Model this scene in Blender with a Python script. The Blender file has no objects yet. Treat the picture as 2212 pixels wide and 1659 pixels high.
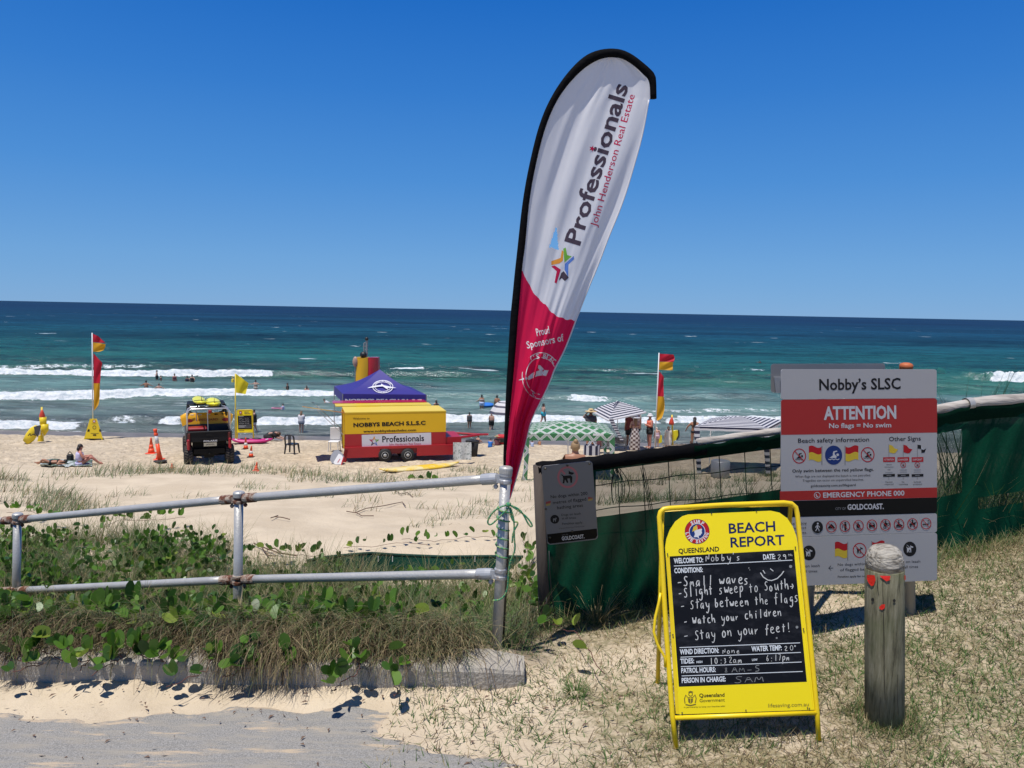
import bpy, math, random
import numpy as np
from mathutils import Vector, Matrix
from mathutils.geometry import tessellate_polygon
random.seed(7)
rs = np.random.RandomState(11)
sc = bpy.context.scene
col = sc.collection
R = math.radians

# ---------------------------------------------------------------- camera
# the photograph measured in a 2212 x 1659 frame; horizon runs (0,649)-(2212,692)
F, CX, CY = 1661.0, 1106.0, 829.5
EYE = Vector((0, 0, 1.75))
_d1 = Vector((-1106, CY - 649, -F)); _d2 = Vector((1106, CY - 692, -F))
_up = _d2.cross(_d1).normalized()
if _up.y < 0: _up = -_up
_fw = Vector((0, 0, -1)); _fw = (_fw - _fw.dot(_up) * _up).normalized()
_rt = _fw.cross(_up).normalized()
ROT = Matrix((_rt, _fw, _up))               # camera space -> world
cam = bpy.data.cameras.new('camera'); cam_ob = bpy.data.objects.new('camera', cam); col.objects.link(cam_ob)
cam_ob.matrix_world = Matrix.Translation(EYE) @ ROT.to_4x4()
cam.sensor_width = 36.0; cam.lens = 36.0 * F / 2212.0
cam.clip_start = 0.05; cam.clip_end = 60000
sc.camera = cam_ob

# ---------------------------------------------------------------- sky, sun, exposure
SUN_EL, SUN_AZ = R(73), R(218)              # azimuth of the sun clockwise from +Y: behind the camera, a little to the left
w = bpy.data.worlds.new("World"); sc.world = w; w.use_nodes = True
nt = w.node_tree; bg = nt.nodes['Background']; bg.inputs['Strength'].default_value = 0.10
sky = nt.nodes.new('ShaderNodeTexSky'); sky.sky_type = 'NISHITA'; sky.sun_disc = False
sky.sun_elevation = SUN_EL; sky.sun_rotation = SUN_AZ
sky.altitude = 0; sky.air_density = 0.75; sky.dust_density = 0.0; sky.ozone_density = 4.5
hs = nt.nodes.new('ShaderNodeHueSaturation'); hs.inputs['Saturation'].default_value = 1.22; hs.inputs['Value'].default_value = 1.0
hs.inputs['Hue'].default_value = 0.503
nt.links.new(sky.outputs[0], hs.inputs['Color']); _tc = nt.nodes.new('ShaderNodeTexCoord'); _sp = nt.nodes.new('ShaderNodeSeparateXYZ'); nt.links.new(_tc.outputs['Generated'], _sp.inputs[0])
_cr = nt.nodes.new('ShaderNodeValToRGB'); nt.links.new(_sp.outputs[2], _cr.inputs[0]); _e = _cr.color_ramp.elements
_e[0].position = 0.0; _e[0].color = (.160, .370, .690, 1); _e[1].position = 1.0; _e[1].color = (.007, .058, .270, 1)
for _p, _c in ((.06, (.140, .355, .700)), (.16, (.072, .275, .680)), (.26, (.034, .205, .630)), (.36, (.012, .150, .570)), (.5, (.012, .095, .40))):
    _q = _e.new(_p); _q.color = (*_c, 1)
_ml = nt.nodes.new('ShaderNodeVectorMath'); _ml.operation = 'SCALE'; _ml.inputs['Scale'].default_value = 10.0; nt.links.new(_cr.outputs[0], _ml.inputs[0])
_mx = nt.nodes.new('ShaderNodeMix'); _mx.data_type = 'RGBA'; _mx.inputs['Factor'].default_value = .88
nt.links.new(hs.outputs[0], _mx.inputs['A']); nt.links.new(_ml.outputs[0], _mx.inputs['B']); nt.links.new(_mx.outputs['Result'], bg.inputs['Color'])
sl = bpy.data.lights.new('sun', 'SUN'); sl.energy = 4.9; sl.angle = R(0.53); sl.color = (1.0, 0.955, 0.89)
so = bpy.data.objects.new('sun', sl); col.objects.link(so); so.location = (-3, -10, 30)
_sd = Vector((math.sin(SUN_AZ) * math.cos(SUN_EL), math.cos(SUN_AZ) * math.cos(SUN_EL), math.sin(SUN_EL)))
so.rotation_euler = _sd.to_track_quat('Z', 'Y').to_euler()
sc.view_settings.view_transform = 'Standard'; sc.view_settings.look = 'None'
sc.view_settings.exposure = 0.0; sc.view_settings.gamma = 1.0; sc.view_settings.use_curve_mapping = False
sc.cycles.max_bounces = 6; sc.cycles.transparent_max_bounces = 16
sc.cycles.diffuse_bounces = 3; sc.cycles.glossy_bounces = 3

# ---------------------------------------------------------------- geometry of the view
def ray(px, py):
    d = ROT @ Vector((px - CX, CY - py, -F)); return d.normalized()
def at(px, py, Y):
    d = ray(px, py); return EYE + d * (Y / d.y)
def onplane(px, py, P, N):
    d = ray(px, py); return EYE + d * ((P - EYE).dot(N) / d.dot(N))

# ---------------------------------------------------------------- numpy noise
def _h(ix, iy, s):
    n = np.sin(ix * 127.1 + iy * 311.7 + s * 74.7) * 43758.5453
    return n - np.floor(n)
def vn(x, y, s=0):
    x = np.asarray(x, float); y = np.asarray(y, float)
    ix = np.floor(x); iy = np.floor(y); fx = x - ix; fy = y - iy
    fx = fx * fx * (3 - 2 * fx); fy = fy * fy * (3 - 2 * fy)
    a = _h(ix, iy, s); b = _h(ix + 1, iy, s); c = _h(ix, iy + 1, s); d = _h(ix + 1, iy + 1, s)
    return a + (b - a) * fx + (c - a) * fy + (a - b - c + d) * fx * fy
def fbm(x, y, s=0, o=4):
    t = 0; a = .5; x = np.asarray(x, float); y = np.asarray(y, float)
    for i in range(o): t = t + a * vn(x, y, s + i * 7); x = x * 2.03 + 3.1; y = y * 2.03 + 1.7; a *= .5
    return t / (1 - .5 ** o)
def ss(a, b, x):
    t = np.clip((np.asarray(x, float) - a) / (b - a), 0, 1); return t * t * (3 - 2 * t)

# ---------------------------------------------------------------- terrain
KERB_Y = 3.42
SEA = -7.2
def zt(X, Y, fine=True):
    X = np.asarray(X, float); Y = np.asarray(Y, float)
    L = np.interp(Y, [-60, 2.9, 3.36, 3.50, 3.62, 3.9, 4.3, 5.0, 6.0, 7, 10, 16, 18, 21, 28, 33, 34.5, 40, 48, 52, 60, 130],
                  [0, 0, .028, .05, .12, -.04, -.22, -.40, -.52, -.60, -.98, -1.78, -2.6, -3.9, -4.02, -4.2, -4.28, -5.5, -6.9, -7.12, -7.9, -12])
    Rt = np.interp(Y, [-60, 2.6, 3.4, 4.2, 5.5, 7, 10, 16, 18, 21, 28, 33, 34.5, 40, 48, 52, 60, 130],
                   [0, 0, .03, 0, -.05, -.3, -.9, -1.78, -2.6, -3.9, -4.02, -4.2, -4.28, -5.5, -6.9, -7.12, -7.9, -12])
    wr = ss(-.1, .35, X)
    z = L * (1 - wr) + Rt * wr
    z = z + .13 * np.clip(X - .6, 0, 8) * ss(2.6, 4.6, Y) * (1 - ss(8, 14, Y))
    # left of the dune the bank sits a little higher
    z = z + .06 * ss(-1.2, -3.0, X) * ss(4.6, 6.5, Y) * (1 - ss(9, 12, Y)) * (1 - wr)
    z = z + .25 * (fbm(X * .35 + 5, Y * .35, 3, 3) - .5) * ss(5.5, 8, Y) * (1 - ss(19, 21, Y))
    if fine:
        near = (1 - ss(4.8, 6, Y))
        b1 = (fbm(X * 9, Y * 9, 21, 3) - .5) * (.018 + .022 * ss(2.95, 3.15, Y) * (1 - ss(3.36, 3.5, Y)) * (1 - ss(-.1, .3, X))) * near * ss(2.2, 3.3, np.where(X < .2, Y, 5 + 0 * Y))
        b2 = (fbm(X * 2.2, Y * 1.3, 31, 4) - .5) * .07 * ss(5.5, 7, Y) * (1 - ss(17, 20, Y))
        # trodden beach: many small hollows
        f = fbm(X * 1.6, Y * 1.5, 41, 4)
        b3 = (-.07 * ss(.53, .66, f) + .07 * (f - .5)) * ss(20, 22, Y) * (1 - ss(36, 40, Y))
        z = z + b1 + b2 + b3
    return z
def gnd(px, py, y0=1.5, y1=34.3, fine=False):
    d = ray(px, py)
    lo = y0; Y = y0
    while Y < y1:
        p = EYE + d * (Y / d.y)
        if p.z < float(zt(p.x, Y, fine)):
            a, b = lo, Y
            for _ in range(20):
                m = (a + b) / 2; p = EYE + d * (m / d.y)
                if p.z < float(zt(p.x, m, fine)): b = m
                else: a = m
            p = EYE + d * (b / d.y); p.z = float(zt(p.x, p.y)); return p
        lo = Y; Y += .02 + Y * .004
    p = EYE + d * (y1 / d.y); p.z = float(zt(p.x, y1)); return p
def seapt(px, py, dz=0.):
    d = ray(px, py); return EYE + d * ((SEA + dz - EYE.z) / d.z)
def G(x, y): return float(zt(x, y))

# ---------------------------------------------------------------- materials
def lin(c):
    c = c / 255.0; return c / 12.92 if c < .04045 else ((c + .055) / 1.055) ** 2.4
def s3(r, g, b, k=1.0): return (lin(r) * k, lin(g) * k, lin(b) * k, 1)
MATS = {}
def mat(name, c, rough=.6, metal=0., var=0., vs=5., bump=0., bs=30., spec=.5, c2=None, trans=0., alpha=1., coords='Object', stretch=(1, 1, 1), lo=.42, hi=.6, attr=None, sss=0.):
    if name in MATS: return MATS[name]
    m = bpy.data.materials.new(name); m.use_nodes = True; MATS[name] = m
    n = m.node_tree.nodes; l = m.node_tree.links; b = n['Principled BSDF']
    if len(c) == 3: c = (*c, 1)
    b.inputs['Roughness'].default_value = rough; b.inputs['Metallic'].default_value = metal
    b.inputs['Specular IOR Level'].default_value = spec; b.inputs['Base Color'].default_value = c
    if alpha < 1: b.inputs['Alpha'].default_value = alpha
    if var or bump or c2:
        tc = n.new('ShaderNodeTexCoord'); mp = n.new('ShaderNodeMapping'); l.new(tc.outputs[coords], mp.inputs[0]); mp.inputs['Scale'].default_value = stretch
    if var or c2:
        nz = n.new('ShaderNodeTexNoise'); nz.inputs['Scale'].default_value = vs; nz.inputs['Detail'].default_value = 6; nz.inputs['Roughness'].default_value = .65
        l.new(mp.outputs[0], nz.inputs['Vector'])
        mx = n.new('ShaderNodeMix'); mx.data_type = 'RGBA'
        if c2:
            if len(c2) == 3: c2 = (*c2, 1)
            cr = n.new('ShaderNodeValToRGB'); cr.color_ramp.elements[0].position = lo; cr.color_ramp.elements[1].position = hi
            l.new(nz.outputs[0], cr.inputs[0]); l.new(cr.outputs[0], mx.inputs['Factor'])
            mx.inputs['A'].default_value = c; mx.inputs['B'].default_value = c2
        else:
            l.new(nz.outputs[0], mx.inputs['Factor'])
            mx.inputs['A'].default_value = tuple(max(0, v * (1 - var)) for v in c[:3]) + (1,)
            mx.inputs['B'].default_value = tuple(min(1, v * (1 + var)) for v in c[:3]) + (1,)
        l.new(mx.outputs['Result'], b.inputs['Base Color'])
    if bump:
        nb = n.new('ShaderNodeTexNoise'); nb.inputs['Scale'].default_value = bs; nb.inputs['Detail'].default_value = 4
        l.new(mp.outputs[0], nb.inputs['Vector']); bp = n.new('ShaderNodeBump'); bp.inputs['Strength'].default_value = bump; bp.inputs['Distance'].default_value = .02
        l.new(nb.outputs[0], bp.inputs['Height']); l.new(bp.outputs[0], b.inputs['Normal'])
    if trans:
        tr = n.new('ShaderNodeBsdfTranslucent'); ms = n.new('ShaderNodeMixShader'); ms.inputs[0].default_value = trans
        if var or c2: l.new(mx.outputs['Result'], tr.inputs[0])
        else: tr.inputs[0].default_value = c
        l.new(b.outputs[0], ms.inputs[1]); l.new(tr.outputs[0], ms.inputs[2]); l.new(ms.outputs[0], n['Material Output'].inputs[0])
    return m

# ---------------------------------------------------------------- objects
ORG = Vector((0, 0, 0))
def thing(name, label, cat, loc, group=None):
    global ORG
    o = bpy.data.objects.new(name, None); col.objects.link(o); o.location = loc; o.empty_display_size = .1
    o['label'] = label; o['category'] = cat
    if group: o['group'] = group
    ORG = Vector(loc); return o
def tag(o, label, cat, group=None):
    o['label'] = label; o['category'] = cat
    if group: o['group'] = group
    return o
def kind(o, k): o['kind'] = k; return o
def copy_tree(o, parent=None):
    c = o.copy(); col.objects.link(c); c.parent = parent
    for ch in list(o.children): copy_tree(ch, c)
    return c

class MB:
    def __init__(s, M=None): s.v = []; s.f = []; s.mi = []; s.M = M; s.cur = 0
    def add(s, vs, fs):
        o = len(s.v)
        if s.M is not None: vs = [s.M @ Vector(p) for p in vs]
        s.v.extend([tuple(p) for p in vs]); s.f.extend([tuple(i + o for i in f) for f in fs]); s.mi.extend([s.cur] * len(fs)); return s
    def box(s, c, d, rz=0., b=0.):
        x, y, z = (k / 2 for k in d); M = Matrix.Translation(Vector(c)) @ Matrix.Rotation(rz, 4, 'Z') if not isinstance(rz, Matrix) else Matrix.Translation(Vector(c)) @ rz
        if b <= 0:
            vs = [M @ Vector((i * x, j * y, k * z)) for k in (-1, 1) for j in (-1, 1) for i in (-1, 1)]
            return s.add(vs, [(0, 2, 3, 1), (4, 5, 7, 6), (0, 1, 5, 4), (2, 6, 7, 3), (0, 4, 6, 2), (1, 3, 7, 5)])
        xs, ys = x - b, y - b
        ring = [(xs, -y), (x, -ys), (x, ys), (xs, y), (-xs, y), (-x, ys), (-x, -ys), (-xs, -y)]
        ri = [(xs, -ys), (xs, -ys), (xs, ys), (xs, ys), (-xs, ys), (-xs, ys), (-xs, -ys), (-xs, -ys)]
        vs = [M @ Vector((p[0], p[1], -z)) for p in ri] + [M @ Vector((p[0], p[1], -z + b)) for p in ring] + [M @ Vector((p[0], p[1], z - b)) for p in ring] + [M @ Vector((p[0], p[1], z)) for p in ri]
        fs = [(7, 5, 3, 1), (25, 27, 29, 31)]
        for k in range(3):
            for i in range(8): j = (i + 1) % 8; fs.append((k * 8 + i, k * 8 + j, k * 8 + 8 + j, k * 8 + 8 + i))
        return s.add(vs, fs)
    def tube(s, pts, r, n=8, cap=True, ry=None, up=None):
        pts = [Vector(p) for p in pts]; rr = r if isinstance(r, (list, tuple)) else [r] * len(pts)
        ry = ry if ry is not None else rr; ry = ry if isinstance(ry, (list, tuple)) else [ry] * len(pts)
        vs = []; u0 = None
        for i, p in enumerate(pts):
            t = (pts[min(i + 1, len(pts) - 1)] - pts[max(i - 1, 0)])
            if t.length < 1e-9: t = Vector((0, 0, 1))
            t.normalize()
            if u0 is None:
                u0 = Vector(up) if up is not None else (Vector((1, 0, 0)) if abs(t.x) < .8 else Vector((0, 1, 0)))
            u = (u0 - u0.dot(t) * t)
            if u.length < 1e-6: u = t.orthogonal()
            u.normalize(); u0 = u; v = t.cross(u)
            for k in range(n):
                a = 2 * math.pi * k / n; vs.append(p + u * (rr[i] * math.cos(a)) + v * (ry[i] * math.sin(a)))
        fs = []
        for i in range(len(pts) - 1):
            for k in range(n): k2 = (k + 1) % n; fs.append((i * n + k, i * n + k2, (i + 1) * n + k2, (i + 1) * n + k))
        if cap: fs.append(tuple(range(n - 1, -1, -1))); fs.append(tuple((len(pts) - 1) * n + k for k in range(n)))
        return s.add(vs, fs)
    def lathe(s, c, prof, n=16, axis=None, sx=1., sy=1.):
        c = Vector(c); A = (Vector(axis) if axis else Vector((0, 0, 1))).to_track_quat('Z', 'Y').to_matrix()
        vs = [c + A @ Vector((r * sx * math.cos(2 * math.pi * k / n), r * sy * math.sin(2 * math.pi * k / n), z)) for r, z in prof for k in range(n)]
        fs = [(i * n + k, i * n + (k + 1) % n, (i + 1) * n + (k + 1) % n, (i + 1) * n + k) for i in range(len(prof) - 1) for k in range(n)]
        if prof[0][0] > 1e-6: fs.append(tuple(range(n - 1, -1, -1)))
        if prof[-1][0] > 1e-6: fs.append(tuple((len(prof) - 1) * n + k for k in range(n)))
        return s.add(vs, fs)
    def ball(s, c, r, n=12, m=7):
        r = r if isinstance(r, (list, tuple)) else (r, r, r); c = Vector(c)
        vs = [c + Vector((r[0] * math.sin(math.pi * j / m) * math.cos(2 * math.pi * i / n), r[1] * math.sin(math.pi * j / m) * math.sin(2 * math.pi * i / n), r[2] * math.cos(math.pi * j / m))) for j in range(m + 1) for i in range(n)]
        fs = [(j * n + i, (j + 1) * n + i, (j + 1) * n + (i + 1) % n, j * n + (i + 1) % n) for j in range(m) for i in range(n)]
        return s.add(vs, fs)
    def slab(s, pts, off):
        """closed plate: polygon pts, thickness vector off"""
        pts = [Vector(p) for p in pts]; off = Vector(off); n = len(pts)
        return s.add(pts + [p + off for p in pts], [tuple(range(n)), tuple(range(2 * n - 1, n - 1, -1))] + [(i, n + i, n + (i + 1) % n, (i + 1) % n) for i in range(n)])
    def grid(s, P):
        """P[j][i] points"""
        h = len(P); wd = len(P[0]); return s.add([p for r_ in P for p in r_], [(j * wd + i, j * wd + i + 1, (j + 1) * wd + i + 1, (j + 1) * wd + i) for j in range(h - 1) for i in range(wd - 1)])
    def build(s, name, m, parent=None, smooth=False, org=None):
        me = bpy.data.meshes.new(name); O = ORG if org is None else Vector(org)
        me.from_pydata([(a[0] - O.x, a[1] - O.y, a[2] - O.z) for a in s.v], [], s.f)
        for x in (m if isinstance(m, (list, tuple)) else [m]): me.materials.append(x)
        if isinstance(m, (list, tuple)): me.polygons.foreach_set('material_index', s.mi)
        if smooth: me.polygons.foreach_set('use_smooth', [True] * len(me.polygons))
        me.update()
        o = bpy.data.objects.new(name, me); col.objects.link(o)
        if parent is not None: o.parent = parent
        else: o.location = O
        return o
def at0(loc):
    global ORG
    ORG = Vector(loc)

def np_mesh(name, V, Fq, mats, mi=None, smooth=True, attrs=None, parent=None):
    """big numpy mesh; Fq is (n,4) or (n,3)"""
    me = bpy.data.meshes.new(name); V = np.asarray(V, np.float32); Fq = np.asarray(Fq, np.int32); k = Fq.shape[1]
    me.vertices.add(len(V)); me.vertices.foreach_set('co', V.ravel())
    me.loops.add(Fq.size); me.loops.foreach_set('vertex_index', Fq.ravel())
    me.polygons.add(len(Fq)); me.polygons.foreach_set('loop_start', np.arange(0, Fq.size, k, dtype=np.int32)); me.polygons.foreach_set('loop_total', np.full(len(Fq), k, np.int32))
    for m in mats: me.materials.append(m)
    if mi is not None: me.polygons.foreach_set('material_index', np.asarray(mi, np.int32))
    me.polygons.foreach_set('use_smooth', np.full(len(Fq), smooth))
    me.update(calc_edges=True)
    for an, av in (attrs or {}).items():
        a = me.attributes.new(an, 'FLOAT', 'POINT'); a.data.foreach_set('value', np.asarray(av, np.float32))
    o = bpy.data.objects.new(name, me); col.objects.link(o)
    if parent is not None: o.parent = parent
    return o
def gridfaces(h, wd):
    j, i = np.meshgrid(np.arange(h - 1), np.arange(wd - 1), indexing='ij'); a = (j * wd + i).ravel()
    return np.stack([a, a + 1, a + wd + 1, a + wd], 1)

# ---------------------------------------------------------------- flat print laid on real surfaces
TXT = {}
def glyphs(text, off=0., res=2, sp=1.):
    k = (text, off, res, sp)
    if k in TXT: return TXT[k]
    c = bpy.data.curves.new('t', 'FONT'); c.body = text; c.size = 1; c.resolution_u = res; c.offset = off; c.space_character = sp
    o = bpy.data.objects.new('t', c); me = bpy.data.meshes.new_from_object(o)
    V = np.array([v.co[:2] for v in me.vertices]); Fc = [tuple(p.vertices) for p in me.polygons]
    x0 = V[:, 0].min(); x1 = V[:, 0].max(); V[:, 0] = (V[:, 0] - x0)
    bpy.data.objects.remove(o); bpy.data.curves.remove(c); bpy.data.meshes.remove(me)
    TXT[k] = (V, Fc, x1 - x0); return TXT[k]
CAP = .729
def refine(pts, faces, mx):
    """split flat print finely enough to follow folded cloth"""
    import bmesh
    bm = bmesh.new(); vs = [bm.verts.new((x, y, 0)) for x, y in pts]
    for f in faces:
        T = [f] if len(f) < 5 else [tuple(f[j] for j in t) for t in tessellate_polygon([[Vector((pts[i][0], pts[i][1], 0)) for i in f]])]
        for t in T:
            try: bm.faces.new([vs[i] for i in t])
            except ValueError: pass
    bmesh.ops.triangulate(bm, faces=bm.faces[:])
    for _ in range(6):
        es = [e for e in bm.edges if e.calc_length() > mx]
        if not es: break
        bmesh.ops.subdivide_edges(bm, edges=es, cuts=1); bmesh.ops.triangulate(bm, faces=bm.faces[:])
    bm.verts.index_update(); r = [(v.co.x, v.co.y) for v in bm.verts], [tuple(v.index for v in f.verts) for f in bm.faces]; bm.free(); return r
class Print:
    """collects flat coloured shapes given in photograph measure; P(px,py,lift) puts them on a surface"""
    def __init__(s, P, lift=.0016): s.P = P; s.lift = lift; s.layers = {}; s.uid = 0; s.n = 0; s.sub = 0
    def nxt(s): s.n += 1; s.uid = s.n
    def _mb(s, key): return s.layers.setdefault((*key, s.uid), MB())
    def put(s, key, pts, faces, lv):
        if s.sub: pts, faces = refine(pts, faces, s.sub)
        s._mb(key).add([s.P(x, y, s.lift * (1 + lv)) for x, y in pts], faces)
    def poly(s, pts, key, lv=0): s.put(key, pts, [tuple(range(len(pts)))], lv)
    def strip(s, pts, wd, key, lv=0):
        if len(pts) < 2: return
        L = []
        for i, p in enumerate(pts):
            a = pts[max(i - 1, 0)]; b = pts[min(i + 1, len(pts) - 1)]; dx, dy = b[0] - a[0], b[1] - a[1]; d = math.hypot(dx, dy) or 1
            L.append(((p[0] - dy / d * wd / 2, p[1] + dx / d * wd / 2), (p[0] + dy / d * wd / 2, p[1] - dx / d * wd / 2)))
        s.put(key, [q for ab in L for q in ab], [(2 * i, 2 * i + 1, 2 * i + 3, 2 * i + 2) for i in range(len(L) - 1)], lv)
    def disc(s, c, rx, key, lv=0, ry=None, n=28):
        ry = ry or rx; s.poly([(c[0] + rx * math.cos(2 * math.pi * i / n), c[1] + ry * math.sin(2 * math.pi * i / n)) for i in range(n)], key, lv)
    def ring(s, c, rx, wd, key, lv=0, ry=None, a0=0., a1=360., n=32):
        ry = ry or rx; s.strip([(c[0] + rx * math.cos(R(a0 + (a1 - a0) * i / n)), c[1] + ry * math.sin(R(a0 + (a1 - a0) * i / n))) for i in range(n + 1)], wd, key, lv)
    def text(s, t, p0, p1, cap, key, bold=0., lv=0, up=None, f=None):
        """t spans p0..p1 along its baseline, capitals cap tall"""
        V, Fc, W = glyphs(t, bold); dx, dy = p1[0] - p0[0], p1[1] - p0[1]; L = math.hypot(dx, dy); s.nxt()
        ux, uy = dx / L, dy / L
        nx, ny = up if up else (uy, -ux)
        vs = []
        for x, y in V:
            a = x / W * L; b = y / CAP * cap; q = (p0[0] + ux * a + nx * b, p0[1] + uy * a + ny * b)
            vs.append(q)
        s.put(key, vs, Fc, lv); s.nxt()
    def arctext(s, t, c, r, cap, a0, a1, key, bold=0., lv=0, inside=False, ry=1.):
        """letters along a circle, angles in degrees (0 = right, 90 = down)"""
        n = len(t); s.nxt()
        for i, ch in enumerate(t):
            if ch == ' ': continue
            a = R(a0 + (a1 - a0) * (i + .5) / n); V, Fc, W = glyphs(ch, bold); wd = min(abs(R(a1 - a0)) * r / n * .86, W / CAP * cap * 1.15)
            sg = 1 if a1 > a0 else -1
            tx, ty = -math.sin(a) * sg, math.cos(a) * sg; nx, ny = (math.cos(a) * sg, math.sin(a) * sg)
            bx, by = c[0] + r * math.cos(a), c[1] + r * math.sin(a)
            vs = []
            for x, y in V:
                u = (x / W - .5) * wd; v = y / CAP * cap - cap / 2
                X = bx + tx * u + nx * v; Y = by + ty * u + ny * v
                vs.append((X, c[1] + (Y - c[1]) * ry))
            s.put(key, vs, Fc, lv)
    def done(s, parent, names=None):
        for key, mb in s.layers.items():
            nm, m, _ = key; mb.build(nm, m, parent)

PL = lambda P, N: (lambda x, y, lift=0.: onplane(x, y, P, N) + N * lift)
# ================================================================ GROUND
def ground_material():
    m = bpy.data.materials.new('sand_material'); m.use_nodes = True; n = m.node_tree.nodes; l = m.node_tree.links; b = n['Principled BSDF']
    b.inputs['Roughness'].default_value = .92; b.inputs['Specular IOR Level'].default_value = .15
    tc = n.new('ShaderNodeTexCoord')
    def noise(sc_, det=6, ro=.6):
        z = n.new('ShaderNodeTexNoise'); z.inputs['Scale'].default_value = sc_; z.inputs['Detail'].default_value = det; z.inputs['Roughness'].default_value = ro; l.new(tc.outputs['Object'], z.inputs['Vector']); return z
    def mix(a, bb, f, ):
        x = n.new('ShaderNodeMix'); x.data_type = 'RGBA'
        for s_, v in (('A', a), ('B', bb)):
            if isinstance(v, tuple): x.inputs[s_].default_value = v
            else: l.new(v, x.inputs[s_])
        if isinstance(f, float): x.inputs['Factor'].default_value = f
        else: l.new(f, x.inputs['Factor'])
        return x.outputs['Result']
    def ramp(v, p0, p1):
        r = n.new('ShaderNodeMapRange'); r.inputs['From Min'].default_value = p0; r.inputs['From Max'].default_value = p1; r.interpolation_type = 'SMOOTHSTEP'; l.new(v, r.inputs['Value']); return r.outputs[0]
    def att(nm):
        a = n.new('ShaderNodeAttribute'); a.attribute_name = nm; return a.outputs['Fac']
    base = mix((.60, .50, .36, 1), (.50, .41, .29, 1), ramp(noise(1.3).outputs[0], .35, .65))
    base = mix(base, (.34, .265, .19, 1), ramp(noise(55, 3).outputs[0], .62, .74))
    g2 = noise(420, 2); base = mix(base, (.62, .52, .40, 1), ramp(g2.outputs[0], .55, .7))
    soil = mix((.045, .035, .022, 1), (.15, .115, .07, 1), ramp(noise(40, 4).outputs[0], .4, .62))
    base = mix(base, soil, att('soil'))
    lawn = mix((.185, .165, .085, 1), (.42, .345, .235, 1), ramp(noise(28, 5).outputs[0], .4, .6))
    base = mix(base, lawn, att('lawn'))
    wet = mix((.150, .125, .100, 1), (.19, .165, .135, 1), ramp(noise(.6).outputs[0], .4, .6))
    base = mix(base, wet, att('wet'))
    l.new(base, b.inputs['Base Color'])
    rr = n.new('ShaderNodeMapRange'); rr.inputs['To Min'].default_value = .95; rr.inputs['To Max'].default_value = .38; l.new(att('wet'), rr.inputs['Value']); l.new(rr.outputs[0], b.inputs['Roughness'])
    bp = n.new('ShaderNodeBump'); bp.inputs['Distance'].default_value = .02; bp.inputs['Strength'].default_value = .55
    nb = noise(26, 7, .65); l.new(nb.outputs[0], bp.inputs['Height'])
    b2 = n.new('ShaderNodeBump'); b2.inputs['Distance'].default_value = .05; l.new(att('beach'), b2.inputs['Strength']); l.new(ramp(noise(3.6, 5, .6).outputs[0], .40, .62), b2.inputs['Height']); l.new(bp.outputs[0], b2.inputs['Normal']); l.new(b2.outputs[0], b.inputs['Normal'])
    return m
def axis_cols(nin=340, nout=14):
    u = np.linspace(-1, 1, nin); o = 1 + np.linspace(0, 1, nout + 1)[1:] ** 2 * 12
    return np.concatenate([-o[::-1], u, o])
def build_ground():
    ys = np.concatenate([np.linspace(-80, 1.2, 14), np.arange(1.3, 7, .036), np.arange(7, 20, .085), np.arange(20, 37, .11), np.arange(37, 132, 1.2)])
    u = axis_cols()
    Y, U = np.meshgrid(ys, u, indexing='ij')
    hw = np.maximum(Y, 2.) * .85 + 2.2; X = U * hw
    Z = zt(X, Y)
    V = np.stack([X, Y, Z], -1).reshape(-1, 3)
    # where the ground itself differs: litter under the bank plants, thin lawn on the right, wet sand by the water
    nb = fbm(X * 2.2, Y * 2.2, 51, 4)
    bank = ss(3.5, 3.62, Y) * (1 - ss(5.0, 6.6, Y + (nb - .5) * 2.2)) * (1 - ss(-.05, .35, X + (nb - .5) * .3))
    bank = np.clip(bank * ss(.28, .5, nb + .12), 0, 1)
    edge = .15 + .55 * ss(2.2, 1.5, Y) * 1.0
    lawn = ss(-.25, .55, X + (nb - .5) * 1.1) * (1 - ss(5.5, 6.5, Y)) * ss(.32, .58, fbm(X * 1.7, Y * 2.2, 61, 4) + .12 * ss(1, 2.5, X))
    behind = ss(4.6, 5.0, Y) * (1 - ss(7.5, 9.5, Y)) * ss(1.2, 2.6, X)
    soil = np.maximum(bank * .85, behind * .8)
    wet = ss(43, 46, Y)
    return kind(np_mesh('sand', V, gridfaces(*Y.shape), [ground_material()], smooth=True, attrs={'soil': soil.ravel(), 'lawn': lawn.ravel() * .8, 'wet': wet.ravel(), 'beach': (ss(19, 22, Y) * (1 - ss(40, 44, Y)) + .12 * ss(6, 9, Y) * (1 - ss(19, 22, Y))).ravel()}), 'structure')
build_ground()

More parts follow.
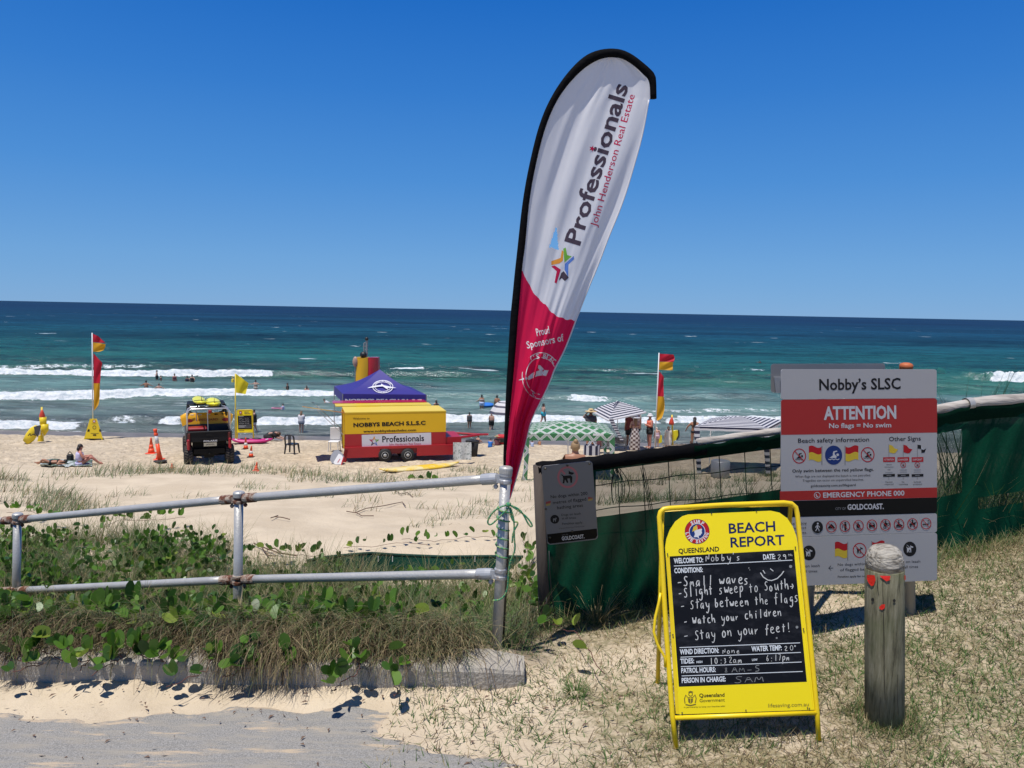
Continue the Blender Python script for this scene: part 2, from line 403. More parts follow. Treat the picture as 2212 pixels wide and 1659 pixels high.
# ---------------------------------------------------------------- path with drifted sand
def build_path():
    m = bpy.data.materials.new('path_concrete'); m.use_nodes = True; n = m.node_tree.nodes; l = m.node_tree.links; b = n['Principled BSDF']
    b.inputs['Roughness'].default_value = .85; b.inputs['Specular IOR Level'].default_value = .3
    tc = n.new('ShaderNodeTexCoord')
    def noise(sc_, det, st=(1, 1, 1), ro=.6):
        mp = n.new('ShaderNodeMapping'); mp.inputs['Scale'].default_value = st; l.new(tc.outputs['Object'], mp.inputs[0])
        z = n.new('ShaderNodeTexNoise'); z.inputs['Scale'].default_value = sc_; z.inputs['Detail'].default_value = det; z.inputs['Roughness'].default_value = ro; l.new(mp.outputs[0], z.inputs['Vector']); return z.outputs[0]
    def rmp(v, a, c):
        r = n.new('ShaderNodeMapRange'); r.inputs['From Min'].default_value = a; r.inputs['From Max'].default_value = c; l.new(v, r.inputs['Value']); return r.outputs[0]
    def mix(a, c, f):
        x = n.new('ShaderNodeMix'); x.data_type = 'RGBA'
        for s_, v in (('A', a), ('B', c)):
            if isinstance(v, tuple): x.inputs[s_].default_value = v
            else: l.new(v, x.inputs[s_])
        l.new(f, x.inputs['Factor']); return x.outputs['Result']
    c = mix((.20, .195, .18, 1), (.355, .34, .315, 1), rmp(noise(190, 4), .36, .64))
    c = mix(c, (.34, .31, .26, 1), rmp(noise(14, 6, (.35, 2.2, 1)), .46, .66))
    c = mix(c, (.50, .40, .285, 1), rmp(noise(9, 8, (.3, 2.0, 1), .7), .57, .65))
    at_ = n.new('ShaderNodeAttribute'); at_.attribute_name = 'drift'
    ad = n.new('ShaderNodeMath'); ad.operation = 'ADD'; l.new(at_.outputs['Fac'], ad.inputs[0]); l.new(noise(22, 8, (.5, 1.6, 1), .7), ad.inputs[1])
    c = mix(c, (.53, .425, .305, 1), rmp(ad.outputs[0], .93, 1.05))
    l.new(c, b.inputs['Base Color'])
    bp = n.new('ShaderNodeBump'); bp.inputs['Distance'].default_value = .006; bp.inputs['Strength'].default_value = .8; l.new(noise(230, 4), bp.inputs['Height']); l.new(bp.outputs[0], b.inputs['Normal'])
    xs = np.linspace(-7, .75, 260); ys = np.linspace(-3, 3.36, 210); Y, X = np.meshgrid(ys, xs, indexing='ij')
    nb = fbm(X * 1.4, Y * 1.4, 71, 4) - .5
    edge = 3.17 + .03 * np.sin(X * 1.1 + 1) + nb * .16 - .05 * (X < -1.5)           # sand blown against the kerb
    xe = np.interp(Y, [-3, 2.4, 2.72, 2.80, 2.86, 2.93, 3.0, 3.1, 3.4], [.9, .5, .22, .05, -.15, -.36, -.55, -.62, -.64]) + nb * .22
    nb2 = fbm(X * 7, Y * 7, 77, 3) - .5; d = np.maximum(ss(-.16, .10, Y - edge + nb2 * .10), ss(-.34, .26, X - xe + nb2 * .30))
    # sand filled joint
    jl = np.abs(Y - (2.60 + (X + .9) * .20)); d = np.maximum(d, .95 * (1 - ss(.004, .014, jl + (nb * .01))) * ss(-1.35, -1.15, X))
    Z = 0 * X
    keep = zt(X, Y, True)
    V = np.stack([X, Y, np.maximum(.008, keep + .004) - .05 * ss(.55, 1.0, d)], -1).reshape(-1, 3)
    return kind(np_mesh('path', V, gridfaces(*Y.shape), [m], attrs={'drift': d.ravel() * .86}), 'structure')
build_path()

def build_kerb():
    m = mat('kerb_concrete', (.38, .345, .29), .85, var=.18, vs=9, bump=.5, bs=60)
    t = thing('concrete_kerb', 'low grey concrete kerb wall between the path and the planted bank', 'kerb', (-2, KERB_Y, 0))
    cuts = [-6.4, -4.6, -2.78, -1.02, .09]
    mb_l = []
    for i in range(len(cuts) - 1):
        a, b_ = cuts[i] + .006, cuts[i + 1] - .006
        n = 26; P = []
        for k in range(n + 1):
            x = a + (b_ - a) * k / n; e = .0
            if i == 3 and k > n - 4: e = .05 * (k - n + 4) / 4
            w_ = .004 * (vn(x * 9, 1.3, 3) - .5) * 2
            top = .128 + w_ - e * .6; y0 = 3.36 + w_ + e
            P.append([(x, y0, -.08), (x, y0, top - .022), (x, y0 + .008, top - .006), (x, y0 + .022, top), (x, 3.56, top), (x, 3.56, -.08)])
        mb = MB(); mb.grid(P); mb.add(P[0], [tuple(range(5, -1, -1))]); mb.add(P[-1], [tuple(range(6))])
        mb.build('kerb_section', m, t)
build_kerb()

# ================================================================ SEA
HSEA = EYE.z - SEA
def seaY(px, py): return seapt(px, py).y
def seaX(px, py): return seapt(px, py).x
# breaking waves: (points of the foot of the wave in photograph measure, height, foam pieces [(x0,x1,amount)], back length)
WAVES = [
    ([(-400, 812), (300, 812), (600, 812), (800, 812), (1050, 815)], .62, [(-900, 598, 1.)], 5.0),
    ([(-400, 799), (150, 797), (330, 798), (420, 797)], .35, [(-900, 330, .55)], 3.0),
    ([(-400, 862), (300, 861), (700, 861), (1000, 866), (1210, 868), (1270, 871), (1330, 868), (1500, 862), (1700, 860)], .52,
     [(-900, 752, 1.), (1068, 1100, .8), (1225, 1312, 1.), (1180, 1350, .35)], 4.0),
    ([(-400, 928), (180, 926), (215, 914), (320, 913), (340, 917), (560, 918), (700, 917), (900, 914), (1300, 915), (1500, 912), (2300, 914)], .42,
     [(-900, 182, 1.), (214, 318, .7), (338, 405, .95), (540, 1440, .9), (1440, 2800, .8)], 2.6),
    ([(-400, 893), (600, 890), (1500, 893), (2400, 893)], .14, [(1380, 2300, .5), (100, 600, .18)], 2.5),
    ([(1900, 806), (2022, 808), (2066, 812), (2120, 822), (2212, 824), (2700, 826)], 1.15, [(2020, 2066, .5), (2068, 3000, 1.)], 6.0),
    ([(1250, 801), (1500, 801), (1700, 801)], .35, [(1494, 1518, .7), (1600, 1666, .7), (1305, 1336, .5)], 4.0),
    ([(760, 801), (930, 801), (1050, 802)], .35, [(838, 922, .8)], 4.0),
]
def build_sea():
    ys = np.concatenate([np.arange(50.3, 64, .13), np.arange(64, 76, .16), np.arange(76, 92, .3), np.arange(92, 118, .22), 118 * 1.018 ** np.arange(0, 130)])
    ys = np.concatenate([ys, np.geomspace(ys[-1] * 1.05, 32000, 40)])
    u = axis_cols(430, 10)
    Y, U = np.meshgrid(ys, u, indexing='ij'); X = U * Y * .86
    Z = np.full(X.shape, SEA)
    k = ss(56, 66, Y) * (1 - ss(180, 600, Y))
    ph = Y * 2 * math.pi / 15.5 + 2.2 * fbm(X * .02, Y * .02, 81, 3) * 3 + X * .015
    Z += k * .24 * np.maximum(np.sin(ph), -.3) * (.5 + fbm(X * .03, Y * .05, 83, 2))
    Z += (fbm(X * .55, Y * 1.3, 85, 4) - .5) * (.10 + .25 * ss(60, 120, Y)) * (1 - ss(300, 900, Y)) * ss(51.5, 54, Y)
    foam = np.zeros(X.shape)
    for pts, H, pieces, back in WAVES:
        w3 = [seapt(*p) for p in pts]; wx = np.array([p.x for p in w3]); wy = np.array([p.y for p in w3])
        Y0 = np.interp(X, wx, wy) + (fbm(X * .22, X * 0 + 3 + H, 91, 3) - .5) * 1.3 + (fbm(X * 1.3, X * 0 + 7 + H, 93, 3) - .5) * .55
        inside = ss(wx[0] - 3, wx[0] + 1, X) * (1 - ss(wx[-1] - 5, wx[-1] + 2, X))
        d = Y - Y0
        f = np.zeros(X.shape)
        for a, b_, am in pieces:
            xa = np.interp(a, [p[0] for p in pts], wx) if a > pts[0][0] else wx[0] - 60
            xb = np.interp(b_, [p[0] for p in pts], wx) if b_ < pts[-1][0] else wx[-1] + 60
            nx = (fbm(X * .8, Y * .8, 95, 3) - .5) * 2.5
            f = np.maximum(f, am * ss(xa - .5, xa + 1.2, X + nx) * (1 - ss(xb - 1.2, xb + .5, X + nx)))
        lump = fbm(X * 1.9, Y * 1.9, 97, 4)
        hgt = H * (.78 + .5 * fbm(X * .35, X * 0 + H * 5, 99, 3)) * inside
        prof = ss(-.15, .75 + .8 * (1 - f), d) * np.exp(-np.clip(d - .9, 0, 99) / back)
        Z += hgt * prof * (1 - ss(back * 2.2, back * 4, d))
        front = ss(-.35, -.05, d) * (1 - ss(0.7 + .9 * H, 1.2 + 1.7 * H, d + (lump - .5) * 2.0))
        Z += front * f * H * .75 * (lump - .45)
        foam = np.maximum(foam, f * front * 1.15 * inside)
        # foam left lying behind and thin streaks in front
        foam = np.maximum(foam, .42 * f * ss(1., 2.5, d) * (1 - ss(3, 9, d)))
        foam = np.maximum(foam, .30 * f * ss(-3.5, -.5, d) * (1 - ss(-.3, 0, d)))
    # swash along the beach
    sw = 51.6 + (fbm(X * .12, X * 0 + 1, 101, 3) - .5) * 1.6
    foam = np.maximum(foam, .62 * np.exp(-((Y - sw) / .28) ** 2) * ss(.35, .6, fbm(X * .2, X * 0 + 9, 103, 2) + .1))
    foam = np.maximum(foam, .55 * np.exp(-((Y - 52.6 - (sw - 51.6)) / .5) ** 2) * ss(-24, -30, X))
    Z = Z - 1.0 * (1 - ss(50.2, 51.4, Y - (sw - 51.6)))             # the sheet dives under the sand at its edge
    Z += .02
    amt = .16 * (1 - ss(58, 100, Y)) + .10 * ss(60, 66, Y) * (1 - ss(76, 88, Y))
    V = np.stack([X, Y, Z], -1).reshape(-1, 3)
    m = bpy.data.materials.new('sea_water'); m.use_nodes = True; n = m.node_tree.nodes; l = m.node_tree.links
    for x in list(n): n.remove(x)
    out = n.new('ShaderNodeOutputMaterial'); geo = n.new('ShaderNodeNewGeometry'); sep = n.new('ShaderNodeSeparateXYZ'); l.new(geo.outputs['Position'], sep.inputs[0])
    def noise(sc_, det=5, st=(1, 1, 1), ro=.6):
        mp = n.new('ShaderNodeMapping'); mp.inputs['Scale'].default_value = st; l.new(geo.outputs['Position'], mp.inputs[0])
        z = n.new('ShaderNodeTexNoise'); z.inputs['Scale'].default_value = sc_; z.inputs['Detail'].default_value = det; z.inputs['Roughness'].default_value = ro; l.new(mp.outputs[0], z.inputs['Vector']); return z.outputs[0]
    def mth(op, a, b_, c=None):
        x = n.new('ShaderNodeMath'); x.operation = op
        for i, v in enumerate((a, b_, c)):
            if v is None: continue
            if isinstance(v, (int, float)): x.inputs[i].default_value = v
            else: l.new(v, x.inputs[i])
        return x.outputs[0]
    def rmp(v, a, c, t0=0., t1=1.):
        r = n.new('ShaderNodeMapRange'); r.inputs['From Min'].default_value = a; r.inputs['From Max'].default_value = c; r.inputs['To Min'].default_value = t0; r.inputs['To Max'].default_value = t1; l.new(v, r.inputs['Value']); return r.outputs[0]
    def mix(a, c, f):
        x = n.new('ShaderNodeMix'); x.data_type = 'RGBA'
        for s_, v in (('A', a), ('B', c)):
            if isinstance(v, tuple): x.inputs[s_].default_value = v
            else: l.new(v, x.inputs[s_])
        l.new(f, x.inputs['Factor']); return x.outputs['Result']
    lg = mth('LOGARITHM', sep.outputs[1], 10.)
    wob = mth('ADD', lg, rmp(noise(.035, 5, (.35, 1, 1)), .2, .8, -.06, .06))
    cr = n.new('ShaderNodeValToRGB'); l.new(rmp(wob, 1.69, 3.4), cr.inputs[0]); e = cr.color_ramp.elements
    def P(Yv): return (math.log10(Yv) - 1.69) / 1.71
    stops = [(51, (.155, .150, .118)), (54, (.150, .165, .135)), (60, (.115, .165, .142)), (72, (.092, .162, .140)), (84, (.090, .172, .155)), (95, (.032, .118, .080)), (125, (.012, .078, .064)), (190, (.007, .056, .062)), (360, (.004, .036, .062)), (1200, (.003, .020, .052))]
    e[0].position = P(stops[0][0]); e[0].color = (*stops[0][1], 1); e[1].position = P(stops[-1][0]); e[1].color = (*stops[-1][1], 1)
    for yv, c in stops[1:-1]:
        q = e.new(P(yv)); q.color = (*c, 1)
    # wind bands of darker and lighter water, wider with distance
    b1 = noise(.45, 9, (.28, 1, 1), .74); b2 = noise(.05, 6, (.16, 1, 1), .6); b3 = noise(.012, 5, (.2, 1, 1), .6)
    bands = mth('MULTIPLY', mth('ADD', mth('ADD', rmp(b1, .36, .64, -.55, .55), rmp(b2, .3, .7, -.5, .5)), rmp(b3, .3, .7, -.4, .4)), .9)
    sc2 = n.new('ShaderNodeVectorMath'); sc2.operation = 'SCALE'; l.new(cr.outputs[0], sc2.inputs[0]); l.new(mth('ADD', bands, 1.0), sc2.inputs['Scale'])
    # foam
    af = n.new('ShaderNodeAttribute'); af.attribute_name = 'foam'; aw = n.new('ShaderNodeAttribute'); aw.attribute_name = 'streak'
    fn = noise(1.8, 7, (.8, 1.1, 1), .72); f1 = rmp(mth('ADD', af.outputs['Fac'], rmp(fn, .3, .7, -.62, .30)), .44, .66)
    st = noise(1.0, 8, (.22, 1.1, 1), .72); f2 = rmp(mth('ADD', aw.outputs['Fac'], rmp(st, .3, .7, -.25, .4)), .40, .62, 0., .55)
    wc = noise(.16, 3, (.45, 1, 1), .5); wc2 = noise(.035, 2, (.5, 1, 1))
    f3 = mth('MULTIPLY', rmp(wc, .715, .735), rmp(sep.outputs[1], 95, 125)); f3 = mth('MULTIPLY', f3, rmp(wc2, .35, .5))
    f3 = mth('MULTIPLY', f3, rmp(sep.outputs[1], 900, 300))
    ft = mth('MAXIMUM', mth('MAXIMUM', f1, f2), f3)
    fcol = mix((.46, .53, .56, 1), (.74, .76, .76, 1), rmp(noise(2.2, 6, (1, 1, 1.6), .7), .36, .56)); colr = mix(sc2.outputs[0], fcol, ft)
    dif = n.new('ShaderNodeBsdfDiffuse'); l.new(colr, dif.inputs[0]); gl = n.new('ShaderNodeBsdfGlossy'); gl.inputs['Roughness'].default_value = .22; gl.inputs['Color'].default_value = (.9, .95, 1, 1)
    bp = n.new('ShaderNodeBump'); bp.inputs['Strength'].default_value = 1.0; bp.inputs['Distance'].default_value = .32
    h1 = noise(1.6, 8, (.5, 1, 1), .70); h2 = noise(.22, 4, (.4, 1, 1), .6); l.new(mth('ADD', h1, mth('MULTIPLY', h2, 3.5)), bp.inputs['Height'])
    l.new(bp.outputs[0], dif.inputs['Normal']); l.new(bp.outputs[0], gl.inputs['Normal'])
    ms = n.new('ShaderNodeMixShader'); l.new(rmp(ft, 0, 1, .13, .0), ms.inputs[0]); l.new(dif.outputs[0], ms.inputs[1]); l.new(gl.outputs[0], ms.inputs[2]); l.new(ms.outputs[0], out.inputs[0])
    return kind(np_mesh('sea', V, gridfaces(*Y.shape), [m], attrs={'foam': foam.ravel(), 'streak': amt.ravel()}), 'structure')
build_sea()
# ================================================================ shared paints
BLACK = mat('black_paint', (.012, .012, .013), .5)
PRINTK = mat('print_black', (.012, .012, .014), .6, spec=.2)
PRINTW = mat('print_white', (.62, .62, .62), .6, spec=.2)
PRINTR = mat('print_red', (.42, .012, .018), .6, spec=.2)
PRINTY = mat('print_yellow', (.62, .44, .04), .6, spec=.2)
PRINTB = mat('print_blue', (.012, .035, .16), .6, spec=.2)
PRINTN = mat('print_navy', (.010, .018, .085), .6, spec=.2)
PRINTG = mat('print_grey', (.22, .22, .23), .6, spec=.2)
GALV = mat('galvanised_steel', (.47, .46, .43), .45, .35, var=.22, vs=14, bump=.12, bs=90)
RUST = mat('rusty_iron', (.40, .33, .26), .75, .1, c2=(.13, .040, .016), vs=26, lo=.40, hi=.56, bump=.4, bs=70)
STEEL = mat('grey_steel', (.30, .31, .32), .45, .4, var=.1, vs=8)

# ================================================================ PIPE RAILING
def railing():
    t = thing('pipe_railing', 'galvanised two rail pipe railing with rusty clamps standing in the planted bank', 'railing', at(515, 1425, 4.3))
    def bar(z0, z1, *a): pass
    posts = [((38, 1112), (34, 1350), 5.02, .0255), ((516, 1066), (512, 1432), 4.3, .0255), ((1093, 1013), (1073, 1396), 3.62, .0255)]
    tops, mids = [], []
    for (p0, p1, Y, r_) in posts:
        a = at(*p0, Y); b = at(*p1, Y); b = b + (b - a) * .10
        mb = MB(); mb.tube([b, a], r_, 16)
        po = mb.build('post', GALV, t, True)
        cap = MB(); d = (a - b).normalized()
        cap.lathe(a - d * .02, [(r_ * 1.28, 0), (r_ * 1.3, .02), (r_ * 1.25, .026), (r_ * .95, .032), (0, .034)], 18, axis=d)
        cap.build('post_cap', GALV, po)
        tops.append((a, b, d, r_))
    def lerp_post(i, py):
        p0, p1, Y, r_ = posts[i]; k = (py - p0[1]) / (p1[1] - p0[1]); return at(p0[0] + (p1[0] - p0[0]) * k, py, Y)
    rails = [[(-190, 1137), 1123, 1077, 1032], [(-190, 1284), 1276, 1252, 1239]]
    rr = .0235
    for k, (left, y0, y1, y2) in enumerate(rails):
        P = [at(*left, 5.35), lerp_post(0, y0), lerp_post(1, y1), lerp_post(2, y2)]
        for i in range(3):
            a, b = P[i], P[i + 1]; d = (b - a).normalized(); a2 = a + d * (.062 if i else 0); b2 = b - d * .062
            mb = MB(); n = 12; mb.tube([a2 + (b2 - a2) * (j / n) for j in range(n + 1)], rr, 16); mb.build('rail', GALV, t, True)
        # clamps: a collar round the post, a cup round each rail end, a bolt
        for i in (1, 2, 3):
            p = P[i]; dp = tops[i - 1][2]
            cm = MB(); cm.lathe(p - dp * .028, [(.029, 0), (.0315, .004), (.0315, .018), (.0285, .022), (.0285, .034), (.0315, .038), (.0315, .052), (.029, .056)], 18, axis=dp)
            for s_, q in ((-1, P[i - 1]), (1, P[i + 1] if i < 3 else None)):
                if q is None: continue
                d = (q - p).normalized(); sd = d.cross(dp).normalized()
                cm.tube([p + d * .036, p + d * .044, p + d * .075, p + d * .125, p + d * .128], [.012, .026, .0285, .0275, .024], 16, up=sd)
                cm.box(p + d * .034 - sd * .012, (.03, .012, .04), rz=Matrix((d, sd, dp)).transposed().to_4x4())
                cm.tube([p + d * .05 - dp * .022, p + d * .05 - dp * .050], .0075, 6); cm.tube([p + d * .05 - dp * .034, p + d * .05 - dp * .044], .012, 6)
            cl = cm.build('clamp', RUST if i < 3 else mat('galvanised_clamp', (.42, .43, .44), .45, .3, c2=(.25, .16, .09), vs=22, lo=.55, hi=.72), t)
    return tops
PTOPS = railing()

# ================================================================ TEARDROP BANNER
OUT = [(1092, 1085), (1086, 1005), (1089.4, 929), (1092.7, 846), (1097.6, 763.7), (1102.6, 681), (1107, 640), (1112.5, 582), (1117, 544), (1129, 429.5), (1146.5, 339), (1167.3, 259), (1195, 200), (1229.8, 151.7), (1264.5, 118.8), (1299.3, 105.9), (1337.4, 105.2), (1365, 117), (1389.5, 136), (1410.4, 154.5), (1417.3, 165.6), (1418.3, 212.5)]
INN = [(1096, 1085), (1091, 1005), (1099.3, 912.6), (1107.6, 829.9), (1114, 753.8), (1120.8, 664), (1125, 620), (1129, 565), (1134.3, 533.7), (1143, 429.5), (1160.4, 339), (1181, 262.8), (1209, 203.8), (1250.6, 155.2), (1285, 130.9), (1313, 122.2), (1340.9, 124.7), (1365, 137.9), (1389.5, 160.4), (1403.4, 174.3), (1404.4, 213.5)]
RGT = [(1101, 1082), (1117.5, 1028), (1130.7, 978.8), (1142, 932), (1147.3, 909), (1170.4, 863), (1187.2, 829.9), (1200, 793.5), (1220, 760), (1251.5, 674.3), (1275, 615), (1292.3, 575.3), (1316.6, 509.4), (1337.4, 460.7), (1354.8, 412), (1372, 353), (1389.5, 290.6), (1403, 213.5)]
BND = [(1129, 585), (1139, 608), (1157, 639.6), (1173.7, 654.5), (1185.3, 666), (1193.6, 677.7), (1216.8, 689), (1246, 693)]
FY = 3.70
def interp_curve(c, n):
    pts = np.array(c, float)
    for _ in range(2):                                    # Chaikin smoothing, ends kept
        q = [pts[0]]
        for a, b in zip(pts[:-1], pts[1:]): q += [a * .75 + b * .25, a * .25 + b * .75]
        pts = np.array(q + [pts[-1]])
    d = np.concatenate([[0], np.cumsum(np.hypot(*np.diff(pts, axis=0).T))]); s_ = np.linspace(0, d[-1], n)
    return np.stack([np.interp(s_, d, pts[:, 0]), np.interp(s_, d, pts[:, 1])], 1)
_i = interp_curve(INN, 600); _ti = int(np.argmin(_i[:, 1])); _r = interp_curve(RGT, 400)
def Lx(y): return float(np.interp(y, _i[:_ti + 1, 1][::-1], _i[:_ti + 1, 0][::-1]))
def Rx(y):
    ti = _i[_ti:]
    if y < 213: return float(np.interp(y, ti[:, 1], ti[:, 0]))
    return float(np.interp(y, _r[::-1, 1], _r[::-1, 0]))
def flagY(x, y):
    """fabric depth: long soft folds that run up the banner, deep ones where it is gathered at the foot"""
    L, Rr = Lx(y), Rx(y); wd = max(Rr - L, 4); s_ = min(max((x - L) / wd, -.2), 1.2)
    lo = float(ss(560, 980, y)); amp = (.014 + .030 * lo) * min(1, wd / 60 + .15)
    f = 1.5 * (float(vn(s_ * 7 + y * .0035, y * .0045, 5)) - .5) + .75 * (float(vn(s_ * 17 + y * .006, y * .006, 6)) - .5) + math.sin(s_ * 31 - y * .007) * .22 * lo
    f += 1.0 * lo * math.sin(s_ * 9 + y * .010) + .5 * math.sin(s_ * 5 + y * .003)
    f += 1.5 * float(ss(.80, .97, s_)) * float(ss(300, 600, y))
    env = min(1, s_ * 5) if s_ > 0 else 0
    return FY + amp * f * env + .07 * s_ * (1 - s_)
def flagP(x, y, lift=0.): return at(x, y, flagY(x, y) - lift)
def banner():
    base = at(1094, 1180, FY)
    t = thing('teardrop_banner', 'tall white and crimson teardrop advertising banner with black sleeve tied to the railing end post', 'banner', base)
    fab_w = mat('banner_white', (.78, .78, .80), .7, trans=.38, var=.03, vs=20, spec=.2, bump=.15, bs=14, stretch=(1, 1, .25)); fab_r = mat('banner_crimson', (.78, .014, .085), .7, trans=.42, var=.05, vs=14, spec=.2, bump=.15, bs=14, stretch=(1, 1, .25))
    bc = interp_curve(BND, 120)
    def yb(s_):
        # boundary height for a given share of the width
        best = None
        for x, y in bc:
            L, Rr = Lx(y), Rx(y); v = abs((x - L) / (Rr - L) - s_)
            if best is None or v < best[0]: best = (v, y)
        return best[1]
    ns = 96; S = [i / ns for i in range(ns + 1)]; YB = [yb(s_) + 1.2 * math.sin(s_ * 40) for s_ in S]
    tear = [(1202, 488), (1186, 534), (1207, 540)]
    def intri(p):
        c = 0
        for i in range(3):
            a, b = tear[i], tear[(i + 1) % 3]; c += 1 if (b[0] - a[0]) * (p[1] - a[1]) - (b[1] - a[1]) * (p[0] - a[0]) > 0 else -1
        return abs(c) == 3
    def sheet(y0, y1f, nv, name, m, hole=False, flip=False):
        mb = MB(); P = []; Q = []
        for j in range(nv + 1):
            row = []; rq = []
            for i, s_ in enumerate(S):
                a = y0 if y0 is not None else YB[i]; b = y1f if y1f is not None else YB[i]
                v = j / nv; v = v ** 1.4 if y0 is not None else v
                y = a + (b - a) * v; L, Rr = Lx(y), Rx(y); x = L + s_ * (Rr - L); row.append(flagP(x, y)); rq.append((x, y))
            P.append(row); Q.append(rq)
        mb.grid(P)
        if hole:
            keep = [k for k, f in enumerate(mb.f) if not intri(tuple(np.mean([Q[i // (ns + 1)][i % (ns + 1)] for i in f], axis=0)))]
            mb.f = [mb.f[k] for k in keep]; mb.mi = [mb.mi[k] for k in keep]
        return mb.build(name, m, t, True)
    wh = sheet(122.3, None, 190, 'white_fabric', fab_w, hole=True); rd = sheet(None, 1079, 130, 'crimson_fabric', fab_r)
    # hem along the free edge
    mb = MB(); mb.tube([flagP(x - 1.0, y, .001) for x, y in [(Rx(y_), y_) for y_ in np.linspace(216, 1075, 90)]], .0035, 6); mb.build('hem', [mat('hem_white', (.62, .62, .64), .7), fab_r], t, True)
    # black sleeve over the bent pole
    o = interp_curve(OUT, 130); i_ = interp_curve(INN, 130); sl = mat('sleeve_black', (.005, .005, .006), .85, bump=.3, bs=30, spec=.06)
    pts, rad = [], []
    i_ = interp_curve(INN, 700)
    for a in o:
        b = i_[int(np.argmin(np.hypot(*(i_ - a).T)))]; c = (a + b) / 2; wd = math.hypot(*(a - b)) / F * FY / 2; pts.append(at(c[0], c[1], FY)); rad.append(max(wd, .004))
    mb = MB(); mb.tube(pts, rad, 14, ry=[min(r_, .016) for r_ in rad], up=(1, 0, 0)); mb.build('sleeve', sl, t, True)
    mb = MB(); mb.tube([at(1092, 1060, FY), at(1094, 1180, FY), at(1084, 1375, FY)], .014, 10); mb.build('pole', mat('pole_black', (.014, .014, .015), .35), t, True)
    # print
    pr = Print(flagP, .0009); pr.sub = 6.0
    gy = mat('print_dark_grey', (.060, .045, .065), .7, spec=.1); cr = mat('print_crimson', (.42, .010, .060), .7, spec=.1)
    pr.text('Professionals', (1252, 531), (1357.5, 186), 36, ('lettering', gy), bold=.022)
    pr.text('John Henderson Real Estate', (1288.5, 491), (1371.5, 206), 15.5, ('lettering', cr), bold=.002)
    def star(c, r_, key, rot=0., inner=.42):
        pr.poly([(c[0] + (r_ if k % 2 == 0 else r_ * inner) * math.cos(R(rot + k * 36)), c[1] + (r_ if k % 2 == 0 else r_ * inner) * math.sin(R(rot + k * 36))) for k in range(10)], key, 1)
    star((1279, 321), 7, ('star', cr), -70)
    cols = [('logo_arm', mat('print_green', (.13, .36, .03), .7)), ('logo_arm', mat('print_sky', (.06, .16, .50), .7)), ('logo_arm', gy), ('logo_arm', cr), ('logo_arm', mat('print_orange', (.62, .25, .02), .7))]
    c = (1216, 574)
    polys = [[(502, 1310), (518, 1303), (527, 1350), (555, 1357), (510, 1396)], [(568, 1355), (570, 1375), (535, 1408), (532, 1485), (510, 1440), (512, 1405)], [(490, 1462), (505, 1450), (537, 1490), (512, 1512), (493, 1493), (474, 1508)], [(428, 1420), (448, 1414), (487, 1440), (460, 1528), (448, 1520), (462, 1450)], [(428, 1388), (485, 1368), (494, 1318), (504, 1330), (500, 1385), (478, 1402), (428, 1412)]]
    for (nm, m_), pg in zip(cols, polys): pr.poly([(1042.3 + a * .3472, 82.3 + b * .3472) for a, b in pg], (nm + '', m_))
    pw = mat('print_white_fabric', (.66, .64, .66), .7)
    pr.text('Proud', (1160, 726), (1188, 720), 17, ('lettering', pw), bold=.012)
    pr.text('Sponsors of', (1139, 753), (1219, 736), 16, ('lettering', pw), bold=.014)
    bc_ = (1169, 812)
    pr.ring(bc_, 33, 1.5, ('emblem', pw), ry=40, a0=95, a1=330); pr.ring(bc_, 41, 1.5, ('emblem', pw), ry=50, a0=78, a1=190); pr.ring(bc_, 41, 1.5, ('emblem', pw), ry=50, a0=235, a1=318)
    pr.arctext("Y'S BEAC", (1169, 810), 41, 10.5, 232, 318, ('emblem', pw), bold=.02, ry=1.0)
    pr.text('S.', (1148, 856), (1157, 858), 9, ('emblem', pw), bold=.02)
    K = lambda L_: [(1014.9 + a * .1819, 740.6 + b * .1819) for a, b in L_]
    pr.poly(K([(575, 445), (640, 415), (690, 405), (740, 360), (830, 325), (790, 275), (805, 258), (838, 268), (890, 325), (935, 325), (905, 395), (870, 385), (800, 395), (700, 440), (640, 438)]), ('emblem', pw))
    pr.done(t)
    # line of the rope
    rope = tag(None or MB().build('x', BLACK), 'x', 'x') if False else None
banner()
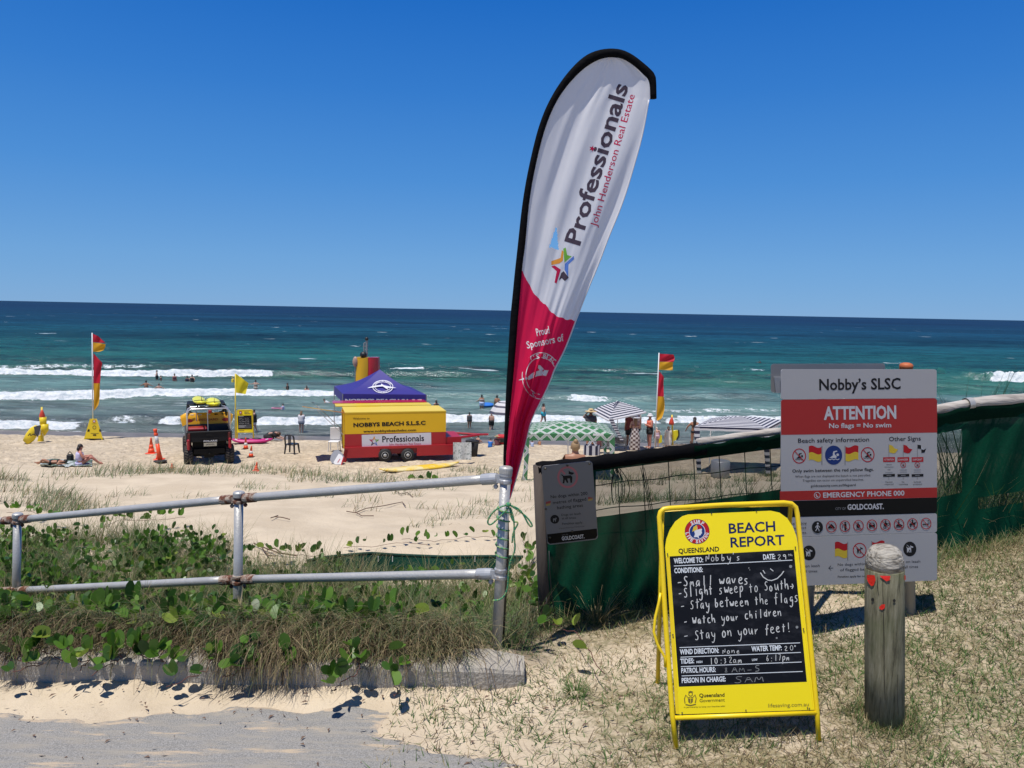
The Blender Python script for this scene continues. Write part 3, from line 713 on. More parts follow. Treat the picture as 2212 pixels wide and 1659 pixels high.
def rope():
    o_ = at(1094, 1090, 3.6); m = mat('rope_green', (.02, .22, .11), .8, c2=(.30, .36, .12), vs=160, lo=.5, hi=.56)
    t = thing('rope', 'green and yellow rope knotted in a bow and wound down the railing end post', 'rope', o_)
    def path(pts, Yv=3.575): return [at(x, y, (yy if yy else Yv)) for x, y, yy in [(p + (None,) if len(p) == 2 else p) for p in pts]]
    def smooth(P, k=2):
        for _ in range(k):
            q = [P[0]]
            for a, b in zip(P[:-1], P[1:]): q += [a * .75 + b * .25, a * .25 + b * .75]
            P = q + [P[-1]]
        return P
    T = lambda L_: [(548.6 + a * .2810, 1014.9 + b * .2810) for a, b in L_]
    for nm, pts in (('bow_loop', [(1960, 265), (1880, 290), (1830, 330), (1790, 400), (1815, 430), (1870, 380), (1960, 290)]),
                    ('bow_loop', [(1960, 270), (2010, 285), (2060, 320), (2120, 440), (2147, 430), (2090, 350), (1975, 275)]),
                    ('rope_tail', [(1970, 290), (2000, 380), (2000, 520), (2010, 620), (1970, 700), (1955, 800), (1950, 930), (1900, 1000), (1835, 1005)]),
                    ('rope_tail', [(1965, 290), (1985, 400), (2040, 400), (1990, 480), (1985, 560)])):
        mb = MB(); mb.tube(smooth(path(T(pts))), .0042, 7); mb.build(nm, m, t, True)
    # turns round the post
    p0, p1 = at(1093, 1013, 3.62), at(1073, 1396, 3.62); d = (p1 - p0)
    P = []
    n = 150
    for i in range(n + 1):
        k = i / n; a = k * 2 * math.pi * 6.5; c = p0 + d * (.19 + k * .33); P.append(c + Vector((math.cos(a) * .030, math.sin(a) * .030, 0)))
    mb = MB(); mb.tube(P, .004, 6); mb.build('rope_coil', m, t, True)
    mb = MB(); mb.ball(at(548.6 + 1955 * .281, 1014.9 + 268 * .281, 3.57), (.014, .012, .012)); mb.build('knot', m, t, True)
rope()

# ================================================================ A-FRAME BEACH REPORT BOARD
YEL = mat('yellow_enamel', (.88, .64, .004), .38, c2=(.74, .50, .01), vs=3.5, lo=.3, hi=.8, bump=.05, bs=20)
YELP = mat('yellow_panel', (.92, .73, .002), .42, c2=(.74, .56, .02), vs=9, lo=.60, hi=.80)
CHALKB = mat('chalkboard', (.004, .005, .008), .6, spec=.2, c2=(.045, .047, .055), vs=7, lo=.5, hi=.85, stretch=(1, 1, 2.2))
HAND = {  # one-stroke letters for the chalk writing: x 0..1, y 0 (line) .. 1 (tall); lower case about .6
 'S': [[(.85, .9), (.5, 1), (.2, .85), (.3, .6), (.7, .45), (.75, .15), (.4, 0), (.05, .1)]], 's': [[(.75, .6), (.3, .62), (.2, .42), (.65, .28), (.6, .05), (.1, .03)]],
 'm': [[(.05, 0), (.1, .55), (.12, .4), (.35, .58), (.45, .05), (.5, .42), (.75, .58), (.85, 0)]], 'a': [[(.75, .55), (.3, .58), (.1, .2), (.4, .02), (.72, .35), (.75, .6), (.8, 0)]], 'l': [[(.5, 1), (.45, 0)]],
 'w': [[(.0, .6), (.2, 0), (.45, .5), (.65, 0), (.95, .6)]], 'u': [[(.1, .6), (.15, .1), (.5, .05), (.75, .5), (.75, .6), (.85, 0)]], 'v': [[(.05, .6), (.4, 0), (.8, .6)]], 'e': [[(.15, .3), (.75, .38), (.6, .6), (.2, .5), (.1, .15), (.45, 0), (.85, .1)]],
 'i': [[(.5, .6), (.5, 0)], [(.5, .8), (.52, .84)]], 'g': [[(.75, .55), (.3, .6), (.15, .25), (.5, .15), (.75, .5), (.75, -.25), (.4, -.4), (.1, -.25)]], 'h': [[(.15, 1), (.12, 0), (.2, .35), (.55, .55), (.75, .35), (.78, 0)]], 't': [[(.45, .9), (.45, 0)], [(.1, .58), (.85, .62)]],
 'p': [[(.15, .6), (.1, -.45)], [(.12, .5), (.6, .65), (.8, .35), (.5, .1), (.15, .12)]], 'o': [[(.45, .6), (.12, .4), (.2, .05), (.6, .02), (.82, .35), (.45, .6)]], 'n': [[(.1, .58), (.12, 0), (.2, .38), (.6, .6), (.78, .35), (.8, 0)]],
 'y': [[(.1, .6), (.3, .15), (.7, .2), (.85, .6), (.7, -.15), (.35, -.45), (.1, -.3)]], 'b': [[(.15, 1), (.12, 0), (.55, .02), (.78, .3), (.5, .55), (.15, .4)]], 'r': [[(.2, .58), (.2, 0), (.25, .35), (.7, .58)]], 'f': [[(.85, .9), (.55, 1), (.45, .7), (.4, -.1)], [(.15, .52), (.8, .55)]],
 'W': [[(.0, .85), (.2, 0), (.45, .7), (.65, 0), (.95, .85)]], 'c': [[(.75, .55), (.3, .58), (.12, .25), (.4, 0), (.8, .1)]], 'd': [[(.75, .5), (.3, .55), (.12, .2), (.5, .03), (.75, .3), (.8, 1), (.8, 0)]], 'k': [[(.15, 1), (.15, 0)], [(.7, .6), (.2, .3), (.8, 0)]],
 'N': [[(.1, 0), (.15, .9), (.75, .1), (.85, 1)]], "'": [[(.5, 1), (.4, .75)]], '-': [[(.1, .35), (.8, .38)]], '!': [[(.55, 1), (.45, .3)], [(.4, .05), (.44, .08)]], '>': [[(.0, .35), (.9, .4)], [(.55, .65), (.95, .4), (.5, .12)]],
 '2': [[(.15, .75), (.5, .95), (.75, .7), (.15, .03), (.85, .05)]], '9': [[(.75, .75), (.3, .9), (.2, .55), (.7, .55), (.78, .8), (.7, 0)]], '1': [[(.5, .95), (.5, 0)]], '0': [[(.5, .95), (.15, .6), (.3, .05), (.75, .15), (.8, .7), (.5, .95)]], '3': [[(.2, .9), (.7, .85), (.4, .5), (.75, .25), (.2, .02)]],
 '6': [[(.75, .95), (.25, .5), (.3, .05), (.75, .15), (.6, .5), (.25, .4)]], '7': [[(.15, .9), (.8, .9), (.4, 0)]], '5': [[(.75, .95), (.25, .92), (.22, .55), (.7, .45), (.65, .08), (.15, .03)]], '8': [[(.5, .5), (.25, .8), (.65, .92), (.5, .5), (.2, .12), (.7, .08), (.5, .5)]],
 'A': [[(.05, 0), (.5, .95), (.9, 0)], [(.2, .4), (.75, .4)]], 'M': [[(.0, 0), (.15, .9), (.5, .2), (.8, .9), (1, 0)]], ':': [[(.5, .6), (.52, .64)], [(.5, .1), (.52, .14)]], '.': [[(.5, .02), (.54, .06)]], '^': [[(.4, .9), (.55, 1), (.6, .85), (.4, .9)]]}
def hand(pr, t, p0, p1, cap, key, wd):
    """chalk writing spread from p0 to p1"""
    dx, dy = p1[0] - p0[0], p1[1] - p0[1]; L = math.hypot(dx, dy); ux, uy = dx / L, dy / L; nx, ny = uy, -ux; n = len(t); a = L / n; pr.nxt()
    q_ = random.Random(len(t) * 7 + int(p0[1]))
    for i, ch in enumerate(t):
        jx, jy, jk, js = q_.uniform(-.07, .07), q_.uniform(-.07, .07), q_.uniform(.82, 1.08), q_.uniform(-.12, .22)
        for st in HAND.get(ch, []):
            pts = []
            for x, y in st:
                u = (i + x * .84 * jk + .08 + jx + js * y * .5) * a; v = (y * jk + jy) * cap; pts.append((p0[0] + ux * u + nx * v, p0[1] + uy * u + ny * v))
            if len(pts) > 2:
                q = [pts[0]]
                for c, d in zip(pts[:-1], pts[1:]): q += [(c[0] * .75 + d[0] * .25, c[1] * .75 + d[1] * .25), (c[0] * .25 + d[0] * .75, c[1] * .25 + d[1] * .75)]
                pts = q + [pts[-1]]
            elif L > 0 and math.hypot(pts[0][0] - pts[1][0], pts[0][1] - pts[1][1]) < wd: pts = [pts[0], (pts[0][0] + wd, pts[0][1])]
            pr.strip(pts, wd * q_.uniform(.7, 1.1), key)
def report_board():
    BL = gnd(1460, 1617); BR = gnd(1768, 1601)
    TL = at(1426, 1092, BL.y + .235); TR0 = at(1724, 1083, BR.y + .235)
    N = (BR - BL).cross(TL - BL).normalized()
    if N.y > 0: N = -N
    print('A-frame', BL, BR, (BR - BL).length, (TL - BL).length)
    Pm = PL(BL, N)
    t = thing('report_board', 'yellow folding beach report board with chalk notes, standing on the grass before the big sign', 'board', (BL + BR) / 2)
    E = lambda x, y: (1398.9 + x * .334, 1069.8 + y * .334)       # from an enlarged detail of the board
    def tubeP(pts, r_, m, nm, lift=0., n=10, par=t):
        mb = MB(); mb.tube([Pm(*E(*p), lift) for p in pts], r_, n, up=tuple(N)); return mb.build(nm, m, par, True)
    rt = .0105
    arch = [(184, 1636), (160, 1420), (115, 800), (80, 200), (76, 140), (84, 108), (104, 90), (140, 84), (500, 62), (880, 48), (930, 54), (958, 78), (968, 120), (1040, 820), (1096, 1400), (1107, 1582)]
    fr = tubeP(arch, rt, YEL, 'front_frame', n=14)
    tubeP([(178, 1440), (1096, 1406)], rt * .95, YEL, 'crossbar', n=8)
    for nm, c in (('leg_tip', (184, 1640)), ('leg_tip', (1107, 1588))):
        pass
    # side handle
    tubeP([(82, 630), (72, 690), (48, 790), (38, 880), (60, 960), (112, 1050), (112, 1110)], .0058, YEL, 'handle', .004, 10)
    # rear frame
    back = N.copy(); hx = (BR - BL).normalized()
    mb = MB()
    tl, tr = Pm(*E(104, 110)), Pm(*E(940, 72)); dn = -0.97
    L2 = BL + Vector((.02, .50, 0)); R2 = BR + Vector((.02, .50, 0)); L2.z = G(L2.x, L2.y); R2.z = G(R2.x, R2.y)
    mb.tube([L2, tl + Vector((0, .028, 0)), tr + Vector((0, .028, 0)), R2], .0105, 10); mb.build('rear_frame', YEL, t, True)
    # sheet: arched yellow panel
    arc = [(190, 1415), (113, 345)]
    for k in range(9):
        a = R(180 - k * 10.5 * .95); arc.append((250 + 137 * math.cos(a) * 1.0 - 0, 330 - 205 * math.sin(a)))
    arc = [(190, 1416), (112, 340), (120, 285), (142, 225), (178, 170), (225, 135), (262, 124), (520, 112), (795, 100), (850, 112), (900, 148), (935, 200), (958, 260), (967, 308), (1077, 1386)]
    th = N * -.003
    mb = MB(); mb.slab([Pm(*E(*p), .004) for p in arc], th); pan = mb.build('panel', YELP, t)
    mb = MB(); mb.slab([Pm(*E(*p), .0043) for p in [(140, 395), (943, 352), (1027, 1205), (200, 1237)]], N * -.0003); bd = mb.build('chalk_panel', CHALKB, t)
    for sgn, xs in ((0, [(134, 400), (196, 1412)]), (1, [(950, 345), (1062, 1384)])):
        a, b = xs; mb = MB(); wd = 7
        mb.slab([Pm(*E(a[0] - wd * (1 - 2 * sgn) * 1.6 - 5, a[1]), .0055), Pm(*E(a[0] + 5, a[1]), .0055), Pm(*E(b[0] + 5, b[1]), .0055), Pm(*E(b[0] - wd * (1 - 2 * sgn) * 1.6 - 5, b[1]), .0055)], N * -.002); mb.build('side_strip', YEL, t)
    riv = mat('rivet', (.10, .09, .07), .4, .6)
    for p in [(126, 378), (128, 392), (951, 335), (953, 348), (160, 900), (162, 915), (1003, 862), (1006, 878), (220, 1404), (632, 1388), (1030, 1372), (1042, 1376), (410, 118), (700, 104)]:
        mb = MB(); mb.lathe(Pm(*E(*p), .0065), [(.003, 0), (.0022, .0015), (0, .002)], 8, axis=N); mb.build('rivet', riv, pan)
    pr = Print(Pm, .0012); Pb = lambda x, y, l=0: Pm(*E(x, y), .0044 + l)
    pr.P = Pb; pr.lift = .0002
    nv = PRINTN
    pr.text('BEACH', (524, 246), (824, 230), 66, ('lettering', nv), bold=.018); pr.text('REPORT', (535, 336), (884, 318), 66, ('lettering', nv), bold=.018)
    pr.text('QUEENSLAND', (198, 376), (461, 362), 32, ('lettering', PRINTK), bold=.022)
    c = (318, 234); pr.disc(c, 80, ('emblem', PRINTR)); pr.ring(c, 79, 2.5, ('emblem', PRINTN), 1.2); pr.ring(c, 51, 4, ('emblem', PRINTW), 1.2); pr.disc(c, 49, ('emblem', PRINTB), 1)
    pr.arctext('SURF', c, 65, 21, 228, 315, ('emblem', PRINTW), .045, 1); pr.arctext('LIFE SAVING', c, 65, 21, 176, 6, ('emblem', PRINTW), .045, 1)
    pr.poly([(297, 222), (318, 202), (340, 204), (350, 222), (346, 232), (351, 243), (344, 250), (340, 258), (328, 262), (330, 280), (318, 270), (296, 272), (304, 252)], ('emblem', PRINTW), 2)
    pr.poly([(286, 236), (294, 205), (316, 190), (318, 222)], ('emblem', PRINTY), 3); pr.poly([(318, 190), (338, 194), (350, 214), (320, 222)], ('emblem', PRINTR), 3)
    wt = ('lettering', mat('board_white', (.66, .70, .72), .6))
    for s_, a, b, cp in (('WELCOME TO:', (168, 440), (357, 432), 34), ('DATE:', (745, 415), (823, 411), 34), ('CONDITIONS:', (171, 503), (355, 495), 33), ('WIND DIRECTION:', (207, 1028), (459, 1017), 34), ('WATER TEMP:', (669, 1008), (865, 1000), 34), ('TIDES:', (210, 1088), (299, 1084), 33), ('HIGH', (314, 1084), (352, 1082), 14), ('LOW', (673, 1070), (708, 1068), 14), ('PATROL HOURS:', (216, 1148), (438, 1140), 33), ('PERSON IN CHARGE:', (219, 1212), (503, 1201), 33)):
        pr.text(s_, a, b, cp, wt, bold=.03)
    for a, b in (((168, 457), (933, 419)), ((204, 984), (983, 953)), ((211, 1046), (988, 1015)), ((213, 1107), (993, 1077)), ((218, 1167), (1000, 1138))): pr.strip([a, b], 4.5, ('ruled_line', wt[1]))
    ch = ('chalk_writing', mat('chalk', (.55, .56, .54), .9))
    hand(pr, "Nobby's", (368, 430), (606, 418), 48, ch, 4.5); hand(pr, '29', (832, 414), (905, 411), 38, ch, 4.5); hand(pr, 'th', (903, 394), (936, 392), 16, ch, 2.5)
    hand(pr, '-Small waves', (190, 592), (655, 572), 68, ch, 6); hand(pr, '-Slight sweep to South>', (198, 662), (947, 605), 70, ch, 6); hand(pr, '- Stay between the flags', (210, 742), (975, 690), 66, ch, 6)
    hand(pr, '- Watch your children', (230, 842), (868, 776), 60, ch, 6); hand(pr, '- Stay on your feet!', (230, 940), (930, 882), 68, ch, 6)
    hand(pr, 'None', (478, 1024), (598, 1020), 36, ch, 4); hand(pr, '20', (878, 1008), (945, 1004), 36, ch, 4.5); pr.ring((950, 974), 4, 3, ch); hand(pr, '10:32am', (395, 1092), (608, 1082), 42, ch, 4.5); hand(pr, '6:17pm', (760, 1074), (917, 1066), 44, ch, 4.5)
    ch2 = ('chalk_writing', mat('chalk_faint', (.22, .23, .23), .9)); hand(pr, '8AM-5', (485, 1146), (735, 1140), 40, ch2, 4); hand(pr, 'SAM', (548, 1214), (752, 1204), 42, ch2, 4)
    pr.strip([(727, 500), (745, 528), (775, 548), (800, 551), (835, 538), (862, 512), (878, 490)], 6, ch); pr.strip([(743, 484), (757, 506)], 5, ch); pr.strip([(790, 474), (810, 490)], 5, ch)
    for p, r_ in (((922, 460), 10), ((963, 852), 9), ((652, 470), 4), ((658, 482), 3), ((832, 922), 6)): pr.disc(p, r_, ch2, n=10)
    ol = mat('print_olive', (.16, .12, .02), .6)
    pr.text('Queensland', (332, 1305), (495, 1300), 25, ('lettering', PRINTK), .02); pr.text('Government', (334, 1337), (497, 1332), 23, ('lettering', PRINTK), 0.); pr.text('In partnership to keep our beaches safer', (233, 1374), (500, 1366), 10, ('lettering', PRINTK)); pr.text('lifesaving.com.au', (778, 1371), (1040, 1362), 26, ('lettering', ol), 0.)
    # state arms, simplified to their own outline: crown, shield, supporters, ribbon
    em = ('emblem', ol)
    pr.poly([(258, 1305), (292, 1303), (290, 1335), (276, 1348), (261, 1336)], em); pr.ring((276, 1285), 12, 5, em); pr.strip([(240, 1345), (236, 1315), (245, 1290), (256, 1305)], 6, em); pr.strip([(306, 1342), (312, 1312), (304, 1288), (294, 1303)], 6, em); pr.strip([(243, 1352), (276, 1358), (310, 1350)], 7, em); pr.strip([(262, 1272), (276, 1266), (292, 1272)], 5, em)
    for a, b in (((262, 1312), (290, 1311)), ((276, 1304), (276, 1346))): pr.strip([a, b], 3, ('emblem', YELP), 2)
    for p in ((520, 470), (690, 640), (400, 890), (850, 1010)): pass
    pr.done(pan)
report_board()

# ================================================================ BIG BEACH SIGN
def round_rect(x0, y0, x1, y1, r_, n=5, sl=0.):
    """corners in photograph measure; sl = rise of horizontals across the width"""
    P = []
    for cx, cy, a in ((x1 - r_, y0 + r_, -90), (x1 - r_, y1 - r_, 0), (x0 + r_, y1 - r_, 90), (x0 + r_, y0 + r_, 180)):
        for k in range(n + 1): P.append((cx + r_ * math.cos(R(a + 90 * k / n)), cy + r_ * math.sin(R(a + 90 * k / n))))
    return [(x, y - sl(x, y)) for x, y in P] if sl else P
def big_sign():
    Y1 = 3.70; TL = at(1687, 798, Y1); k = 3.90
    TR = at(2022, 797, k); TR.z = TL.z
    N = (TR - TL).cross(Vector((0, 0, 1))).normalized()
    if N.y > 0: N = -N
    N = (N + Vector((0, 0, -.035))).normalized()              # leans a touch forward
    Pm = PL(TL, N)
    foot = gnd(1965, 1388)
    print('sign', TL, TR, (TR - TL).length, foot)
    t = thing('beach_sign', 'large grey and red beach sign of stacked panels on a post behind the report board', 'sign', (Pm(1962, 1300) .x, Pm(1962, 1300).y + .03, foot.z))
    # T maps an enlarged detail (scale 3.0164, origin 3050,1430 of the original) to the frame
    T = lambda x, y: ((3050 + x / 3.0164) * .54861, (1430 + y / 3.0164) * .54861)
    T2 = lambda x, y: ((3050 + x / 3.0164) * .54861, (1850 + y / 3.0164) * .54861)
    face = mat('sign_face', (.40, .395, .40), .45, var=.03, vs=5); red = mat('sign_red', (.36, .006, .010), .42); blk = mat('sign_black', (.006, .006, .006), .6, spec=.15); edge = mat('sign_edge', (.40, .41, .42), .4, .4)
    def sloped(x0, x1, yl0, yr0, yl1, yr1, r_, tf, rt=True, rb=True):
        P = []
        def q(u, v):                                            # bilinear in the panel
            x = x0 + (x1 - x0) * u; a = yl0 + (yr0 - yl0) * u; b = yl1 + (yr1 - yl1) * u; return tf(x, a + (b - a) * v)
        W, H = x1 - x0, yl1 - yl0; ru, rv = r_ / W, r_ / H
        for cu, cv, a, do in ((1 - ru, rv, -90, rt), (1 - ru, 1 - rv, 0, rb), (ru, 1 - rv, 90, rb), (ru, rv, 180, rt)):
            if do:
                for i in range(6): P.append(q(cu + ru * math.cos(R(a + 18 * i)), cv + rv * math.sin(R(a + 18 * i))))
            else: P.append(q(round(cu), round(cv)))
        return P
    def panel(nm, pts, m, z=0., label=None):
        mb = MB(); P = [Pm(x, y, .004 + z) for x, y in pts]; mb.slab(P, N * -.004); o = mb.build(nm, m, t)
        if label: o['label'] = label
        return o
    p1 = panel('panel', sloped(72, 1918, 72, 72, 428, 413, 28, T), face, label='grey name panel at the top')
    p2 = panel('panel', sloped(72, 1922, 432, 415, 1640, 1600, 34, T, True, False), face, .0, label='main panel with red heading')
    panel('heading_band', sloped(72, 1922, 432, 415, 850, 822, 34, T, True, False), red, .0003)
    panel('phone_band', sloped(62, 1922, 1520, 1473, 1632, 1592, 20, T, False, False), red, .0003)
    panel('panel', sloped(58, 1920, 370, 326, 562, 510, 34, T2, False, True), blk, .0004, label='black council name panel')
    p4 = panel('panel', sloped(58, 1922, 566, 513, 800, 738, 28, T2, True, True), face, .0, label='narrow panel of prohibition symbols')
    p5 = panel('panel', sloped(56, 1922, 806, 742, 1385, 1308, 34, T2, True, True), face, .001, label='lower panel about dogs')
    # back rails, post, cap
    mb = MB()
    for y in (840, 1000, 1150, 1230):
        a, b = Pm(1700, y, -.012), Pm(2010, y, -.012); mb.tube([a, b], .011, 6)
    mb.build('back_rail', STEEL, t)
    pt = Pm(1957, 792, -.05); pb = foot.copy(); pb.x = pt.x; pb.y = pt.y; pb.z = G(pb.x, pb.y) - .1
    pt = Pm(1973, 792, -.05); pb = Pm(1983, 1385, -.065); pb.z = G(pb.x, pb.y) - .1
    mb = MB(); mb.tube([pb, pt], .030, 18); po = mb.build('post', mat('sign_post_paint', (.38, .36, .33), .5, .3, var=.15, vs=9), t, True)
    mb = MB(); mb.lathe(pt, [(.032, -.02), (.033, .002), (.027, .010), (.014, .015), (0, .016)], 18); mb.build('post_cap', mat('orange_cap', (.48, .12, .035), .6), po, True)
    pr = Print(lambda x, y, l=0: Pm(*T(x, y), .0044 + l), .0002)
    K = ('lettering', PRINTK); W_ = ('lettering', mat('sign_white', (.52, .52, .54), .5))
    pr.text('Nobby’s SLSC', (524, 318), (1490, 304), 136, K, bold=.022)
    pr.text('ATTENTION', (578, 665), (1438, 652), 155, W_, bold=.035, lv=1); pr.text('No flags = No swim', (640, 768), (1378, 758), 58, W_, bold=.02, lv=1)
    pr.text('Beach safety information', (272, 944), (1116, 928), 54, K, bold=.01); pr.text('Other Signs', (1352, 924), (1728, 916), 54, K, bold=.01)
    pr.text('Only swim between the red yellow flags.', (204, 1296), (1172, 1276), 38, K, bold=.016)
    pr.text('When flags are not displayed the beach is not patrolled.', (238, 1358), (1136, 1340), 28, K); pr.text('Tragedies can occur on unpatrolled beaches.', (326, 1406), (1052, 1391), 28, K); pr.text('goldcoastcity.com.au/lifeguard', (422, 1468), (956, 1456), 30, K, bold=.012)
    pr.text('EMERGENCY PHONE 000', (570, 1594), (1535, 1568), 62, W_, bold=.022, lv=1); pr.ring((499, 1566), 35, 7, W_, 1); pr.strip([(487, 1550), (488, 1568), (500, 1583), (512, 1586)], 11, W_, 1)
    def bar_ring(p, c, r_, wd, ry=None, a=45):
        p.nxt(); k_ = ('prohibition_ring', PRINTR); p.ring(c, r_, wd, k_, ry=ry); ry = ry or r_
        p.strip([(c[0] - r_ * .70, c[1] - ry * .70), (c[0] + r_ * .70, c[1] + ry * .70)], wd * .8, k_, 2); p.nxt()
    def swimmer(p, c, k, key):
        X = lambda L_: [(c[0] + a * k, c[1] + b * k) for a, b in L_]; p.nxt()
        p.poly(X([(-.60, .38), (-.1, .02), (-.15, -.15), (-.05, -.52), (.42, -.62), (.48, -.48), (.12, -.38), (.10, -.18), (.42, .22), (.30, .38)]), key, 1)
        p.disc((c[0] + .52 * k, c[1] - .05 * k), .18 * k, key, 1, n=14)
        p.strip(X([(-.75, .52), (-.5, .62), (-.25, .50), (0, .62), (.25, .50), (.5, .62), (.75, .50)]), .10 * k, key, 1)
    for cx in (286, 1098): bar_ring(pr, (cx, 1100 - (cx - 286) * .02), 76, 11, 84); swimmer(pr, (cx, 1104 - (cx - 286) * .02), 66, ('swimmer_pictogram', PRINTK))
    pr.disc((694, 1090), 102, ('blue_roundel', PRINTB), ry=114); swimmer(pr, (696, 1090), 88, ('swimmer_pictogram', W_[1]))
    def flag2(p, x0, y0, s_, wd, h, pole):
        k = lambda u, v: (x0 + s_ * u * wd, y0 + v * h + 14 * math.sin(u * 6.0) * (1 if s_ > 0 else 1) - 14 * u * 0)
        n = 10; U = [i / n for i in range(n + 1)]; p.nxt()
        p.poly([k(u, 0) for u in U] + [k(u, .45) for u in U[::-1]], ('flag_picture', PRINTR)); p.poly([k(u, .45) for u in U] + [k(u, .95) for u in U[::-1]], ('flag_picture', PRINTY))
        p.strip([(x0, y0 - 8), (x0, y0 + pole)], 11, ('flag_picture', PRINTG), 1)
    flag2(pr, 555, 990, -1, 155, 175, 215); flag2(pr, 830, 986, 1, 158, 175, 215)
    for i, (x, c1) in enumerate(((1350, PRINTY), (1520, PRINTR), (1688, PRINTK))):
        y = 966; pr.strip([(x, y), (x, y + 150)], 7, ('flag_picture', PRINTG), 1)
        if i < 2: pr.poly([(x + 4, y), (x + 40, y + 10), (x + 70, y + 45), (x + 110, y + 55), (x + 80, y + 95), (x + 55, y + 105), (x + 4, y + 90)], ('flag_picture', c1))
        else: pr.poly([(x + 4, y), (x + 44, y + 6), (x + 46, y + 52), (x + 4, y + 46)], ('flag_picture', PRINTK)); pr.poly([(x + 46, y + 54), (x + 76, y + 62), (x + 106, y + 42), (x + 84, y + 94), (x + 48, y + 98)], ('flag_picture', PRINTK)); pr.poly([(x + 46, y + 6), (x + 60, y + 40), (x + 76, y + 60), (x + 46, y + 52)], ('flag_picture', W_[1]))
        pr.poly([(x - 68, y + 150), (x + 72, y + 147), (x + 72, y + 203), (x - 68, y + 206)], ('mini_sign', PRINTR)); pr.text(['ATTENTION', 'DANGER', 'SURFCRAFT'][i], (x - 56, y + 189), (x + 58, y + 187), 24, ('mini_sign', W_[1]), .01, 1)
        pr.poly([(x - 68, y + 350), (x + 72, y + 346), (x + 72, y + 378), (x - 68, y + 382)], ('mini_sign', PRINTK)); pr.strip([(x - 28, y + 364), (x + 28, y + 362)], 9, ('mini_sign', PRINTG), 1); pr.strip([(x, y + 382), (x, y + 412)], 7, ('mini_sign', PRINTG))
        if i: bar_ring(pr, (x, y + 240), 30, 6, 33); swimmer(pr, (x, y + 242), 24, ('mini_sign', PRINTK))
        else:
            pr.text('Beach', (x - 26, y + 244), (x + 32, y + 243), 16, K); pr.text('information', (x - 50, y + 272), (x + 54, y + 270), 14, K); pr.text('sign', (x - 16, y + 302), (x + 20, y + 301), 13, K)
        for dy in (300, 325) if i else (330,): pr.strip([(x - 42, y + dy), (x + 42, y + dy - 2)], 6, ('mini_sign', PRINTG))
        a, b = [('Caution', 'required'), ('No', 'swimming'), ('Surfcraft', 'prohibited')][i]; hw = 42 if i != 1 else 14
        pr.text(a, (x - hw, y + 452), (x + hw, y + 450), 19, K); pr.text(b, (x - 50, y + 478), (x + 54, y + 476), 17, K)
    pr.done(p2)
    q = Print(lambda x, y, l=0: Pm(*T2(x, y), .0052 + l), .0002)
    q.text('CITY OF', (714, 474), (838, 470), 32, ('lettering', PRINTG), .0); q.text('GOLDCOAST.', (858, 470), (1288, 460), 66, W_, bold=.03)
    q.text('Please enjoy', (95, 655), (376, 642), 32, K); q.text('and respect', (105, 708), (370, 696), 32, K); q.text('our beaches.', (100, 765), (378, 752), 32, K)
    q.disc((501, 677), 66, ('pictogram', PRINTK), ry=72); wt = ('pictogram', W_[1]); q.disc((505, 634), 11, wt, 1, n=12); q.strip([(503, 650), (500, 685)], 20, wt, 1); q.strip([(500, 685), (515, 700), (522, 724)], 9, wt, 1); q.strip([(498, 685), (490, 705), (478, 722)], 9, wt, 1); q.strip([(503, 655), (522, 668), (526, 682)], 7, wt, 1); q.strip([(500, 655), (482, 670), (478, 684)], 7, wt, 1)
    bk = ('pictogram', PRINTK)
    for i in range(8):
        c = (667 + i * 160.5, 671 - i * 5.2); q.nxt()
        X = lambda L_: [(c[0] + a, c[1] + b) for a, b in L_]
        if i == 0: q.poly(X([(-50, 22), (-8, -30), (8, -30), (50, 20), (25, 20), (2, -10), (-22, 22)]), bk); q.poly(X([(-20, 22), (2, -8), (24, 20)]), bk)
        if i == 1: q.disc(X([(4, -42)])[0], 11, bk, n=12); q.poly(X([(-8, -30), (18, -30), (20, 10), (16, 50), (-6, 50), (-6, 5)]), bk); q.strip(X([(-8, -20), (-30, 0), (-32, 25)]), 6, bk)
        if i == 2: q.poly(X([(-25, 18), (-22, -12), (-2, -45), (4, -20), (18, -10), (22, 12), (5, 28), (-12, 26)]), bk); q.strip(X([(-28, 42), (26, 40)]), 8, bk)
        if i == 3: q.poly(X([(-36, 22), (-36, -5), (-24, -30), (24, -30), (36, -6), (36, 22)]), bk); q.poly(X([(-22, -10), (-16, -22), (16, -22), (22, -10)]), ('pictogram', face), 1); q.poly(X([(-30, 22), (-18, 22), (-18, 32), (-30, 32)]), bk); q.poly(X([(18, 22), (30, 22), (30, 32), (18, 32)]), bk)
        if i == 4: q.ring(X([(-8, 30)])[0], 15, 6, bk); q.ring(X([(34, -6)])[0], 13, 6, bk); q.disc(X([(0, -46)])[0], 9, bk, n=12); q.poly(X([(-8, -34), (8, -32), (28, -14), (10, 14), (-10, 20), (-22, 0)]), bk)
        if i == 5: q.disc(X([(-4, -42)])[0], 9, bk, n=12); q.poly(X([(-40, 20), (-14, -6), (-10, -30), (8, -28), (4, -10), (45, 10), (30, 26), (-34, 26)]), bk); q.strip(X([(-40, 34), (36, 32)]), 5, bk)
        if i == 6: q.disc(X([(-2, -46)])[0], 9, bk, n=12); q.poly(X([(-8, -38), (8, -36), (10, -12), (30, -24), (44, -14), (30, -2), (26, 12), (26, 40), (18, 40), (14, 14), (-14, 14), (-18, 40), (-26, 40), (-28, 8), (-38, 20), (-36, -4), (-8, -10)]), bk)
        if i == 7: q.poly(X([(-42, 4), (30, 0), (30, 14), (-42, 18)]), bk); q.strip(X([(36, 6), (38, -12), (22, -20), (30, -36), (18, -40)]), 6, bk)
        bar_ring(q, c, 58, 9, 64)
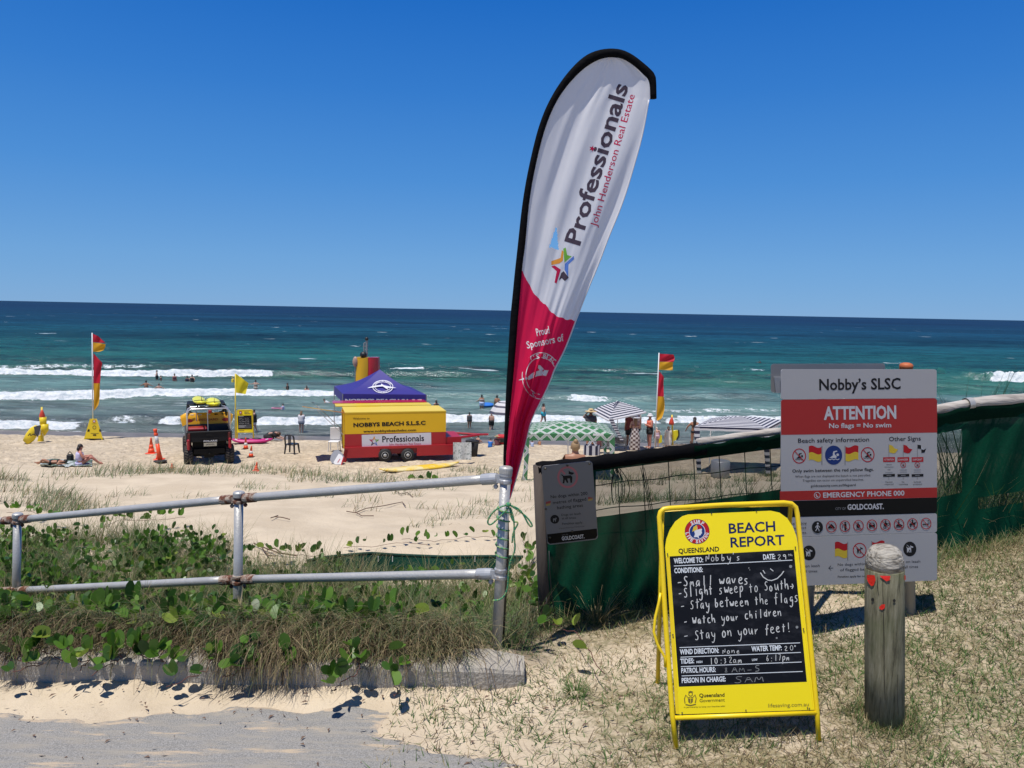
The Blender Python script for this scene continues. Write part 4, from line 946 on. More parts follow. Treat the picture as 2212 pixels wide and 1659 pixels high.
    def dog(p, c, k, key, lv=0, leash=False):
        X = lambda L_: [(c[0] + a * k, c[1] + b * k) for a, b in L_]; p.nxt()
        p.poly(X([(-.55, -.42), (-.42, -.20), (.22, -.28), (.25, .62), (.12, .62), (.05, .12), (-.18, .12), (-.02, .58), (-.14, .64), (-.34, .22), (-.36, .62), (-.50, .62), (-.50, -.10), (-.62, -.36)]), key, lv)
        p.poly(X([(.12, -.70), (.22, -.56), (.62, -.42), (.58, -.22), (.34, -.24), (.10, -.36)]), key, lv)
        if leash: p.strip(X([(.05, -.25), (-.55, -.75)]), .07 * k, key, lv)
    for cx, cy in ((400, 982), (1597, 936)): q.disc((cx, cy), 78, ('pictogram', PRINTK), ry=88); dog(q, (cx, cy), 66, wt, 1, True)
    flag2(q, 860, 862, -1, 152, 180, 210); flag2(q, 1145, 848, 1, 152, 180, 205); dog(q, (1002, 952), 62, bk); bar_ring(q, (1002, 952), 76, 11, 84)
    q.text('Dogs on leash', (232, 1158), (528, 1148), 34, K); q.text('at all times', (290, 1220), (500, 1212), 34, K); q.strip([(634, 1163), (690, 1161)], 6, K); q.strip([(662, 1134), (634, 1163), (664, 1190)], 6, K)
    q.text('No dogs within 200 metres', (742, 1138), (1330, 1118), 34, K); q.text('of flagged bathing areas', (772, 1200), (1310, 1182), 34, K); q.text('Penalties apply for non compliance', (742, 1276), (1270, 1262), 24, K, .012)
    q.text('Dogs on leash', (1426, 1106), (1722, 1098), 34, K); q.text('at all times', (1484, 1168), (1696, 1160), 34, K)
    q.done(p5)
    # second plate seen from the back
    t2 = thing('sign_back', 'plain aluminium sign plate seen from behind, showing above the large beach sign', 'sign', (at(1700, 820, 4.05)))
    N2 = Vector((-.2, -1, 0)).normalized(); o_ = at(1700, 820, 4.06); P2 = PL(o_, N2)
    mb = MB(); mb.slab([P2(x, y) for x, y in sloped(1665, 1912, 786, 785, 848, 848, 6, lambda x, y: (x, y))], N2 * -.003); pl = mb.build('plate', mat('bare_aluminium', (.25, .245, .24), .45, .5, var=.2, vs=4), t2)
    mb = MB(); mb.slab([P2(x, y, .02) for x, y in [(1671, 814), (1690, 814), (1690, 822), (1684, 822), (1684, 848), (1675, 848)]], N2 * -.02); mb.build('bracket', STEEL, pl)
    e0 = P2(1780, 830, -.03); mb = MB(); mb.tube([Vector((e0.x, e0.y, G(e0.x, e0.y) - .1)), e0], .02, 10); mb.build('post', STEEL, t2, True)
big_sign()

# ================================================================ BOLLARD
def bollard():
    b = gnd(1911, 1556); rr = 43 / F * b.y * .955; top = at(1911, 1176, b.y)
    m = bpy.data.materials.new('weathered_timber'); m.use_nodes = True; n = m.node_tree.nodes; l = m.node_tree.links; bs = n['Principled BSDF']; bs.inputs['Roughness'].default_value = .85; bs.inputs['Specular IOR Level'].default_value = .2
    tc = n.new('ShaderNodeTexCoord'); mp = n.new('ShaderNodeMapping'); mp.inputs['Scale'].default_value = (1, 1, .09); l.new(tc.outputs['Object'], mp.inputs[0])
    a = n.new('ShaderNodeTexNoise'); a.inputs['Scale'].default_value = 75; a.inputs['Detail'].default_value = 8; a.inputs['Roughness'].default_value = .7; l.new(mp.outputs[0], a.inputs['Vector'])
    cr = n.new('ShaderNodeValToRGB'); e = cr.color_ramp.elements; e[0].position = .30; e[0].color = (.05, .045, .030, 1); e[1].position = .72; e[1].color = (.30, .28, .195, 1); q = e.new(.46); q.color = (.17, .16, .10, 1); l.new(a.outputs[0], cr.inputs[0])
    g = n.new('ShaderNodeTexNoise'); g.inputs['Scale'].default_value = 5; g.inputs['Detail'].default_value = 5; l.new(tc.outputs['Object'], g.inputs['Vector'])
    mx = n.new('ShaderNodeMix'); mx.data_type = 'RGBA'; mr = n.new('ShaderNodeMapRange'); mr.inputs['From Min'].default_value = .5; mr.inputs['From Max'].default_value = .68; mr.inputs['To Max'].default_value = .65; l.new(g.outputs[0], mr.inputs['Value']); l.new(mr.outputs[0], mx.inputs['Factor']); l.new(cr.outputs[0], mx.inputs['A']); mx.inputs['B'].default_value = (.12, .14, .06, 1); l.new(mx.outputs['Result'], bs.inputs['Base Color'])
    bp = n.new('ShaderNodeBump'); bp.inputs['Strength'].default_value = .8; bp.inputs['Distance'].default_value = .004; l.new(a.outputs[0], bp.inputs['Height']); l.new(bp.outputs[0], bs.inputs['Normal'])
    cut = mat('end_grain', (.40, .37, .31), .85, c2=(.16, .14, .11), vs=30, lo=.46, hi=.62, bump=.6, bs=40, stretch=(.5, 1.6, 2.2))
    t = thing('timber_bollard', 'round weathered timber bollard with domed top and scraps of red reflector tape', 'bollard', b)
    AX = (top - b).normalized(); H = (top - b).length; n_ = 40
    mb = MB(); prof = [(rr * 1.0, -.08), (rr, H * .3), (rr * .995, H * .62), (rr * .985, H - rr * 1.35), (rr * .96, H - rr * 1.3)]
    mb.lathe(b, prof, n_, axis=AX)
    for i, v in enumerate(mb.v):
        c_ = b + AX * (Vector(v) - b).dot(AX); r_ = Vector(v) - c_; a_ = math.atan2(r_.y, r_.x); k_ = 1 + .012 * math.sin(a_ * 5 + 1) + .008 * math.sin(a_ * 13 + v[2] * 3); mb.v[i] = tuple(c_ + r_ * k_)
    po = mb.build('post', m, t, True)
    mb = MB(); mb.lathe(b, [(rr * .96, H - rr * 1.31), (rr * .965, H - rr * .95), (rr * .93, H - rr * .66), (rr * .83, H - rr * .38), (rr * .64, H - rr * .16), (rr * .35, H - rr * .04), (0, H)], n_, axis=AX); mb.build('domed_top', cut, t, True)
    def onpost(x, y, l=0):
        d = ray(x, y); e = d - AX * d.dot(AX); w_ = EYE - b; w_ = w_ - AX * w_.dot(AX); A = e.dot(e); B = 2 * w_.dot(e); C = w_.dot(w_) - (rr * 1.014 + l) ** 2; dd = B * B - 4 * A * C
        return EYE + d * ((-B - math.sqrt(max(dd, 0))) / (2 * A))
    U = lambda x, y: (1536.1 + x * .30555, 1206.9 + y * .30555)
    redt = mat('red_tape', (.75, .02, .012), .35)
    for pg in ([(1102, 114), (1155, 116), (1163, 150), (1150, 188), (1132, 193), (1112, 170), (1100, 140)], [(1190, 120), (1268, 122), (1262, 152), (1240, 160), (1212, 140)], [(1188, 342), (1206, 324), (1230, 322), (1228, 348), (1208, 362), (1190, 354)], [(1365, 116), (1376, 118), (1376, 150), (1366, 150)]):
        mb = MB(); mb.add([onpost(*U(*p), .0015) for p in pg], [tuple(range(len(pg)))]); mb.build('reflector_scrap', redt, t)
    for c, r_ in (((1142, 290), 11), ((1295, 297), 10)):
        mb = MB(); mb.add([onpost(*U(c[0] + r_ * math.cos(k), c[1] + r_ * 1.2 * math.sin(k)), .0012) for k in [i * .63 for i in range(10)]], [tuple(range(10))]); mb.build('bolt_hole', BLACK, t)
    for xs in ([(1212, 130), (1216, 300), (1222, 560), (1224, 850), (1230, 1000)], [(1180, 125), (1176, 190), (1184, 260)], [(1318, 820), (1322, 1100)], [(1196, 980), (1190, 1130)]):
        L, Rr = [], []
        for i, p in enumerate(xs): wd = 3.0 * (1 - abs(i / (len(xs) - 1) - .5)); L.append(onpost(*U(p[0] - wd, p[1]), .0008)); Rr.append(onpost(*U(p[0] + wd, p[1]), .0008))
        mb = MB(); mb.add(L + Rr, [(i, i + 1, len(L) + i + 1, len(L) + i) for i in range(len(L) - 1)]); mb.build('crack', mat('crack_dark', (.02, .017, .012), .9), t)
bollard()
# ================================================================ SHADE CLOTH FENCE
def fenceY(px): return 4.2 + (px - 1155) / 1057 * .75
TOPL = [(1150, 1004), (1165, 1000), (1250, 992), (1316, 983), (1400, 972), (1498, 960), (1520, 957), (1600, 946), (1690, 934), (1800, 915), (1900, 900), (2025, 890), (2075, 879), (2130, 872), (2212, 866), (2330, 858), (2600, 840)]
def topy(px): return float(np.interp(px, [p[0] for p in TOPL], [p[1] for p in TOPL]))
def cloth(name, alpha, c, thr=None):
    m = bpy.data.materials.new(name); m.use_nodes = True; n = m.node_tree.nodes; l = m.node_tree.links; b = n['Principled BSDF']
    b.inputs['Roughness'].default_value = .8; b.inputs['Specular IOR Level'].default_value = .03; b.inputs['Alpha'].default_value = alpha
    tc = n.new('ShaderNodeTexCoord'); mp = n.new('ShaderNodeMapping'); mp.inputs['Scale'].default_value = (1, 1, 5); l.new(tc.outputs['Object'], mp.inputs[0])
    nz = n.new('ShaderNodeTexNoise'); nz.inputs['Scale'].default_value = 60; nz.inputs['Detail'].default_value = 5; l.new(mp.outputs[0], nz.inputs['Vector'])
    n2 = n.new('ShaderNodeTexNoise'); n2.inputs['Scale'].default_value = 2.2; n2.inputs['Detail'].default_value = 4; l.new(tc.outputs['Object'], n2.inputs['Vector'])
    mu = n.new('ShaderNodeMath'); mu.operation = 'MULTIPLY'; l.new(nz.outputs[0], mu.inputs[0]); l.new(n2.outputs[0], mu.inputs[1])
    mx = n.new('ShaderNodeMix'); mx.data_type = 'RGBA'; l.new(mu.outputs[0], mx.inputs['Factor']); mx.inputs['A'].default_value = (*[v * .35 for v in c], 1); mx.inputs['B'].default_value = (*[v * 2.3 for v in c], 1); l.new(mx.outputs['Result'], b.inputs['Base Color'])
    return m
def shade_fence():
    base = gnd(1180, 1385)
    t = thing('shade_cloth_fence', 'dark green shade cloth fence with a weathered top log, running right behind the signs', 'fence', base)
    green = cloth('shade_cloth_green', .990, (.0036, .052, .028)); win = cloth('shade_cloth_thin', .62, (.016, .050, .030)); band = cloth('shade_cloth_band', 1., (.004, .026, .014)); black = mat('black_wrap', (.004, .004, .005), .8, bump=.5, bs=12, spec=.08)
    # thin places in the cloth: (x0,x1,drop of top below the rail, height) in photograph measure
    def P(px, py, o=0.): return at(px, py, fenceY(px) + o)
    def boty(px):
        Y = fenceY(px); lo, hi = 1000, 1500
        for _ in range(22):
            m_ = (lo + hi) / 2; p = at(px, m_, Y)
            if p.z < G(p.x, p.y) - .03: hi = m_
            else: lo = m_
        return lo
    xs = list(np.arange(1168, 2620, 7.0)); nv = 34; rows = []
    bys = [boty(x) for x in xs]
    PP = []
    for j in range(nv + 1):
        r_ = []
        for x, by in zip(xs, bys):
            ty = topy(x) + 22; y = ty + (by - ty) * j / nv; sag = .012 * math.sin(x * .045 + j * .12) + .010 * math.sin(x * .11 + j * .3) + .02 * (j / nv) * math.sin(x * .02)
            r_.append((x, y, sag))
        PP.append(r_)
    def is_win(x, v):
        if 1290 < x < 1690: return .03 < v < .31
        if 2015 < x < 2078: return .10 < v < .57
        if 2112 < x < 2220: return .63 < v < .70
        return False
    for nm, m_, sel in (('cloth', green, False), ('cloth_window', win, True)):
        mb = MB(); mb.grid([[P(x, y, s_) for x, y, s_ in r_] for r_ in PP]); W = len(xs); keep = []
        for k, f in enumerate(mb.f):
            j, i = divmod(f[0], W); x = PP[j][i][0] + 3.5; y = (PP[j][i][1] + PP[j + 1][i][1]) / 2
            if is_win(x, (j + .5) / nv) == sel: keep.append(k)
        mb.f = [mb.f[k] for k in keep]; mb.mi = [0] * len(keep); mb.build(nm, m_, t, True)
    # folded hem of the cloth under the rail
    mb = MB(); g = [[], [], [], []]
    for x in np.arange(1500, 2620, 8.0):
        y = topy(x); w_ = 2.0 * math.sin(x * .05) + 1.5 * math.sin(x * .13)
        g[0].append(P(x, y + 3 + w_, -.036)); g[1].append(P(x, y + 10 + w_, -.040)); g[2].append(P(x, y + 26 + w_ * .5, -.02)); g[3].append(P(x, y + 33, -.012))
    mb.grid(g); mb.build('cloth_hem', band, t, True)
    # top logs
    log = mat('weathered_log', (.46, .42, .37), .8, c2=(.24, .21, .18), vs=26, lo=.46, hi=.68, bump=.5, bs=50, stretch=(.12, 1, 1))
    joints = [1505, 1688, 1900, 2092, 2330, 2620]
    for i in range(len(joints) - 1):
        a, b_ = joints[i] + 1, joints[i + 1] - 1; n = 14
        mb = MB(); mb.tube([P(x, topy(x) - 4, 0) for x in np.linspace(a, b_, n)], [.021 + .002 * math.sin(k * 1.3 + i) + (.011 if i >= 2 else 0) + (.006 if i >= 3 else 0) for k in range(n)], 14); mb.build('top_log', log, t, True)
    mb = MB(); mb.tube([P(x, topy(x) - 4, -.0) for x in np.linspace(2086, 2098, 3)], .0415, 14, cap=False); st = mb.build('strap', GALV, t, True)
    mb = MB(); pts = [P(x, topy(x) + 13, -.0) for x in np.linspace(1160, 1522, 30)]
    mb.tube(pts, [.032 + .003 * math.sin(k * .9) for k in range(30)], 12, ry=[.041 + .003 * math.sin(k * 1.7) for k in range(30)], up=(0, 1, 0)); mb.build('black_wrapping', black, t, True)
    mb = MB(); mb.grid([[P(x, topy(x) + 20 + (1202 - topy(x) - 20) * v, -.012 + .006 * math.sin(v * 9 + x)) for x in (1160, 1172, 1185, 1200)] for v in [k / 8 for k in range(9)]]); mb.build('black_wrapping', black, t, True)
    # end post and posts behind the cloth
    wood = mat('fence_post_wood', (.07, .055, .045), .85, var=.35, vs=16, stretch=(1, 1, .15), bump=.4, bs=40)
    for i, x in enumerate((1163, 1905, 2300)):
        a = at(x, topy(x) + 4, fenceY(x) + (.0 if i == 0 else .06)); b_ = Vector((a.x + (.02 if i == 0 else 0), a.y, G(a.x, a.y) - .2))
        if i == 0: b_ = at(1181, 1385, 4.2); b_.z -= .1
        mb = MB(); mb.tube([b_, a], [.034, .030], 10); mb.build('post', wood, t, True)
    # wire netting behind the thin cloth
    wm = mat('wire_dark', (.010, .010, .010), .5)
    for x0 in np.arange(1333, 1690, 55.3):
        mb = MB(); mb.tube([P(x0 + (y - 1000) * .10 * .5, y, .03) for y in np.linspace(topy(x0) + 18, 1180, 8)], .0030, 5); mb.build('wire', wm, t)
    for k in range(3):
        mb = MB(); mb.tube([P(x, np.interp(x, [1284, 1683], [1048, 1005]) + k * 54 + 1.5 * math.sin(x * .05 + k), .03) for x in np.linspace(1284, 1690, 30)], .0030, 5); mb.build('wire', wm, t)
    mb = MB(); mb.tube([at(x, y, 4.13) for x, y in [(1186, 1190), (1188, 1240), (1192, 1290), (1199, 1322), (1196, 1345), (1190, 1352), (1184, 1340), (1180, 1290)]], .003, 6); mb.build('cord', wm, t, True)
    # hanging dog sign, tilted forward to turn its face out of the sun
    a = at(1169, 1010, 4.06); N = Vector((-.10, -1, -.36)).normalized(); Pm = PL(at(1225, 1090, 4.085), N)
    t2 = thing('dog_sign', 'dull grey sign forbidding dogs, hung on the left end of the green fence', 'sign', Pm(1231, 1176))
    C = lambda x, y: ((2000 + x / 1.9514) * .54861, (1750 + y / 1.9514) * .54861)
    def Cq(u, v): tl, tr, br, bl = (256, 165), (648, 124), (694, 726), (303, 772); return C(*[(tl[i] * (1 - u) + tr[i] * u) * (1 - v) + (bl[i] * (1 - u) + br[i] * u) * v for i in (0, 1)])
    ru, rv = .07, .045; rr = [Cq(cu + ru * math.cos(R(a_ + 18 * i)), cv + rv * math.sin(R(a_ + 18 * i))) for cu, cv, a_ in ((1 - ru, rv, -90), (1 - ru, 1 - rv, 0), (ru, 1 - rv, 90), (ru, rv, 180)) for i in range(6)]
    fm = mat('dog_sign_shade_grey', (.20, .20, .203), .6, spec=.2)  # face colour lowered to carry the shade lying on the sign
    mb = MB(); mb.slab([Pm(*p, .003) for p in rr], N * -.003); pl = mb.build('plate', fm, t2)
    mb = MB(); mb.slab([Pm(*Cq(u, v), .0034) for u, v in ((.012, .862), (.988, .862), (.988, .95), (.95, .985), (.05, .985), (.012, .95))], N * -.0003); mb.build('council_band', mat('sign_black', (.01, .01, .01)), t2)
    pr = Print(lambda x, y, l=0: Pm(*C(x, y), .0036 + l), .0002); pk = ('prohibition_ring', mat('faded_pink', (.42, .13, .15), .6)); K = ('lettering', PRINTK)
    pr.ring((459, 248), 72, 15, pk, ry=76); pr.strip([(412, 196), (440, 226)], 14, pk); X = lambda L_: [(457 + a_ * 62, 252 + b_ * 62) for a_, b_ in L_]
    bk = ('dog_pictogram', PRINTK)
    pr.poly(X([(-.72, -.42), (-.45, -.22), (.40, -.30), (.62, -.10), (.58, .64), (.38, .64), (.30, .10), (-.02, .12), (.12, .60), (-.05, .68), (-.30, .22), (-.38, .72), (-.58, .70), (-.52, .1), (-.58, -.15), (-.76, -.32)]), bk); pr.poly(X([(.18, -.90), (.32, -.72), (.82, -.60), (.72, -.40), (.50, -.36), (.14, -.46)]), bk)
    pr.text('No dogs within 200', (330, 412), (612, 384), 26, K, .004); pr.text('metres of flagged', (347, 456), (602, 428), 26, K, .004); pr.text('bathing areas', (379, 495), (577, 475), 26, K, .004)
    pr.text('Dogs on leash', (412, 547), (560, 535), 18, K); pr.text('at all times.', (415, 573), (526, 567), 18, K); pr.text('Penalties apply.', (417, 616), (578, 603), 18, K); pr.text('Council of the City of Gold Coast', (396, 647), (588, 628), 9, K)
    pr.text('GOLDCOAST.', (415, 734), (589, 716), 30, ('lettering', PRINTW), .03, 1); pr.text('CITY OF', (415, 699), (462, 693), 9, ('lettering', PRINTG), 0, 1)
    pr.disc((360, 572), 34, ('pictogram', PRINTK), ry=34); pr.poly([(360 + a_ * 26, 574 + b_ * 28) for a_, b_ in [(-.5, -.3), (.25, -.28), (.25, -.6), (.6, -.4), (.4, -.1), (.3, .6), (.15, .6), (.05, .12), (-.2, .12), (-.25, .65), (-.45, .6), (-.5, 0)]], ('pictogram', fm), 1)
    for x0 in (292, 616): y0 = 438 if x0 < 400 else 400; pr.poly([(x0, y0), (x0 + 38, y0 - 8 if x0 < 400 else y0 + 8), (x0 + 36, y0 + 10), (x0, y0 + 18)], ('flag_picture', mat('faded_red', (.30, .05, .05)))); pr.poly([(x0, y0 + 18), (x0 + 36, y0 + 10), (x0 + 34, y0 + 26), (x0, y0 + 32)], ('flag_picture', mat('faded_yellow', (.35, .26, .07))))
    for p in ((287, 184), (457, 160), (626, 146), (291, 494), (322, 711), (494, 663)):
        mb = MB(); mb.lathe(Pm(*C(*p), .004), [(.007, 0), (.005, .003), (0, .004)], 10, axis=N); mb.build('screw', mat('rivet', (.1, .1, .1)), pl)
    pr.done(pl)
shade_fence()
def tangles():
    m = mat('dead_black_stem', (.012, .010, .008), .9)
    for lab, cx, y0, y1, n in (('black dead weed tangled in the fence netting beside the dog sign', 1332, 1008, 1092, 9), ('thin dead black stem leaning in the fence window', 1392, 1010, 1200, 3)):
        Y = fenceY(cx) + .05; t = thing('dead_weed', lab, 'dead plant', at(cx, y1 + 60, Y)); q = random.Random(cx)
        for k in range(n):
            x = cx + q.uniform(-6, 6) if n > 5 else cx - 8 + 12 * k * .3; mb = MB(); pts = []; dx = q.uniform(-26, 26) if n > 5 else 8
            for j in range(7): v = j / 6; pts.append(at(x + dx * math.sin(v * 2.6) * (1 if n > 5 else .5) + v * (0 if n > 5 else 30), y0 + (y1 - y0) * v * q.uniform(.9, 1.0), Y + .02 * math.sin(j + k)))
            mb.tube(pts, [.0018, .0024, .0024, .0022, .002, .0018, .001], 4); mb.build('stem', m, t)
tangles()
def low_fence():
    t = thing('buried_sand_fence', 'low strip of dark green sand fence half buried along the dune behind the railing', 'fence', gnd(860, 1225))
    m = cloth('shade_cloth_low', 1., (.010, .055, .040)); top = [(662, 1212), (700, 1204), (760, 1198), (800, 1195), (860, 1199), (960, 1203), (1060, 1202), (1130, 1203)]
    Yc = 6.45; mb = MB(); g = [[], [], []]
    xs = np.linspace(662, 1130, 50)
    for x in xs:
        y = float(np.interp(x, [p[0] for p in top], [p[1] for p in top])); a = at(x, y, Yc + .03 * math.sin(x * .03)); g[0].append(a); g[1].append(a + Vector((0, -.012, -.02))); g[2].append(a + Vector((0, .0, -.32 if x > 680 else -.06)))
    mb.grid(g); mb.build('cloth', m, t, True)
    mb = MB(); mb.tube([p + Vector((0, 0, .002)) for p in g[0]], .012, 8); mb.build('top_roll', cloth('shade_cloth_roll', 1., (.020, .060, .048)), t, True)
    for x in (817, 848, 1026): 
        a = at(x, 1200, Yc - .03); mb = MB(); mb.box((a.x, a.y, a.z - .03), (.006, .004, .05)); mb.build('tie', PRINTW, t)
low_fence()

# ================================================================ PLANTS
def leafmats():
    def lm(n_, c, tr): return mat(n_, c, .38, var=.28, vs=18, trans=tr, spec=.4, coords='Object')
    return lm
LM = leafmats()
def fol(n_, c, c2, trans=.3, vs=1.2):
    """foliage colour that drifts over the place as well as blade to blade"""
    m = mat(n_, c, .6, c2=c2, vs=vs, lo=.35, hi=.65, trans=trans, spec=.25); return m
GRASS = [fol('blade_grey_green', (.165, .205, .105), (.085, .12, .060)), fol('blade_olive', (.20, .20, .08), (.11, .14, .05)), fol('blade_straw', (.44, .36, .20), (.30, .23, .12)), fol('blade_brown', (.20, .145, .085), (.12, .085, .05)), fol('blade_green', (.11, .20, .050), (.06, .12, .025))]
def blades(P, L, az, th0, kap, wd, ns=3, curl=None):
    """P (n,3) roots; L length; az heading; th0 lean from vertical at the root; kap added lean towards the tip; returns verts, faces"""
    n = len(P); T = np.linspace(0, 1, ns + 1); pos = [P]; th = th0.copy(); cur = P.copy(); az = az.copy()
    for i in range(ns):
        th = th0 + kap * (i + .5) / ns; st = (L / ns)[:, None]
        if curl is not None: az = az + curl / ns
        cur = cur + st * np.stack([np.sin(th) * np.cos(az), np.sin(th) * np.sin(az), np.cos(th)], 1); pos.append(cur)
    sidea = az + math.pi / 2 + rs.uniform(-.9, .9, n); S = np.stack([np.cos(sidea), np.sin(sidea), 0 * az], 1)
    V = []
    for i, p in enumerate(pos):
        w_ = (wd * (1 - (i / ns) ** 1.6 * .88) / 2)[:, None]; V += [p - S * w_, p + S * w_]
    V = np.stack(V, 1).reshape(-1, 3); k = 2 * (ns + 1); b = (np.arange(n) * k)[:, None]
    Fq = np.concatenate([np.stack([b[:, 0] + 2 * i, b[:, 0] + 2 * i + 1, b[:, 0] + 2 * i + 3, b[:, 0] + 2 * i + 2], 1) for i in range(ns)])
    return V, Fq, np.tile(np.arange(n), ns)
def blade_obj(name, P, L, az, th0, kap, wd, mi, mats, ns=3, label=None, curl=None):
    V, Fq, own = blades(P, L, az, th0, kap, wd, ns, curl); o = np_mesh(name, V, Fq, mats, mi=mi[own], smooth=True); return kind(o, 'stuff')
U_ = rs.uniform
def veg_edge(X): return np.interp(X, [-6, -3.4, -2.5, -1.9, -1.2, -.2], [7.0, 7.0, 6.9, 6.3, 5.9, 5.9])
def bank_density(X, Y):
    nb = fbm(X * 1.3, Y * 1.3, 111, 3)
    d = (1 - ss(-.25, .35, Y - veg_edge(X) + (nb - .5) * 1.6)) * (1 - ss(.0, .3, X + (nb - .5) * .3))
    pp = gnd(212, 1200); d = d * (1 - .95 * np.exp(-(((X - pp.x) / .30) ** 2 + ((Y - pp.y) / .28) ** 2) ** 2))
    return d
def bank_grass():
    def pts(n, y0, y1, x0=-6.2, x1=.35, dens=bank_density):
        X = U_(x0, x1, n); Y = U_(y0, y1, n); k = U_(0, 1, n) < dens(X, Y); X, Y = X[k], Y[k]; return np.stack([X, Y, zt(X, Y) - .01], 1)
    # clumped: roots gather round tussock centres
    def clump(n, per, y0, y1, rad, x0=-6.2, x1=.3):
        c = pts(n, y0, y1, x0, x1); c = np.repeat(c, per, 0); m = len(c); r_ = rad * np.sqrt(U_(0, 1, m)); a = U_(0, 6.283, m); X = c[:, 0] + r_ * np.cos(a); Y = np.maximum(c[:, 1] + r_ * np.sin(a), 3.56); return np.stack([X, Y, zt(X, Y) - .01], 1), a, c
    P, a, c = clump(1350, 42, 3.56, 7.4, .08); n = len(P); hue = fbm(c[:, 0] * 1.6, c[:, 1] * 1.6, 121, 3)
    far = ss(3.5, 5.5, P[:, 1]); L = U_(.16, .44, n) * (.80 + .30 * far) * (.65 + .35 * ss(3.62, 3.85, P[:, 1])) * np.where(c[:, 0] < -2.0, .85, 1.0); th = U_(.05, .75, n); kap = U_(.3, 1.7, n)
    mi = np.where(U_(0, 1, n) < .20, 2, np.where(hue > .52, 1, 0)); mi = np.where(U_(0, 1, n) < .10, 3, mi); mi = np.where((hue < .50) & (U_(0, 1, n) < .55), 4, mi)
    blade_obj('bank_grass', P, L, a + U_(-.7, .7, n), th, kap, U_(.0022, .0050, n), mi, GRASS, 4)
    # dry tangle low down
    P = pts(25000, 3.6, 6.4); n = len(P); P[:, 2] += U_(0, .07, n)
    blade_obj('dry_tangle', P, U_(.10, .28, n), U_(0, 6.283, n), U_(.6, 1.5, n), U_(-.3, 1.6, n), U_(.0018, .0040, n), rs.choice([2, 3, 4, 1, 0], n), GRASS, 4, curl=U_(-1.6, 1.6, n))
    # thatch hanging over the kerb in hanks
    X = U_(-6, .12, 16000); h = fbm(X * 2.0, X * 0 + 2, 131, 3); X = X[(h > .56) | (U_(0, 1, len(X)) < .03)]; n = len(X)
    P = np.stack([X, U_(3.36, 3.56, n), U_(.11, .24, n)], 1)
    blade_obj('hanging_thatch', P, U_(.12, .28, n), -math.pi / 2 + U_(-.7, .7, n), U_(.5, 1.6, n), U_(1.2, 2.1, n), U_(.0020, .0042, n), rs.choice([2, 3, 3, 3, 1], n), GRASS, 5, curl=U_(-.6, .6, n))
    # long grass drooping forward over the kerb in hanks
    def droop(n, y0, y1, thr, name, Ls, mats, x0=-6.2, x1=.22):
        X = U_(x0, x1, n); Y = U_(y0, y1, n); h = fbm(X * 1.9, Y * 1.1, 133, 3); k = h > thr; X, Y = X[k], Y[k]; m = len(X); P = np.stack([X, Y, zt(X, Y) + U_(.0, .07, m)], 1)
        blade_obj(name, P, U_(Ls[0], Ls[1], m), -math.pi / 2 + rs.normal(0, .55, m), U_(-.1, .6, m), U_(1.3, 2.7, m), U_(.0022, .0046, m), rs.choice(mats, m), GRASS, 6, curl=U_(-.7, .7, m))
    droop(26000, 3.58, 4.5, .46, 'drooping_grass', (.18, .40), [2, 3, 3, 0, 0, 1, 4])
    droop(9000, 3.46, 3.66, .50, 'drooping_thatch', (.14, .30), [2, 3, 3, 1])
    droop(4200, 3.45, 3.95, .10, 'drooping_thatch', (.14, .34), [2, 2, 3, 1, 0], -1.15, -.16)
    # spinifex seed heads: straw coloured stars
    S = pts(70, 3.6, 6.3); S = np.concatenate([S, np.stack([[p.x, p.y, p.z] for p in [gnd(x, y) for x, y in [(130, 1275), (520, 1385), (575, 1365), (1040, 1290), (880, 1435), (400, 1260), (45, 1345), (70, 1440), (640, 1440), (960, 1400), (300, 1330), (760, 1265)]]])])
    S[:, 2] += U_(.10, .24, len(S)); c = np.repeat(S, 46, 0); n = len(c)
    blade_obj('spinifex_seedheads', c, U_(.06, .15, n), U_(0, 6.283, n), np.arccos(U_(-.6, 1, n)), U_(-.1, .3, n), U_(.0014, .0026, n), rs.choice([2, 2, 2, 1], n), GRASS, 2)
bank_grass()
